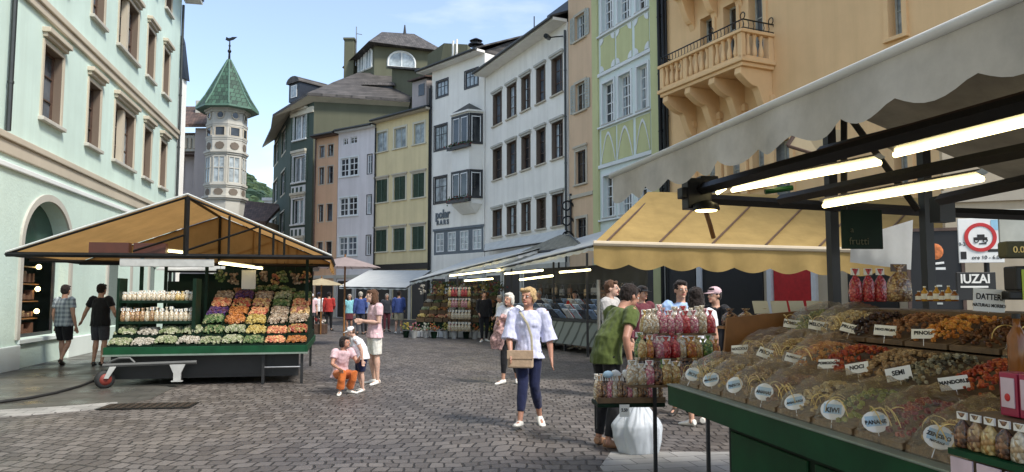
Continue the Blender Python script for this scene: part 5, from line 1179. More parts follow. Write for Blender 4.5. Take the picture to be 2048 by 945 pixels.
# shelf on the end board with jars and white cards
for k in range(6):
    t = bag('sweets_jar', 'clear tub of nuts, %s from the left on the ledge above the wooden end board' % ORD[k], TW @ Vector((.47 + k * .135, .06 + .01 * (k % 2), 1.37)), .11, .1, .13, GM['brown' if k % 3 else 'dark'], RZ, 'tubs on the wooden end board', top=False, cat='tub')
MB().box(.4, 1.3, .026, .14, 1.345, 1.365).build('ledge', M['wood'], rs)
for k in range(4): 
    e = tag(empty('blank_card', TW @ Vector((.72 + k * .15, .03, 1.46)), RZ + R(random.uniform(-12, 8))), 'cream folded card, number %s from the left above the wooden end board' % ['one', 'two', 'three', 'four'][k], 'card', 'cream cards above the end board'); e.rotation_euler[0] = R(-18)
    MB().box(-.065, .065, 0, .004, 0, .1).build('card', M['cardc'] if 'cardc' in M else M.setdefault('cardc', simple('cream_card', (.55, .52, .4), .7, var=.06)), e)
# magenta boxes, packets and hanging cards at the right corner
for k in range(4):
    P = TW @ Vector((.06, -2.98 - k * .083, 1.18)); b_ = tag(empty('berry_box', P, RZ), 'magenta printed box, number %s of the row at the bottom right corner' % ['one', 'two', 'three', 'four'][k], 'box', 'magenta boxes at the stall corner')
    MB().box(-.038, .038, -.038, .038, 0, .15).build('carton', simple('magenta_carton', (.32, .02, .06), .4) if k == 0 else bpy.data.materials['magenta_carton'], b_, bevel=.003)
    MB().box(-.042, -.0385, -.028, .028, .03, .132).build('pale_label', M['lav'] if 'lav' in M else M.setdefault('lav', simple('pale_pink_print', (.62, .5, .56), .5)), b_); q = MB(); q.ball((-.043, 0, .065), .004, .012, .014); q.build('berry_print', M['red'], b_)
MB().box(-.03, .3, -3.7, -2.84, .955, 1.175).build('packet_riser', M['traywood'], rs)
for k in range(11): bag('snack_packet', 'clear snack packet with white card top, %s from the left in the corner row' % ORD[k], TW @ Vector((-.07, -2.87 - k * .062, 1.055)), .058, .045, .125, GM[['dark', 'brown', 'gold', 'dark', 'cream', 'brown', 'pink', 'dark', 'gold', 'brown', 'cream'][k]], RZ + R(90), 'snack packets at the stall corner')
MB().box(-.11, -.03, -3.7, -2.84, 1.03, 1.052).build('green_ledge', M['green'], rs)
for k in range(6): q = MB(); q.box(-.118, -.112, -2.86 - k * .12 - .1, -2.86 - k * .12, .93, 1.025); q.build('hanging_card', M['lav'], rs)

# ================================================================ rack, basket and sack at the end of the stall
rk = tag(empty('bag_rack', gnd(1320, 905), R(6)), 'wooden step rack crowded with bags of sweets at the far end of the stall', 'rack')
RX, RY = rk.location.x, 6.6; rk.location = (at(1352, 700, RY).x, RY, 0)
q = MB(); rz_ = [(-.5, .4, -.2, .86), (-.36, .4, .0, 1.06), (-.26, .4, .2, 1.26)]
for a, b, y_, z_ in rz_: q.box(a, b, y_ - .12, y_ + .08, z_ - .02, z_)
q.build('shelf', M['traywood'], rk)
for sx_, sy_ in ((.37, -.28), (.37, .26), (-.12, .26)):
    for _ in (0,): MB().box(sx_ - .015, sx_ + .015, sy_ - .015, sy_ + .015, .0, .85).build('leg', M['black'], rk)
rowsd = [['cream', 'pink', 'dark', 'green', 'gold', 'dark', 'green', 'red', 'gold', 'gold'], ['gold', 'pink', 'red', 'red', 'cream', 'orange', 'gold', 'green', 'orange', 'green'], ['cream', 'cream', 'pink', 'red', 'pink', 'red', 'gold', 'cream', 'pink', 'cream']]
nm_ = {'cream': 'pale', 'pink': 'pink', 'dark': 'dark', 'green': 'green', 'gold': 'golden', 'red': 'red', 'orange': 'orange', 'brown': 'brown'}
for r_i, (a, b, y_, z_) in enumerate(rz_):
    nb_ = int((b - a) / .072)
    for dp in range(2):
        for k in range(nb_):
            c_ = rowsd[r_i][int(k / nb_ * 9.9)] if random.random() < .75 else random.choice(rowsd[r_i]); P = rk.matrix_basis @ Vector((a + .04 + k * .072 + random.uniform(-.01, .01), y_ - .07 + dp * .1, z_))
            bag('sweets_bag', '%s sweets bag, %s from left, %s rank of the %s rack step' % (nm[c_], ORD[k], ['front', 'back'][dp], ['lowest', 'middle', 'top'][r_i]), P, random.uniform(.07, .095), .085, random.uniform(.16, .22) + (.04 if r_i == 2 else 0), GM[c_], R(random.uniform(-22, 22)), 'sweets bags on the step rack', top=random.random() < .45)
bs = tag(empty('hanging_basket', (at(1255, 780, 7.0).x, 7.0, 0), R(4)), 'shallow tray of striped sweet sticks hung on the left of the rack', 'basket')
zb = at(1255, 806, 7.0).z; MB().box(-.31, .31, -.16, .16, zb - .02, zb + .02).build('tray', M['dgreen'], bs, bevel=.01); MB().box(-.31, .31, -.165, -.155, zb + .02, zb + .07).build('lip', M['rimw'] if 'rimw' in M else M.setdefault('rimw', M['traywood']), bs)
for sx_ in (-.28, .28): MB().tube([(sx_, .1, zb - .25), (sx_, .1, zb)], .012, 6).build('leg', M['black'], bs)
for k in range(13):
    for j in range(2):
        c_ = ['brown', 'cream', 'pink', 'dark'][(k * 3 + j) % 4]; bag('stick_bag', '%s stick sweets bag, %s from left, %s rank of the hung tray' % (nm[c_], ORD[k], ['front', 'back'][j]), bs.matrix_basis @ Vector((-.28 + k * .047, -.08 + j * .14, zb + .02)), .05, .08, .24, GM[c_], R(random.uniform(-10, 10)), 'stick bags in the hung tray')
for k in range(6): 
    q = MB(); q.ball((0, 0, 0), .05, .03, .035, 8, 5); o = q.build('paper_bow', M['paper'] if k % 3 else M['paleblue'], smooth=True); o.location = bs.matrix_basis @ Vector((-.2 + k * .085, -.1 + .05 * (k % 2), zb + .27)); o.rotation_euler = (.3 * k, .5 * k, .2); tag(o, 'crumpled %s paper bow, %s from the left on the stick bags' % ('white' if k % 3 else 'pale blue', ORD[k]), 'bow', 'paper bows on the stick bags')
# white sack: crumpled
def sack(name, label, P, w_, d_, h_, mat, cat='bag'):
    q = MB(); K = 96; J = 44; vs = []
    for j in range(J + 1):
        t = j / J; s_ = (.80 + .24 * math.sin(math.pi * min(1, t * 1.05)) ** .8) * (1 if t < .5 else max(.14, 1 - (t - .5) ** 1.3 * 2.1) + (.25 * (t - .93) / .07 if t > .93 else 0))
        for k in range(K):
            a = 2 * math.pi * k / K; c_, n_ = math.cos(a), math.sin(a); v = Vector((c_ * 1.3, n_ * 1.3, t * .7))
            fold = 1 - abs(noise.noise(Vector((c_ * 4.2 + 4, n_ * 4.2, t * 3.0)))) * 2; f = 1 + .36 * noise.noise(v + Vector((3, 1, 7))) + .11 * fold * (.4 + t) + .03 * noise.noise(Vector((c_ * 7, n_ * 7, t * 2.2)))
            cx_ = max(abs(c_), abs(n_)); f *= 1 / (cx_ ** .12)
            vs.append((w_ / 2 * s_ * f * c_ * .9, d_ / 2 * s_ * f * n_ * .9, h_ * t + .03 * noise.noise(v * 2) * (j > 0)))
    q.add(vs, [(j * K + k, j * K + (k + 1) % K, (j + 1) * K + (k + 1) % K, (j + 1) * K + k) for j in range(J) for k in range(K)] + [tuple(range(K))[::-1]])
    o = q.build(name, mat, smooth=True); o.location = P; tag(o, label, cat)
    for s_ in (-1, 1):
        q = MB(); q.tube([(s_ * .03, -.02, h_ * .93), (s_ * .07, -.03, h_ * 1.08), (s_ * .05, -.01, h_ * 1.2), (s_ * .0, 0, h_ * 1.12)], [(.018, .004)] * 4, 6, side=(0, 1, 0)); q.build('handle', mat, o)
    return o
wr_ = cloth('crumpled_white_plastic', (.58, .62, .66), .15, dirt=.06); wr_.node_tree.nodes['Principled BSDF'].inputs['Roughness'].default_value = .35
sack('rubbish_sack', 'big crumpled white plastic sack on the ground below the sweets tray', gnd(1279, 905), .50, .40, .54, wr_)
e = card('small card hanging from the front of the stick sweets tray', bs.matrix_basis @ Vector((-.07, -.18, zb - .1)), '2,50', .09, .11, R(4), 0)

# ================================================================ yellow awning stall
ys = tag(empty('yellow_awning', (at(1187, 490, 13.4).x, 13.4, 0), 0), 'broad yellow awning with scalloped valance in front of the orange building', 'awning')
YI = Matrix.Translation(-ys.location)
A_, B_, C_, D_ = YI @ at(1187, 487, 13.4), YI @ at(1900, 506, 13.1), YI @ at(2000, 400, 16.3), YI @ at(1296, 384, 16.5)
q = MB(); sag(q, A_, B_, C_, D_, 24, 10, .06); q.build('canopy', M['canvas_y'], ys, smooth=True)
q = MB(); q.tube([A_, B_], .05, 8); q.build('front_bar', M['beige'], ys)
q = MB(); q.tube([A_ + Vector((0, 0, -.02)), B_ + Vector((0, 0, -.02))], .02, 6); 
q = scallop((A_.x, A_.y), (B_.x, B_.y), (A_.z - .03, B_.z - .03), .38, .62, .09, n_per=12); q.build('valance', M['canvas_y'], ys, smooth=True)
for k in range(7): t = k / 6; q = MB(); q.tube([A_.lerp(B_, t * .9 + .04) + Vector((0, .02, .05)), D_.lerp(C_, t * .9 + .02) + Vector((0, 0, -.05))], .022, 6); q.build('canopy_rib', M['brownwood'], ys)
q = MB(); q.tube([YI @ at(1285, 497, 13.6), YI @ at(1420, 478, 15.2)], .035, 6); q.tube([YI @ at(1640, 520, 13.5), YI @ at(1700, 470, 15)], .035, 6); q.build('folding_arm', M['beige'], ys)
q = MB(); q.tube([YI @ at(1197, 560, 16), Vector(((YI @ at(1197, 560, 16)).x, 2.6, 0))], .04, 8); q.build('post', M['steel'], ys)

# ================================================================ left fruit stall
ls = tag(empty('fruit_stall', (-7.0, 13.0, 0), R(12.4)), 'dark green wheeled fruit stall under an orange gabled canopy on the left', 'market stall')
LW = Matrix.Translation((-7.0, 13.0, 0)) @ Matrix.Rotation(R(12.4), 4, 'Z'); LI = LW.inverted()
W3 = 3.35; LD = 3.6
MB().box(.02, W3 - .6, .3, LD, .18, .56).build('chassis', M['black'], ls); MB().box(0, W3, .02, LD, .56, .6).build('counter_board', M['dgreen'], ls)
q = MB(); q.box(-.02, W3, -.02, .02, .57, .70); q.box(-.02, .02, .02, LD, .57, .7); q.box(W3 - .02, W3 + .02, -.02, LD, .57, .7); q.build('green_fascia', M['green'], ls, bevel=.005)
MB().box(-.03, W3 + .03, -.035, -.021, .545, .575).build('counter_rim', M['edge'], ls)
MB().box(.05, W3 - .15, .32, .4, .12, .55).build('skirt', M['black'], ls)
wh = empty('wheel'); wh.parent = ls; M['rimred'] = simple('faded_red_rim', (.2, .03, .02), .6); M['dullmetal'] = simple('weathered_grey_metal', (.10, .10, .095), .6, .2); M['dullwhite'] = simple('dirty_white_metal', (.4, .4, .38), .6)
q = MB(); q.lathe((0, 0, 0), [(.1, -.05), (.155, -.045), (.16, 0), (.155, .045), (.1, .05)], 20); o = q.build('tyre', M['rubber'], wh, smooth=True); o.rotation_euler = (R(90), 0, R(35)); o.location = (.02, .0, .16)
q = MB(); q.lathe((0, 0, 0), [(.02, -.055), (.1, -.052), (.1, .052), (.02, .055)], 16); o = q.build('rim', M['rimred'], wh, smooth=True); o.rotation_euler = (R(90), 0, R(35)); o.location = (.02, .0, .16)
q = MB(); q.prism([(.03, -.09, .18), (.1, -.09, .18), (.24, -.08, .42), (.13, -.08, .42)], (0, .03, 0)); q.build('fork', M['dullwhite'], wh)
q = MB(); q.tube([(0, -.06, .40), (1.5, -.06, .43)], .035, 6); q.tube([(.1, -.06, .46), (.25, -.08, .52), (.42, -.06, .52), (.5, -.06, .44)], .02, 6); q.build('drawbar', M['dullmetal'], ls)
q = MB(); q.prism([(1.06, -.08, .40), (1.32, -.08, .40), (1.25, -.08, .24), (1.25, -.08, .12), (1.13, -.08, .12), (1.13, -.08, .24)], (0, .05, 0)); q.box(1.1, 1.28, -.1, -.02, .1, .118); q.build('jack_stand', M['dullwhite'], ls)
for x_, y_ in ((W3 - .08, .1), (W3 - .08, LD - .1), (.06, LD - .1), (W3 - .75, .1)): MB().box(x_ - .025, x_ + .025, y_ - .025, y_ + .025, 0, .56).build('leg', M['black'], ls)
MB().tube([(W3 - .75, .1, .3), (W3 - .08, .1, .3)], .015, 6).build('cross_bar', M['steel'], ls)
# frame and canopy
FX0, FX1, FY0, FY1, ZE, ZR, XR = -1.85, 3.75, .65, 4.4, 2.32, 3.42, 1.12
q = MB()
for y_ in (FY0, FY1):
    q.tube([(FX0, y_, ZE), (FX1, y_, ZE)], .045, 4); q.tube([(XR, y_, ZE), (XR, y_, ZR)], .05, 4); q.tube([(XR, y_, ZR), (FX0, y_, ZE)], .02, 4); q.tube([(XR, y_, ZR), (FX1, y_, ZE)], .02, 4)
    q.tube([(XR, y_, ZE + .1), (XR + 1.3, y_, ZE + .58)], .02, 4); q.tube([(XR, y_, ZE + .4), (XR - .9, y_, ZE + .08)], .02, 4)
    for dx in (.75, 1.3, 1.55, 1.75): q.tube([(XR + dx, y_, ZE), (XR + dx, y_, ZR - dx * .4 - .04)], .022, 4)
q.tube([(XR, FY0, ZR), (XR, FY1, ZR)], .035, 4); q.tube([(FX0, FY0, ZE), (FX0, FY1, ZE)], .03, 4); q.tube([(FX1, FY0, ZE), (FX1, FY1, ZE)], .03, 4)
q.tube([(FX0 + .3, FY0 + .2, ZE - .1), (FX1 - .3, FY0 + 1.2, ZE - .12)], .03, 4)
q.build('frame', M['iron'], ls)
for x_, y_ in ((.15, 1.6), (XR + .2, 1.7), (W3 - .1, 1.7), (.15, FY1 - .8), (W3 - .1, FY1 - .8)): MB().box(x_ - .03, x_ + .03, y_ - .03, y_ + .03, .6, ZE).build('post', M['dgreen'], ls)
q = MB(); sag(q, (FX0, FY0, ZE + .03), (XR, FY0, ZR + .04), (XR, FY1, ZR + .04), (FX0, FY1, ZE + .03), 16, 10, .05); q.build('canopy', M['canvas_o'], ls, smooth=True)
q = MB(); sag(q, (XR, FY0, ZR + .04), (FX1, FY0, ZE + .03), (FX1, FY1, ZE + .03), (XR, FY1, ZR + .04), 16, 10, .05); q.build('canopy', M['canvas_o'], ls, smooth=True)
q = MB(); q.add([(FX0, FY1 - .02, ZE), (FX1, FY1 - .02, ZE), (XR, FY1 - .02, ZR)], [(0, 1, 2)]); q.build('canopy_end', M['canvas_o'], ls)
q = MB(); q.tube([(FX0, FY0 - .01, ZE + .04), (XR, FY0 - .01, ZR + .06), (FX1, FY0 - .01, ZE + .04)], .018, 6); q.build('canopy_hem', M['canvas_w'], ls)
q = scallop((FX1 - .02, FY0), (FX1 - .02, FY1), ZE, .22, .4, .05); q.build('side_valance', M['canvas_o'], ls, smooth=True)
q = MB(); 
for x0_, x1_ in ((-.55, .12), (.2, .75)): q.box(x0_, x1_, FY0 + .1, FY0 + .3, ZE + .05, ZE + .24)
q.build_each('red_box', simple('dark_red_panel', (.07, .02, .012), .5), ls)
lt = MB().box(.0, 1.62, FY0 + .0, FY0 + .05, ZE - .20, ZE - .055).build('light_reflector', M['dullwhite'], ls, bevel=.01)
strip(ls, (.6, FY0 + .3, ZE + .12), (1.0, FY0 + .8, ZE + .1), .02); strip(ls, (1.7, FY0 + .1, ZE - .12), (2.35, FY0 + 1.2, ZE - .18), .022); strip(ls, (.2, FY0 + 1.4, ZE - .1), (1.2, FY0 + 1.4, ZE - .1), .02)
MB().box(1.35, 1.95, 2.6, 2.64, 1.75, 2.15).build('green_panel', M['dgreen'], ls); MB().box(.2, 1.3, 3.55, 3.6, .9, 1.9).build('back_panel', M['dgreen'], ls)
MB().box(1.98, 2.25, 1.7, 1.73, 1.72, 2.1).build('price_board', M['stone'], ls)
# shelves on the left half
q = MB()
for z_, y_ in ((1.13, .55), (1.50, .62)): q.box(.08, 1.32, y_ - .16, y_ + .16, z_ - .045, z_)
q.build('shelf', M['dgreen'], ls); MB().box(1.32, 1.38, .35, .85, .7, 1.9).build('shelf_divider', M['dgreen'], ls)
MB().box(.06, .1, .35, .85, .7, 1.9).build('shelf_divider', M['dgreen'], ls)
jm = [M['jarA'] if 'jarA' in M else M.setdefault('jarA', simple('peach_jar', (.34, .2, .11), .2, var=.3)), M.setdefault('jarB', simple('pale_jar', (.40, .32, .2), .2, var=.3)), M.setdefault('jarC', simple('yellow_jar', (.4, .27, .1), .2, var=.3))]
for r_i, (z_, y_, hh) in enumerate(((1.13, .55, .24), (1.50, .62, .17))):
    for yk in range(2):
        for k in range(15):
            bag('dried_goods_bag', '%s dried goods bag, %s from left, %s rank of the %s green shelf' % (nm[gc_ := random.choice(['cream', 'gold', 'cream', 'brown', 'cream'] if k > 5 or r_i else ['orange', 'brown', 'cream'])], ORD[k], ['front', 'back'][yk], ['lower', 'upper'][r_i]), LW @ Vector((.14 + k * .081, y_ - .09 + yk * .12, z_)), .078, .07, hh * random.uniform(.85, 1.1), GM[gc_], R(12.4 + random.uniform(-9, 9)), ['bags on the lower shelf', 'bags on the upper shelf'][r_i], top=random.random() < .7, cat='bag')
# produce crates: (x0, x1, y0, y1, z, tilt rise, kind, description)
def crate(L_, x0, x1, y0, y1, z0, z1, kind, desc, r=.035, n=None, cm='dgreen', group='produce crates on the fruit stall', h_=.05, parent=None):
    P = L_ @ Vector(((x0 + x1) / 2, y0, z0)); t = tag(empty('produce_crate', P, math.atan2(L_[1][0], L_[0][0])), desc, 'crate', group); w2 = (x1 - x0) / 2 - .008; d_ = y1 - y0 - .012; sl = (z1 - z0) / (y1 - y0)
    q = MB()
    def slab(a, b, c, d, hh): q.add([(a, c, sl * c), (b, c, sl * c), (b, d, sl * d), (a, d, sl * d), (a, c, sl * c + hh), (b, c, sl * c + hh), (b, d, sl * d + hh), (a, d, sl * d + hh)], [(3, 2, 1, 0), (4, 5, 6, 7), (0, 1, 5, 4), (1, 2, 6, 5), (2, 3, 7, 6), (3, 0, 4, 7)])
    slab(-w2, -w2 + .015, 0, d_, h_); slab(w2 - .015, w2, 0, d_, h_); slab(-w2 + .015, w2 - .015, 0, .015, h_); slab(-w2 + .015, w2 - .015, d_ - .015, d_, h_); slab(-w2 + .015, w2 - .015, .015, d_ - .015, .012)
    q.build('box', M[cm], t); n = n or int((x1 - x0) * d_ / (r * r) * .95)
    heap(-w2 - .012, w2 + .012, -.01, d_ + .01, lambda a, b: sl * b + h_ * .9, r * random.uniform(.8, 1.15), int(n * 1.15), .05 + random.uniform(0, .05)).build('produce', FR[kind], t); return t
kinds1 = ['cabbages', 'garlic', 'cabbages', 'garlic', 'cabbages', 'cabbages', 'greens', 'peaches', 'oranges']
xs_ = [0.02 + i * .37 for i in range(10)]
dsc = {'cabbages': 'pale green vegetables', 'garlic': 'white garlic and onions', 'greens': 'green leaves', 'peaches': 'rosy peaches', 'oranges': 'oranges', 'lemons': 'yellow lemons', 'plums': 'purple plums', 'apples': 'red apples', 'onions': 'brown onions', 'mushrooms': 'brown mushrooms'}
ordn = ['first', 'second', 'third', 'fourth', 'fifth', 'sixth', 'seventh', 'eighth', 'ninth']
for i, k in enumerate(kinds1): crate(LW, xs_[i], xs_[i + 1], .0, .3, .68, .76, k, '%s crate from the left in the front row, filled with %s' % (ordn[i], dsc[k]), .028)
kinds2 = ['cabbages', 'garlic', 'cabbages', 'cabbages', 'greens', 'cabbages', 'lemons', 'peaches', 'apples']
for i, k in enumerate(kinds2): crate(LW, xs_[i], xs_[i + 1], .32, .66, .84, .94, k, '%s crate from the left in the second row, filled with %s' % (ordn[i], dsc[k]), .03)
MB().box(0.0, W3, .31, LD - .2, .6, .835).build('riser', M['dgreen'], ls)
rp_ = [['greens', 'oranges', 'lemons', 'mushrooms', 'mushrooms'], ['plums', 'oranges', 'peaches', 'mushrooms', 'onions'], ['peaches', 'apples', 'onions', 'greens', 'peaches'], ['mushrooms', 'plums', 'mushrooms', 'cabbages', 'greens']]
for r_i, rw_ in enumerate(rp_):
    for i, k in enumerate(rw_):
        x0 = 1.42 + i * .385; crate(LW, x0, x0 + .38, .68 + r_i * .42, 1.08 + r_i * .42, 1.0 + r_i * .15, 1.13 + r_i * .15, k, '%s crate of row %s on the sloping pile, filled with %s' % (ordn[i], ['three', 'four', 'five', 'six'][r_i], dsc[k]), .036)
q = MB(); q.prism([(1.4, .68, .84), (1.4, .68, .99), (1.4, 2.4, 1.56), (1.4, 2.4, .84)], (1.94, 0, 0)); q.build('sloping_bed', M['dgreen'], ls)
MB().box(1.4, W3 - .1, 3.45, 3.5, .9, 2.25).build('back_panel', M['dgreen'], ls); MB().box(-.0, .04, 1.2, 3.4, .6, 1.5).build('side_panel', M['dgreen'], ls)  # dark boards added to keep the background inside the stall dark
for k in range(9):
    e = tag(empty('hanging_bunch', LW @ Vector((1.5 + k * .21, 2.2 + .25 * (k % 3), 2.2 - .05 * (k % 2)))), 'dark dried bunch, %s from the left, hanging at the back of the fruit stall' % ORD[k], 'bunch', 'bunches hung at the back of the fruit stall')
    MB().tube([(0, 0, .1), (0, 0, -.06)], .004, 4).build('string', M['black'], e); q = MB()
    for j in range(26): q.pebble((random.gauss(0, .05), random.gauss(0, .05), -.1 - random.random() * .22), .035)
    q.build('leaves', FR[['greens', 'mushrooms', 'onions'][k % 3]], e)
bx_ = tag(empty('goods_basket', LW @ Vector((2.5, 2.6, 1.5))), 'dark basket heaped with green leaves at the back of the fruit stall', 'basket')
MB().box(-.5, .5, -.2, .2, 0, .16).build('box', M['wick'], bx_, bevel=.01); heap(-.5, .5, -.2, .2, lambda a, b: .17, .05, 90, .1).build('leaves', FR['greens'], bx_)
# ================================================================ people
def skin(c): 
    m, t, b = nodes('skin'); t.links.new(ramp(t, nz(t, 12, 4), [(.3, sc3(c, .85)), (.7, sc3(c, 1.1))]), b.inputs['Base Color']); b.inputs['Roughness'].default_value = .5; b.inputs['Subsurface Weight'].default_value = .08; b.inputs['Subsurface Radius'].default_value = (.02, .008, .004); return m
def fabric(name, c, var=.12, sc_=18):
    m, t, b = nodes(name); t.links.new(ramp(t, nz(t, sc_, 5), [(.3, sc3(c, 1 - var)), (.7, sc3(c, 1 + var))]), b.inputs['Base Color']); b.inputs['Roughness'].default_value = .85; b.inputs['Sheen Weight'].default_value = .15; b.inputs['Specular IOR Level'].default_value = .2
    bump(t, b, nz(t, 7, 4, .6), .5, .02); return m
def plaid():
    m, t, b = nodes('plaid_shirt'); tcn = t.nodes.new('ShaderNodeTexCoord').outputs['Object']; outs = []
    for ax, s_ in (('X', 9), ('Z', 9)):
        w_ = t.nodes.new('ShaderNodeTexWave'); w_.bands_direction = ax; w_.inputs['Scale'].default_value = s_ * .35; t.links.new(tcn, w_.inputs['Vector']); outs.append(ramp(t, w_.outputs['Fac'], [(.45, (.16, .19, .22)), (.6, (.42, .47, .48))]))
    t.links.new(mixc(t, .5, outs[0], outs[1]), b.inputs['Base Color']); b.inputs['Roughness'].default_value = .85; return m
SK = skin((.50, .28, .19)); SK2 = skin((.42, .21, .14)); SK3 = skin((.56, .35, .26))
HAIR = {'dark': fabric('dark_hair', (.018, .012, .01), .5, 60), 'grey': fabric('grey_hair', (.38, .34, .29), .3, 60), 'white': fabric('white_hair', (.55, .52, .46), .2, 60), 'blonde': fabric('blonde_hair', (.40, .27, .13), .4, 60), 'brown': fabric('brown_hair', (.09, .045, .025), .4, 60)}
def F(name, *c, **k): return fabric(name, c, **k)
FB = {'white': F('white_cloth', .72, .72, .74), 'lav': F('lavender_blouse', .55, .56, .72), 'navy': F('navy_cotton', .012, .016, .05), 'black': F('black_cotton', .012, .012, .014), 'dgrey': F('dark_grey_cotton', .05, .05, .06), 'pink': F('pale_pink_cotton', .58, .40, .42), 'offw': F('off_white_cotton', .66, .64, .57),
      'orange': F('orange_cotton', .50, .13, .03), 'olive': F('olive_green_cotton', .075, .10, .025), 'grey': F('grey_cotton', .42, .40, .38), 'blue': F('blue_cotton', .05, .08, .24), 'cyan': F('cyan_cotton', .25, .55, .60), 'red': F('red_cotton', .38, .035, .03), 'skyblue': F('light_blue_cotton', .32, .45, .68),
      'plaid': plaid(), 'tan': F('tan_leather', .42, .30, .20), 'floral': island('x', [(0, 0, 0)] * 3) if 0 else F('pink_patterned_cloth', .42, .26, .24, var=.6, sc_=26), 'greyblue': F('grey_blue_cotton', .30, .34, .42), 'maroon': F('maroon_cotton', .12, .03, .04), 'khaki': F('khaki_cotton', .38, .34, .24)}
WSH = simple('white_shoe', (.7, .68, .62), .5); BSH = simple('dark_shoe', (.03, .025, .02), .5); TSH = simple('tan_shoe', (.3, .16, .09), .5)
EYEM = simple('eye_white', (.6, .58, .55), .3); IRISM = simple('eye_dark', (.02, .015, .01), .2); LIPM = simple('lips', (.42, .13, .11), .5)
def remesh(mb, name, mat, parent, vox, smooth=2, disp=0, fr=6, extra=None):
    me = bpy.data.meshes.new(name); me.from_pydata(mb.v, [], mb.f)
    b = bmesh.new(); b.from_mesh(me); bmesh.ops.recalc_face_normals(b, faces=b.faces); b.to_mesh(me); b.free()
    o = bpy.data.objects.new(name, me); col.objects.link(o)
    m1 = o.modifiers.new('r', 'REMESH'); m1.mode = 'VOXEL'; m1.voxel_size = vox; m1.use_smooth_shade = True
    if smooth: m2 = o.modifiers.new('s', 'SMOOTH'); m2.factor = .5; m2.iterations = smooth
    dg = bpy.context.evaluated_depsgraph_get(); m_ = bpy.data.meshes.new_from_object(o.evaluated_get(dg)); bpy.data.objects.remove(o)
    if disp:
        nn = [v.normal.copy() for v in m_.vertices]; off = Vector((random.uniform(0, 9), 3, 5))
        for v, n_ in zip(m_.vertices, nn):
            c = v.co * fr; c.z *= .6; v.co += n_ * disp * (noise.noise(c + off) + .6 * noise.noise(c * 2.3 + off))
    m_.materials.clear(); m_.materials.append(mat); m_.name = name
    m_.polygons.foreach_set('use_smooth', [True] * len(m_.polygons))
    o = bpy.data.objects.new(name, m_); col.objects.link(o); o.parent = parent; return o
DEF = dict(head=(0, -.012, .925), neck=(0, .008, .845), sh=(.108, .008, .808), el=(.142, .015, .63), wr=(.148, -.03, .478), hip=(.05, .0, .515), kn=(.056, -.015, .285), an=(.055, .02, .05))
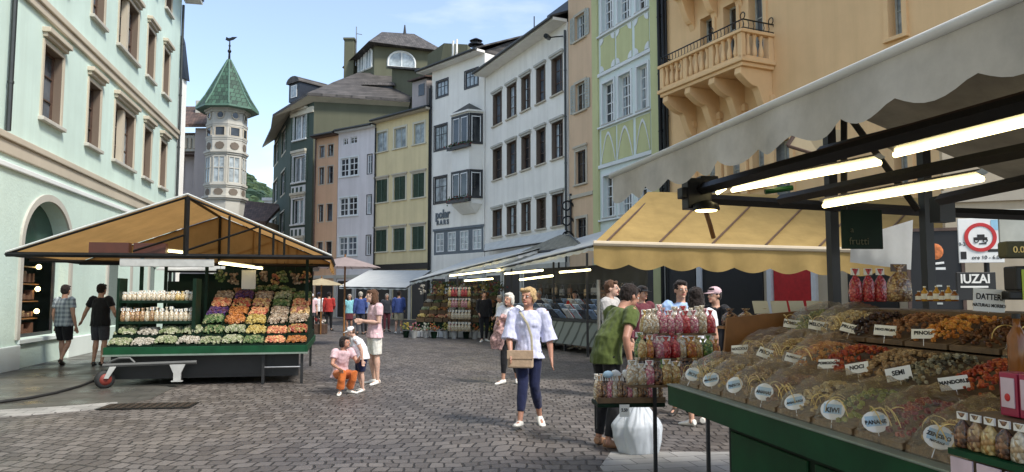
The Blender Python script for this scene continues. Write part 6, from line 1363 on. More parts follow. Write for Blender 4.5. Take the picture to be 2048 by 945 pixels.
def person(label, P, rz, H=1.7, pose=None, lean=0, twist=0, headturn=0, top='white', sleeve='short', bottom='black', legs='long', shoes=WSH, hair='brown', hairlen='short', sk=SK, fem=False, vox=.016, group=None, fat=1.0, cat='person', name='person', hat=None, bell=False):
    t = tag(empty(name, P, rz), label, cat, group); J = {}
    for k, v in DEF.items():
        if k in ('head', 'neck'): J[k] = Vector(v)
        else: J[k + 'L'] = Vector((-v[0], v[1], v[2])); J[k + 'R'] = Vector(v)
    J['pel'] = Vector((0, 0, .53)); J['wai'] = Vector((0, 0, .62)); J['che'] = Vector((0, 0, .73)); J['upp'] = Vector((0, .006, .80))
    for k, v in (pose or {}).items(): J[k] = Vector(v)
    if lean or twist:
        piv = J['pel'].copy(); Q = Matrix.Rotation(R(-lean) * -1, 3, 'X') @ Matrix.Rotation(R(twist), 3, 'Z')
        for k in ('head', 'neck', 'shL', 'shR', 'elL', 'elR', 'wrL', 'wrR', 'wai', 'che', 'upp'):
            if (pose and k in pose and k[:2] in ('el', 'wr')): continue
            s_ = .5 if k == 'wai' else 1; d = J[k] - piv; J[k] = piv + d.lerp(Q @ d, s_)
    J = {k: v * H for k, v in J.items()}; h = H * 1.0
    axx = (J['shR'] - J['shL']).normalized(); q = MB(); f_ = fat
    wst = (.072, .054) if fem else (.082, .060)
    def T(q, pts, rs, **k): q.tube(pts, [(a * h, b * h) if isinstance((a, b), tuple) else a for a, b in rs], 14, side=axx, **k)
    spine = [J['pel'] - Vector((0, 0, .03 * h)), J['pel'], J['wai'], J['che'], J['upp'], J['neck'] - (J['neck'] - J['upp']) * .3]
    rad = [(.075 * f_, .06 * f_), (.092 * f_, .066 * f_), (wst[0] * f_, wst[1] * f_), (.092 * f_, .064 * f_), (.10, .052), (.04, .036)]
    T(q, spine, rad)
    if fem:
        for sx_ in (-1, 1): q.ball(J['che'] + axx * sx_ * .042 * h + Vector((0, -.030 * h, .0)), .036 * h)
    # neck and head
    hd = J['head']; q.tube([J['upp'], J['neck'], hd + Vector((0, .012 * h, -.01 * h))], [.042 * h, .033 * h, .036 * h], 12)
    HR = Matrix.Rotation(R(headturn), 3, 'Z') 
    dn = (J['neck'] - J['upp']); tl = math.atan2(-dn.y, max(.01, dn.z)) if lean else 0; HR = HR @ Matrix.Rotation(min(.6, max(-.2, tl * .8)), 3, 'X')
    hp = lambda x, y, z: hd + HR @ (Vector((x, y, z)) * h)
    q.ball(hp(0, .008, .012), .046 * h, .056 * h, .056 * h, 16, 10, HR); q.ball(hp(0, -.012, -.024), .034 * h, .038 * h, .042 * h, 12, 8, HR)
    q.tube([hp(0, -.048, .012), hp(0, -.064, -.012), hp(0, -.05, -.018)], [.006 * h, .010 * h, .007 * h], 8)
    q.ball(hp(0, -.045, -.05), .014 * h, .012 * h, .01 * h, 8, 6); q.tube([hp(-.025, -.045, .018), hp(.025, -.045, .018)], .007 * h, 6)
    for sx_ in (-1, 1): q.ball(hp(sx_ * .046, .008, -.004), .007 * h, .012 * h, .018 * h, 8, 6, HR)
    # limbs
    for s_ in 'LR':
        a, b, c = J['sh' + s_], J['el' + s_], J['wr' + s_]; q.ball(a, .036 * h)
        q.tube([a, a.lerp(b, .35), b, b.lerp(c, .3), c], [.034 * h * f_, .029 * h * f_, .023 * h, .024 * h, .0145 * h], 12)
        fd = (c - b).normalized(); sd = fd.cross(axx); 
        if sd.length < .2: sd = Vector((0, -1, 0))
        sd.normalize(); pw = fd.cross(sd).normalized(); pe = c + fd * .05 * h
        q.tube([c, c.lerp(pe, .5), pe], [(.012 * h, .017 * h), (.011 * h, .024 * h), (.010 * h, .023 * h)], 10, side=pw)
        for k in range(4):
            o_ = sd * (k - 1.5) * .0125 * h; L_ = (.040, .046, .043, .034)[k] * h; cu = pw * (.35 if s_ == 'L' else -.35)
            f0 = pe + o_ - fd * .012 * h; f1 = pe + o_ + (fd + cu * .3) * L_ * .5; f2 = f1 + (fd * .75 + cu) * L_ * .5
            q.tube([f0, f1, f2], [.0058 * h, .0055 * h, .0045 * h], 6)
        q.tube([c + fd * .012 * h - sd * .015 * h, c + fd * .035 * h - sd * .034 * h, c + fd * .055 * h - sd * .036 * h], [.008 * h, .007 * h, .0055 * h], 6)
        a, b, c = J['hip' + s_], J['kn' + s_], J['an' + s_]
        q.tube([a + Vector((0, 0, .03 * h)), a.lerp(b, .3), b, b.lerp(c, .25), b.lerp(c, .6), c], [.052 * h * f_, .047 * h * f_, .031 * h, .034 * h, .024 * h, .018 * h], 14)
        tv = J.get('toe' + s_); fdir = ((tv - c) if tv else Vector((c.x * .25 / max(.01, abs(c.x)) * abs(c.x) * 4, -.1 * h, -.02 * h))); fdir = Vector((fdir.x, fdir.y, fdir.z)).normalized(); J['fd' + s_] = fdir
        q.tube([c + Vector((0, .02 * h, -.012 * h)), c + fdir * .03 * h + Vector((0, 0, -.022 * h)), c + fdir * .085 * h + Vector((0, 0, -.022 * h))], [.018 * h, .021 * h, .015 * h], 10)
    remesh(q, 'body', sk, t, vox * .62, 2)
    # face
    for sx_ in (-1, 1):
        e = MB().ball(hp(sx_ * .0175, -.044, .004), .0085 * h, .006 * h, .0055 * h, 8, 6).build('eye', EYEM, t, smooth=True); MB().ball(hp(sx_ * .0175, -.0485, .004), .0042 * h, .003 * h, .0042 * h, 8, 5).build('iris', IRISM, e)
    MB().tube([hp(-.015, -.047, -.033), hp(0, -.052, -.032), hp(.015, -.047, -.033)], [.003 * h, .005 * h, .003 * h], 6).build('lips', LIPM, t)
    # hair
    if hair:
        q = MB(); q.ball(hp(0, .017, .022), .053 * h, .058 * h, .056 * h, 18, 12, HR); q.ball(hp(0, .03, -.005), .048 * h, .04 * h, .045 * h, 12, 8, HR); q.ball(hp(0, -.03, .052), .038 * h, .022 * h, .016 * h, 10, 6, HR)
        if hairlen == 'bob':
            for sx_ in (-1, 1): q.ball(hp(sx_ * .044, .012, -.012), .018 * h, .032 * h, .048 * h, 10, 8)
            q.ball(hp(0, .04, -.02), .045 * h, .03 * h, .05 * h)
        if hairlen == 'long':
            for sx_ in (-1, 1): q.ball(hp(sx_ * .042, .02, -.03), .02 * h, .034 * h, .07 * h, 10, 8)
            q.ball(hp(0, .045, -.06), .055 * h, .03 * h, .09 * h)
        if hairlen == 'fluffy': q.ball(hp(0, .02, .024), .056 * h, .060 * h, .054 * h); q.ball(hp(0, .035, -.008), .052 * h, .038 * h, .045 * h); q.ball(hp(-.02, -.028, .052), .032 * h, .024 * h, .016 * h); [q.ball(hp(s * .045, .008, -.004), .013 * h, .024 * h, .034 * h) for s in (-1, 1)]
        remesh(q, 'hair', HAIR[hair], t, .009 if vox < .015 else .014, 0, .011, 38)
    if hat:
        q = MB(); q.ball(hp(0, .01, .035), .056 * h, .062 * h, .045 * h, 16, 8, HR); q.tube([hp(0, -.03, .025), hp(0, -.10, .018)], [(.04 * h, .006 * h), (.03 * h, .004 * h)], 10, side=axx); q.build('cap', FB[hat], t, smooth=True)
    # top
    def arm_cover(q, s_, until, r0, r1):
        a, b, c = J['sh' + s_], J['el' + s_], J['wr' + s_]; pts = [a - axx * (.02 * h if s_ == 'R' else -.02 * h) + Vector((0, 0, .006 * h)), a]; rs = [.042 * h, .046 * h]
        if until <= 1: pts.append(a.lerp(b, until)); rs.append(r1 * h)
        else: pts += [b, b.lerp(c, until - 1)]; rs += [r0 * h, r1 * h]
        q.tube(pts, rs, 14)
    if top:
        q = MB(); hem = J['pel'] - Vector((0, 0, .045 * h)); g_ = 1.12 * f_
        T(q, [hem, J['pel'], J['wai'], J['che'], J['upp'], J['neck'] - (J['neck'] - J['upp']) * .72, J['neck'] - (J['neck'] - J['upp']) * .34], [(.105 * g_ * (1.12 if fem else 1), .078 * g_), (.098 * g_, .074 * g_), (wst[0] * 1.12 * g_, wst[1] * 1.16 * g_), (.093 * g_, .068 * g_), (.112, .060), (.082, .055), (.046, .045)])
        for s_ in 'LR': q.ball(J['sh' + s_] - axx * (.012 if s_ == 'R' else -.012) * h, .049 * h, .046 * h, .044 * h)
        if fem:
            for sx_ in (-1, 1): q.ball(J['che'] + axx * sx_ * .038 * h + Vector((0, -.030 * h, .0)), .043 * h)
        u_ = {'none': None, 'short': .55, 'elbow': 1.0, 'long': 1.93}[sleeve]
        if u_:
            for s_ in 'LR':
                if bell:
                    a, b, c = J['sh' + s_], J['el' + s_], J['wr' + s_]; q.tube([a - axx * (.02 * h if s_ == 'R' else -.02 * h), a, a.lerp(b, .6), b.lerp(c, .18)], [.042 * h, .045 * h, .046 * h, (.060 * h, .052 * h)], 14, side=axx)
                else: arm_cover(q, s_, u_, .032, .042 if u_ < 1.5 else .022)
        remesh(q, 'shirt' if not bell else 'blouse', FB[top], t, vox * .8, 1, .011, 12)
    if bottom:
        q = MB(); T(q, [J['pel'] - Vector((0, 0, .02 * h)), J['pel'] + Vector((0, 0, .01 * h)), J['wai'] - Vector((0, 0, .02 * h))], [(.098 * f_, .074 * f_), (.098 * f_, .072 * f_), (wst[0] * 1.08 * f_, wst[1] * 1.1 * f_)])
        if legs == 'skirt': T(q, [J['pel'] + Vector((0, 0, .02 * h)), J['pel'] - Vector((0, 0, .05 * h)), (J['knL'] + J['knR']) / 2 + Vector((0, 0, .03 * h))], [(.09 * f_, .07 * f_), (.108 * f_, .082 * f_), (.105 * f_, .075 * f_)])
        else:
            u_ = {'long': 1.93, 'capri': 1.72, 'shorts': .88, 'wide': 1.85, 'short': .6}[legs]; wd = 1.35 if legs in ('shorts', 'wide') else 1.08
            for s_ in 'LR':
                a, b, c = J['hip' + s_], J['kn' + s_], J['an' + s_]; pts = [a + Vector((0, 0, .02 * h)), a.lerp(b, .3)]; rs = [.057 * h * f_, .052 * h * f_ * (1 + (wd - 1) * .4)]
                if u_ < 1: pts.append(a.lerp(b, u_)); rs.append(.038 * h * wd + .003)
                else: pts += [b, b.lerp(c, .3), b.lerp(c, u_ - 1)]; rs += [.036 * h * wd, .036 * h * wd, .026 * h * (wd if legs != 'wide' else 1.9)]
                q.tube(pts, rs, 14)
        remesh(q, 'skirt' if legs == 'skirt' else ('shorts' if legs in ('shorts', 'short') else 'trousers'), FB[bottom], t, vox * .8, 1, .008, 10)
    if shoes:
        for s_ in 'LR':
            c = J['an' + s_]; fd = J['fd' + s_]; q = MB(); up = Vector((0, 0, 1)); b0 = c - fd * .03 * h + Vector((0, 0, -.024 * h))
            sdv = fd.cross(up).normalized()
            q.tube([b0, b0 + fd * .035 * h + Vector((0, 0, .003 * h)), b0 + fd * .085 * h, b0 + fd * .125 * h, b0 + fd * .148 * h], [(.020 * h, .022 * h), (.024 * h, .026 * h), (.028 * h, .018 * h), (.025 * h, .013 * h), (.012 * h, .008 * h)], 12, side=sdv)
            remesh(q, 'shoe', shoes, t, .008 if vox < .015 else .012, 1)
    return t, J
NEAR = .011
# main walking woman
P = gnd(1057, 852)
pw, Jw = person('woman walking towards us in a wide sleeved lavender blouse and navy trousers', P, R(-6), 1.70, dict(
    hipL=(-.048, 0, .515), hipR=(.048, 0, .515), knL=(-.035, -.075, .285), anL=(-.05, -.12, .055), toeL=(-.07, -.22, .06), knR=(.045, .0, .285), anR=(.075, .10, .06), toeR=(.10, .02, .025),
    elR=(.150, .03, .635), wrR=(.168, -.015, .485), elL=(-.14, -.02, .64), wrL=(-.12, -.10, .53)), headturn=-24, top='lav', sleeve='elbow', bell=True, bottom='navy', legs='capri', hair='blonde', hairlen='fluffy', fem=True, vox=NEAR, sk=SK2, shoes=WSH, fat=.94)
hb_ = tag(empty('shoulder_bag', pw.location, pw.rotation_euler.z), 'tan leather shoulder bag hanging in front of the walking woman', 'bag'); H_ = 1.7
q = MB(); q.box(-.235, .075, -.235, -.135, .72, .93); q.build('bag_body', FB['tan'], hb_, bevel=.02); q = MB(); q.box(-.24, .08, -.243, -.2351, .83, .935); q.build('flap', FB['tan'], hb_, bevel=.008)
q = MB(); q.tube([(.06, -.17, .92), (.05, -.15, 1.1), (.0, -.135, 1.25), (-.08, -.1, 1.37), (-.12, .0, 1.42), (-.15, .08, 1.3), (-.2, .06, 1.05), (-.22, -.15, .93)], [(.014, .004)] * 8, 6, side=(1, 0, 0)); q.build('strap', FB['khaki'], hb_)
# woman behind with pink wrap
P = gnd(1020, 768)
p2_, J2 = person('white haired woman looking down in a pale top and black trousers behind the walking woman', P, R(-22), 1.66, dict(elL=(-.135, -.05, .64), wrL=(-.07, -.15, .66), elR=(.15, -.02, .64), wrR=(.09, -.13, .65), head=(0, -.04, .915), knL=(-.05, -.05, .285), anL=(-.055, -.06, .05), anR=(.055, .07, .055)), headturn=-14, top='white', sleeve='short', bottom='black', legs='capri', hair='white', hairlen='bob', fem=True, vox=NEAR)
q = MB(); pts = [(-.13, -.16, 1.12), (-.14, -.17, .95), (-.18, -.16, .8), (-.2, -.14, .62)]; q.tube(pts, [(.09, .05), (.12, .07), (.13, .08), (.10, .05)], 14, side=(1, 0, 0)); q.tube([(.05, -.15, 1.15), (-.08, -.17, 1.2), (-.16, -.15, 1.1)], [.05, .07, .06], 10)
o = remesh(q, 'jacket', FB['floral'], None, .012, 1, .03, 9); o.location = p2_.location; o.rotation_euler = p2_.rotation_euler; tag(o, 'pink patterned jacket draped over the arm of the white haired woman', 'jacket')
# woman in white shorts on her phone
P = gnd(748, 769)
p3_, J3 = person('young woman in a pale pink tee and white shorts looking down at her phone', P, R(-62), 1.72, dict(elL=(-.12, .0, .645), wrL=(-.04, -.14, .66), elR=(.13, .0, .645), wrR=(.05, -.14, .66), head=(0, -.04, .915), knL=(-.05, -.02, .285), knR=(.05, .01, .285)), top='pink', sleeve='short', bottom='offw', legs='shorts', hair='brown', hairlen='long', fem=True, vox=NEAR, sk=SK3)
ph = tag(empty('phone', p3_.location, p3_.rotation_euler.z), 'small dark phone in the hands of the young woman in white shorts', 'phone'); MB().box(-.035, .035, -.345, -.335, 1.12, 1.26).build('case', M['black'], ph, bevel=.005)
# crouching woman in orange and toddler in white cap with buggy
P = gnd(684, 788)
p4_, J4 = person('crouching woman in a pinkish top and wide orange trousers beside the toddler', P, R(38), 1.34, dict(pel=(0, .06, .24), wai=(0, .05, .33), che=(0, .02, .43), upp=(0, -.01, .50), neck=(0, -.02, .545), head=(.01, -.045, .62), shL=(-.105, -.01, .51), shR=(.105, -.01, .51), hipL=(-.05, .05, .22), hipR=(.05, .05, .22), knL=(-.075, -.16, .26), knR=(.085, -.15, .24), anL=(-.07, -.09, .05), anR=(.08, -.03, .05), elL=(-.16, -.06, .37), wrL=(-.12, -.16, .32), elR=(.15, -.09, .38), wrR=(.12, -.19, .42)), headturn=35, top='pink', sleeve='short', bottom='orange', legs='wide', hair='dark', hairlen='bob', fem=True, vox=NEAR, shoes=WSH, sk=SK2)
P = gnd(722, 784)
p5_, J5 = person('toddler with a white cap, loose white tee and dark shorts bending forward', P, R(-70), 1.12, dict(knL=(-.06, -.03, .27), knR=(.06, .0, .27)), lean=24, top='white', sleeve='short', bottom='navy', legs='shorts', hair='brown', hat='white', vox=NEAR, fat=1.35, sk=SK3, cat='child')
# two men walking away on the left
walk1 = dict(knL=(-.05, -.03, .285), anL=(-.05, .08, .075), toeL=(-.05, 0, -.02), knR=(.055, -.04, .285), anR=(.055, -.05, .045))
P = gnd(124, 731); person('man walking away in a grey plaid shirt and black shorts on the left pavement', P, R(168), 1.84, walk1, top='plaid', sleeve='short', bottom='black', legs='shorts', hair='dark', vox=.013, shoes=BSH, fat=1.1, headturn=10)
P = gnd(197, 732); person('man in a black tee and dark shorts seen from behind next to the fruit stall', P, R(172), 1.86, dict(elR=(.2, .0, .66), wrR=(.27, -.03, .55), elL=(-.17, -.02, .65), wrL=(-.14, -.13, .56)), top='black', sleeve='short', bottom='dgrey', legs='shorts', hair='dark', vox=.013, shoes=BSH, fat=1.08)
# green tee man bending over the rack
P = gnd(1214, 893); p8, J8 = person('man in an olive green tee leaning forward at the rack of sweets', P, R(118), 1.80, dict(elL=(-.16, -.03, .64), wrL=(-.17, -.05, .50), elR=(.12, -.12, .66), wrR=(.08, -.2, .60), knL=(-.05, -.03, .285), anL=(-.055, .03, .05)), lean=26, top='olive', sleeve='short', bottom='black', legs='long', hair='dark', shoes=TSH, vox=NEAR, sk=SK2)
# grey tee man
P = Vector((at(1222, 600, 12).x, 12, 0)); person('man in a grey tee and dark shorts looking towards the yellow awning', P, R(60), 1.84, dict(elL=(-.13, -.03, .64), wrL=(-.05, -.13, .62), elR=(.13, -.03, .64), wrR=(.05, -.13, .6)), headturn=10, top='grey', sleeve='short', bottom='dgrey', legs='shorts', hair='brown', shoes=WSH, vox=.013, sk=SK3)
# pair at the rack
P = gnd(1396, 852); person('dark haired woman seen from behind in white with black leggings, behind the rack', P, R(190), 1.70, dict(knL=(-.05, -.04, .285), anL=(-.06, -.05, .05)), top='white', sleeve='short', bottom='black', legs='capri', hair='dark', hairlen='long', fem=True, vox=NEAR, shoes=WSH)
P = Vector((at(1362, 600, 10.2).x, 10.2, 0)); person('man in a light blue shirt facing us across the sweets rack', P, R(0), 1.80, top='skyblue', sleeve='long', bottom='dgrey', hair='dark', shoes=BSH, vox=.013, headturn=8)
P = Vector((at(1430, 600, 11).x, 11, 0)); person('person with a pale cap standing in the shade under the yellow awning', P, R(-60), 1.72, top='black', sleeve='short', bottom='black', hair='dark', hat='pink', vox=.016)
P = Vector((at(1255, 600, 13.0).x + .25, 13.0, 0)); person('man in dark clothes and dark cap half hidden behind the green tee man', P, R(30), 1.76, top='maroon', sleeve='long', bottom='black', hair='dark', hat='black', vox=.016)
# distant walkers
far = [(622, 662, 'pink', 'dgrey', 'short', 'grey', 'white', 10, 1.66, 'far person in a white cap and pale pink top'), (637, 660, 'white', 'black', 'long', 'dark', 'navy', 200, 1.72, 'far person in a white shirt with a dark cap'),
       (657, 662, 'red', 'black', 'long', 'dark', None, 185, 1.74, 'far person in a red top and black trousers'), (698, 664, 'cyan', 'maroon', 'skirt', 'grey', None, 5, 1.64, 'grey haired person in a cyan top'),
       (720, 670, 'blue', 'dgrey', 'long', 'grey', None, 190, 1.74, 'person in a bright blue jacket with grey hair'), (735, 668, 'greyblue', 'black', 'long', 'brown', None, 20, 1.72, 'person in grey blue half hidden behind the woman in white shorts'),
       (773, 664, 'dgrey', 'maroon', 'long', 'grey', None, 10, 1.66, 'small grey haired person in a dark vest at the far awnings'), (797, 668, 'blue', 'khaki', 'shorts', 'dark', None, 175, 1.78, 'man in a blue jacket and khaki shorts with a small rucksack'),
       (968, 684, 'black', 'black', 'long', 'dark', None, 15, 1.74, 'vendor in black clothes and white shoes by the fruit bags'), (1000, 688, 'offw', 'dgrey', 'long', 'grey', None, -70, 1.60, 'person in a cream top standing at the table edge')]
for (x, y, tp, bt, lg, hr, ht, rz, H_, lab) in far:
    a_ = .03 if lg != 'skirt' else 0
    person(lab, gnd(x, y), R(rz), H_, dict(knL=(-.055, -.03, .285), anL=(-.055, -a_ * 2, .05), anR=(.055, .02 + a_, .055), elL=(-.14, .0, .64), wrL=(-.12, -.08, .55)), top=tp, sleeve='long' if tp in ('blue', 'red', 'black') else 'short', bottom=bt, legs=lg, hair=hr, hat=ht, vox=.022, shoes=WSH if x in (968, 797) else BSH)
P = LW @ Vector((1.7, 3.3, 0)); P.z = .15; person('vendor in dark clothes standing inside the left fruit stall', P, R(10), 1.72, top='black', sleeve='short', bottom='black', hair='dark', vox=.02)
for k, (x, Y, tp, lab) in enumerate(((1078, 24, 'dgrey', 'vendor in a dark grey top between the hanging bags'), (1150, 22.5, 'red', 'vendor with a reddish top behind the folded shirts'), (905, 31, 'olive', 'vendor in green behind the far fruit stall'))):
    P = at(x, 600, Y); P.z = 0; person(lab, P, R(-20), 1.74, top=tp, sleeve='short', bottom='black', hair='dark' if k else 'grey', vox=.024)

# ================================================================ far row of stalls
def quadroof(name, label, cat, pts, mat, frame=True, val=.16, posts=()):
    t = tag(empty(name, (pts[0][0], pts[0][1], 0)), label, cat); I_ = Matrix.Translation(-t.location); p = [I_ @ Vector(v) for v in pts]
    q = MB(); sag(q, *p, 14, 6, .05); q.build('canopy', mat, t, smooth=True)
    if val: 
        for a, b in ((0, 1), (3, 0), (1, 2)): scallop((p[a].x, p[a].y), (p[b].x, p[b].y), (p[a].z, p[b].z), val, .4, .03).build('valance', mat, t, smooth=True)
    if frame:
        q = MB(); 
        for i in range(4): q.tube([p[i] - Vector((0, 0, .05)), p[(i + 1) % 4] - Vector((0, 0, .05))], .03, 4)
        q.build('frame', M['iron'], t)
    for x_, y_, z_ in posts: v = I_ @ Vector((x_, y_, 0)); MB().box(v.x - .03, v.x + .03, v.y - .03, v.y + .03, 0, z_).build('post', M['black'], t)
    return t
# B: from its peak beside the walking woman down to the left
b0, b1 = at(820, 562, 31), at(1035, 508, 24.5)
tB = quadroof('white_canopy', 'long white sloping market canopy over the far fruit stall', 'canopy', [b0, b1, b1 + Vector((2.2, 2.6, .75)), b0 + Vector((2.2, 3.0, 1.0))], M['canvas_w'], posts=[(b0.x + .6, b0.y, 2.1), (b1.x - .2, b1.y, 2.6), (b1.x + 1.4, b1.y + .8, 2.7), ((b0.x + b1.x) / 2, (b0.y + b1.y) / 2, 2.4)])
c0, c1 = at(992, 536, 25.2), at(1186, 489, 19.6)
tC = quadroof('white_canopy', 'shorter white canopy directly left of the yellow awning', 'canopy', [c0, c1, c1 + Vector((1.6, 2.2, .85)), c0 + Vector((1.8, 2.6, .85))], M['canvas_w'], posts=[(c1.x - .15, c1.y + .1, 2.7), (c0.x + .3, c0.y, 2.4), (c0.x + 1.8, c0.y - 2.4, 2.6)])
d0, d1 = at(1038, 506, 27), at(1168, 492, 22)
tD = quadroof('grey_hip_canopy', 'grey olive hipped canopy behind the white canopy', 'canopy', [d0, d1, at(1140, 468, 23.5), at(1120, 470, 25)], simple('olive_grey_canvas', (.2, .19, .15), .8, var=.25), val=0)
tA = quadroof('far_awning', 'pale awning over the shops at the far end of the street', 'awning', [at(678, 573, 39.5), at(812, 575, 37.5), at(862, 541, 43.5), at(738, 541, 47)], M['canvas_w'], val=.12)
tE = quadroof('shop_awning', 'long cream shop awning on the white house above the market canopies', 'awning', [at(968, 502, 41.6), at(1128, 478, 33.6), at(1132, 458, 34.6), at(970, 488, 43)], M['canvas_w'], val=0)
# strip lamps under far canopies
for k, (xa, ya, Ya, xb, yb, Yb) in enumerate(((900, 552, 27.5, 1000, 540, 24.5), (930, 562, 26, 985, 558, 24.5), (1010, 548, 23, 1085, 541, 21), (1040, 560, 22, 1105, 552, 20.5), (1120, 545, 20.4, 1180, 540, 19.2))):
    t = tag(empty('lamp', (0, 0, 0)), 'bright strip lamp %s under the far white canopies' % ['over the fruit boxes', 'above the fruit bags', 'above the cream clad person', 'over the hanging bags', 'next to the yellow awning'][k], 'lamp', 'strip lamps under the far canopies'); MB().tube([at(xa, ya, Ya), at(xb, yb, Yb)], .03, 6).build('tube', M['tubeL'], t)
# far fruit stall: crates in steps
FW = Matrix.Translation((-3.75, 29.0, 0)) @ Matrix.Rotation(R(-16), 4, 'Z')
fs = tag(empty('far_fruit_stall', (-3.75, 29.0, 0), R(-16)), 'stepped far fruit stall with wooden crates and white buckets below', 'market stall')
q = MB()
for k in range(4): q.box(-.1, 3.0, .12 + k * .35, .12 + (k + 1) * .35, 0, .55 + k * .28)
q.build('stepped_table', M['dgreen'], fs)
km = list(FR)
for r_i in range(5):
    for i in range(8):
        if r_i == 0:
            z_ = 0.02; y_ = -.25
        else: z_ = .57 + (r_i - 1) * .28; y_ = .14 + (r_i - 1) * .35
        k = random.choice(['peaches', 'oranges', 'cabbages', 'mushrooms', 'garlic', 'greens', 'lemons', 'apples', 'onions'] if r_i else ['garlic', 'mushrooms', 'garlic'])
        crate(FW, i * .37, i * .37 + .35, y_, y_ + .3, z_, z_ + .06, k, 'far stall crate of %s, %s from the left, %s' % (dsc[k], ordn[i], ['on the ground', 'lowest step', 'second step', 'third step', 'top step'][r_i]), .045, 34, 'trayw' if 0 else ('traywood' if r_i else 'whitewood'), 'crates on the far fruit stall', .16 if r_i else .22)
for k in range(9):
    P = FW @ Vector((-.1 + k * .4, -.55 - .18 * (k % 2), 0)); e = tag(empty('flower_bucket', P), 'bucket of cut flowers, %s from the left on the ground at the far fruit stall' % ORD[k], 'bucket', 'flower buckets by the far stall')
    MB().lathe((0, 0, 0), [(.09, 0), (.13, .24), (.14, .25)], 12).build('bucket', M['dullwhite'] if k % 3 else M['dgreen'], e); q = MB()
    for j in range(46): q.pebble((random.gauss(0, .09), random.gauss(0, .09), .3 + random.random() * .26), random.uniform(.02, .04))
    q.build('flowers', M.setdefault('fl%d' % (k % 4), island('cut_flowers', [[(.6, .5, .12), (.1, .18, .05), (.5, .35, .05)], [(.5, .06, .1), (.1, .18, .06), (.6, .3, .35)], [(.65, .62, .52), (.12, .2, .07), (.5, .5, .4)], [(.55, .2, .05), (.08, .14, .04), (.4, .1, .04)]][k % 4])), e)
# leafy plants and bunches over the top of the far stall
for k in range(9):
    P = FW @ Vector((.15 + k * .34, 1.75 - .1 * (k % 2), 1.45)); e = tag(empty('potted_plant', P), 'small leafy plant in a pot, %s from the left on the far stall top' % ORD[k], 'plant', 'plants behind the far fruit stall')
    MB().lathe((0, 0, 0), [(.07, 0), (.1, .16)], 10).build('pot', M['wick'], e); q = MB()
    for j in range(60):
        c = Vector((random.gauss(0, .13), random.gauss(0, .13), .3 + random.random() * .4)); a_ = Vector((random.gauss(0, 1), random.gauss(0, 1), random.gauss(.4, 1))).normalized() * .08; b_ = a_.orthogonal().normalized() * .035; q.add([c - a_, c + b_, c + a_, c - b_], [(0, 1, 2, 3)])
    q.build('leaves', M['leafy'] if 'leafy' in M else M.setdefault('leafy', island('mixed_leaves', [(.06, .13, .04), (.16, .2, .06), (.3, .28, .08), (.09, .16, .08), (.4, .1, .08)], .6)), e)
for k in range(8):
    P = FW @ Vector((.1 + k * .42, .5 + .3 * (k % 2), 2.0)); e = tag(empty('hanging_bunch', P), 'hanging bunch, %s from the left under the canopy over the far fruit stall' % ORD[k], 'bunch', 'bunches hung over the far fruit stall')
    MB().tube([(0, 0, .25), (0, 0, 0)], .005, 4).build('string', M['black'], e); q = MB()
    for j in range(16): q.pebble((random.gauss(0, .06), random.gauss(0, .06), -random.random() * .35), .05)
    q.build('fruit', FR[['garlic', 'onions', 'lemons', 'greens'][k % 4]], e)
# rack of pink and red bags right of it
fr = tag(empty('hanging_rack', (-1.9, 27.6, 0), R(-27)), 'tall dark rack hung with pink and pale bags right of the far fruit stall', 'rack')
q = MB(); q.tube([(-.5, 0, 0), (-.5, 0, 1.9), (.5, 0, 1.9), (.5, 0, 0)], .02, 6); 
for z_ in (.6, 1.05, 1.5): q.tube([(-.5, 0, z_), (.5, 0, z_)], .012, 5)
q.build('frame', M['black'], fr)
RWm = Matrix.Translation((-1.9, 27.6, 0)) @ Matrix.Rotation(R(-27), 4, 'Z')
for r_i, z_ in enumerate((.28, .72, 1.15, 1.55)):
    for k in range(7): c_ = ['cream', 'cream', 'pink', 'red'][r_i] if k % 3 else random.choice(['gold', 'cream', 'brown']); bag('fruit_bag', '%s bag, %s from the left on the %s bar of the tall dark rack' % (nm[c_], ORD[k], ['lowest', 'second', 'third', 'top'][r_i]), RWm @ Vector((-.42 + k * .14, -.06, z_)), .13, .09, .34, GM[c_], R(-27), 'bags on the tall rack')
# long table with cloth, shirts and hats
TW2 = Matrix.Translation((2.35, 19.7, 0)) @ Matrix.Rotation(math.atan2(5.6, -2.85), 4, 'Z')
tb = tag(empty('long_table', (2.35, 19.7, 0), math.atan2(5.6, -2.85)), 'long dark market table with a grey green patterned front panel', 'table')
latt = nodes('diamond_panel'); m_, t_, b_ = latt; wv1 = t_.nodes.new('ShaderNodeTexWave'); wv1.bands_direction = 'DIAGONAL'; wv1.inputs['Scale'].default_value = 1.4; wv1.inputs['Distortion'].default_value = 2; t_.links.new(t_.nodes.new('ShaderNodeTexCoord').outputs['Object'], wv1.inputs[0])
t_.links.new(ramp(t_, wv1.outputs['Fac'], [(.05, (.08, .09, .08)), (.2, (.24, .27, .25))]), b_.inputs['Base Color']); b_.inputs['Roughness'].default_value = .7
MB().box(-.3, 6.0, -1.3, .02, .86, .94).build('tabletop', M['black'], tb, bevel=.01); MB().box(-.25, 6.0, -.02, .0, .22, .86).build('front_panel', latt[0], tb); MB().box(-.25, -.23, -1.2, -.02, .22, .86).build('front_panel', latt[0], tb)
for x_ in (-.2, 2.0, 4.0, 5.9): MB().box(x_ - .03, x_ + .03, -.1, -.04, 0, .86).build('leg', M['black'], tb)
shirtm = [F('shirt_white', .62, .64, .68), F('shirt_blue', .22, .32, .5), F('shirt_dark', .05, .06, .09), F('shirt_pale_blue', .45, .55, .68)]
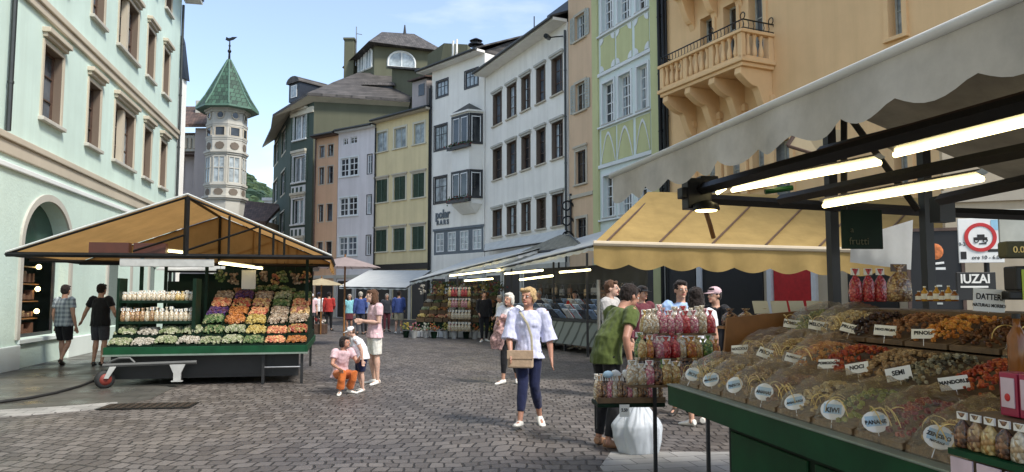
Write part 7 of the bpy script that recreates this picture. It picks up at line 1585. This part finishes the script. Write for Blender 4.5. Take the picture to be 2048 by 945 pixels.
for r_i in range(3):
    for k in range(14):
        P = TW2 @ Vector((.05 + k * .42, -.12 - r_i * .36, .95 + r_i * .14)); ci = (k * 5 + r_i * 3) % 4
        e = tag(empty('folded_shirt', P, TW2.to_euler().z), '%s folded shirt, %s from near end, %s row on the long table' % (['white', 'blue', 'dark', 'pale blue'][ci], ORD[k], ['front', 'middle', 'back'][r_i]), 'shirt', 'folded shirts on the long table')
        o = MB().box(-.16, .16, -.012, .012, 0, .34).build('shirt', shirtm[ci], e, bevel=.008); o.rotation_euler = (R(42 + random.uniform(-5, 5)), 0, R(180)); q = MB(); q.tube([(-.06, -.02, .3), (0, -.025, .24), (.06, -.02, .3)], .012, 5); o2 = q.build('collar', shirtm[ci], e); o2.rotation_euler = o.rotation_euler
hg_ = island('hanging_goods', [(.05, .03, .03), (.3, .2, .12), (.02, .02, .03), (.4, .36, .3), (.12, .06, .04), (.2, .2, .24)], .6)
bagm = [simple('brown_leather', (.14, .07, .04), .5), simple('dark_leather', (.03, .025, .02), .5), simple('tan_canvas_bag', (.4, .3, .2), .7), simple('grey_felt', (.25, .25, .26), .8)]
for k in range(26):
    P = TW2 @ Vector((.1 + (k % 13) * .46, -.75 - .3 * (k // 13), 1.55 + .28 * (k // 13) + random.uniform(-.05, .05))); ci = (k * 7) % 4
    e = tag(empty('hanging_bag', P, TW2.to_euler().z + R(random.uniform(-20, 20))), '%s handbag, %s from near end, %s rail above the long table' % (['brown leather', 'dark leather', 'tan canvas', 'grey felt'][ci], ORD[k % 13], ['lower', 'upper'][k // 13]), 'bag', 'handbags hung above the long table')
    MB().box(-.13, .13, -.04, .04, -.26, -.04).build('bag_body', bagm[ci], e, bevel=.03); MB().tube([(-.08, 0, -.06), (-.06, 0, .05), (0, 0, .1), (.06, 0, .05), (.08, 0, -.06)], .008, 5).build('handle', bagm[ci], e)
q = MB(); v0, v1 = TW2 @ Vector((-.1, -.75, 1.66)), TW2 @ Vector((6, -.75, 1.66)); q.tube([v0, v1], .012, 5); v0, v1 = TW2 @ Vector((-.1, -1.05, 1.94)), TW2 @ Vector((6, -1.05, 1.94)); q.tube([v0, v1], .012, 5); tag(q.build('rail', M['black']), 'pair of thin dark rails carrying the handbags above the long table', 'rail')
# dark backdrop cloths behind the tables
for k, (a, b, lab) in enumerate(((0, 3.0, 'near'), (3.02, 6.2, 'far'))):
    v = tag(empty('back_curtain', TW2 @ Vector((a, -1.5, 0)), TW2.to_euler().z), 'dark cloth wall at the %s half behind the long table' % lab, 'curtain'); scallop((0, 0), (b - a, 0), 2.5, 2.3, .4, .02, wav=.03).build('cloth', M['black'], v)
# parasols
def parasol(name, label, P, r, ztop, mat, tilt=0):
    t = tag(empty(name, (P.x, P.y, 0)), label, 'parasol'); q = MB(); N_ = 8; vs = [(0, 0, ztop)]
    for j in (1, 2, 3):
        for k in range(N_ * 4):
            a = 2 * math.pi * k / (N_ * 4); rr_ = r * j / 3 * (1 - .06 * abs(math.sin(a * N_ / 2)) * j / 3); vs.append((rr_ * math.cos(a), rr_ * math.sin(a), ztop - .55 * (j / 3) ** 1.2 * r * .55))
    K = N_ * 4; q.add(vs, [(0, 1 + k, 1 + (k + 1) % K) for k in range(K)] + [(1 + j * K + k, 1 + (j + 1) * K + k, 1 + (j + 1) * K + (k + 1) % K, 1 + j * K + (k + 1) % K) for j in range(2) for k in range(K)])
    q.build('canopy', mat, t, smooth=False); q = MB()
    for k in range(N_): a = 2 * math.pi * k / N_; q.tube([(0, 0, ztop - .05), (r * .95 * math.cos(a), r * .95 * math.sin(a), ztop - .32 * r)], .01, 4)
    q.build('ribs', M['iron'], t); MB().tube([(0, 0, 0), (0, 0, ztop + .08)], .03, 8).build('pole', M['wood'], t); return t
parasol('parasol', 'cream parasol low behind the right end of the left fruit stall', at(643, 565, 31), .95, at(643, 557, 31).z, M['canvas_c'])
pk = parasol('parasol', 'large pinkish grey parasol reaching over from behind the left fruit stall', at(690, 540, 24), 1.15, at(690, 514, 24).z, M['canvas_p'])
# second dark stall behind the left stall
zs = tag(empty('market_stall', at(560, 600, 24) * 1, R(12)), 'dark green stall with hanging goods seen behind the left fruit stall', 'market stall'); zs.location.z = 0
MB().box(-3.4, 1.0, 0, 1.5, 0, .9).build('counter', M['dgreen'], zs); 
q = MB()
for x_ in (-3.3, -1.2, .9): q.box(x_ - .04, x_ + .04, 0, .08, .9, 2.4)
q.box(-3.4, 1.0, 0, .1, 2.3, 2.42); q.build('frame', M['black'], zs); MB().box(-3.3, .9, 1.3, 1.4, .9, 2.3).build('back_panel', M['dgreen'], zs)
MB().prism([(-3.6, -.4, 2.35), (1.2, -.4, 2.35), (1.2, 1.6, 2.75), (-3.6, 1.6, 2.75)], (0, 0, .04)).build('canopy', M['canvas_g'], zs)
heap(-3.2, .9, .1, 1.0, lambda a, b: .95 + b * .4, .06, 500, .1).build('goods', FR['mushrooms'], zs)
# red and white flowers low by the right end of the fruit stall
fp_ = tag(empty('planter', gnd(628, 668), 0), 'low dark planter with red and white flowers by the far walkers', 'planter'); MB().box(-.6, .5, -.25, .25, 0, .4).build('tub', M['brownwood'], fp_, bevel=.02); heap(-.6, .5, -.25, .25, lambda a, b: .45, .06, 90, .15).build('flowers', island('flower_mix', [(.45, .05, .05), (.6, .55, .5), (.08, .14, .05), (.1, .06, .05)]), fp_)
# iron wall bracket with sign on the peach house corner
ib = tag(empty('wall_sign', at(1139, 440, 34.2)), 'wrought iron scroll bracket sign on the corner of the white house', 'sign'); q = MB()
for s_ in range(3):
    q.tube([(-.12 + .28 * math.cos(a) * (1 - a * .08), -.15, .6 - s_ * .7 + .28 * math.sin(a) * (1 - a * .08)) for a in [i * .55 for i in range(12)]], .04, 5)
q.tube([(.05, 0, 1.2), (.05, -.1, -1.4)], .05, 6); q.tube([(-.5, -.3, -1.3), (.5, -.3, -1.2)], .06, 6); q.build('scrolls', M['iron'], ib)
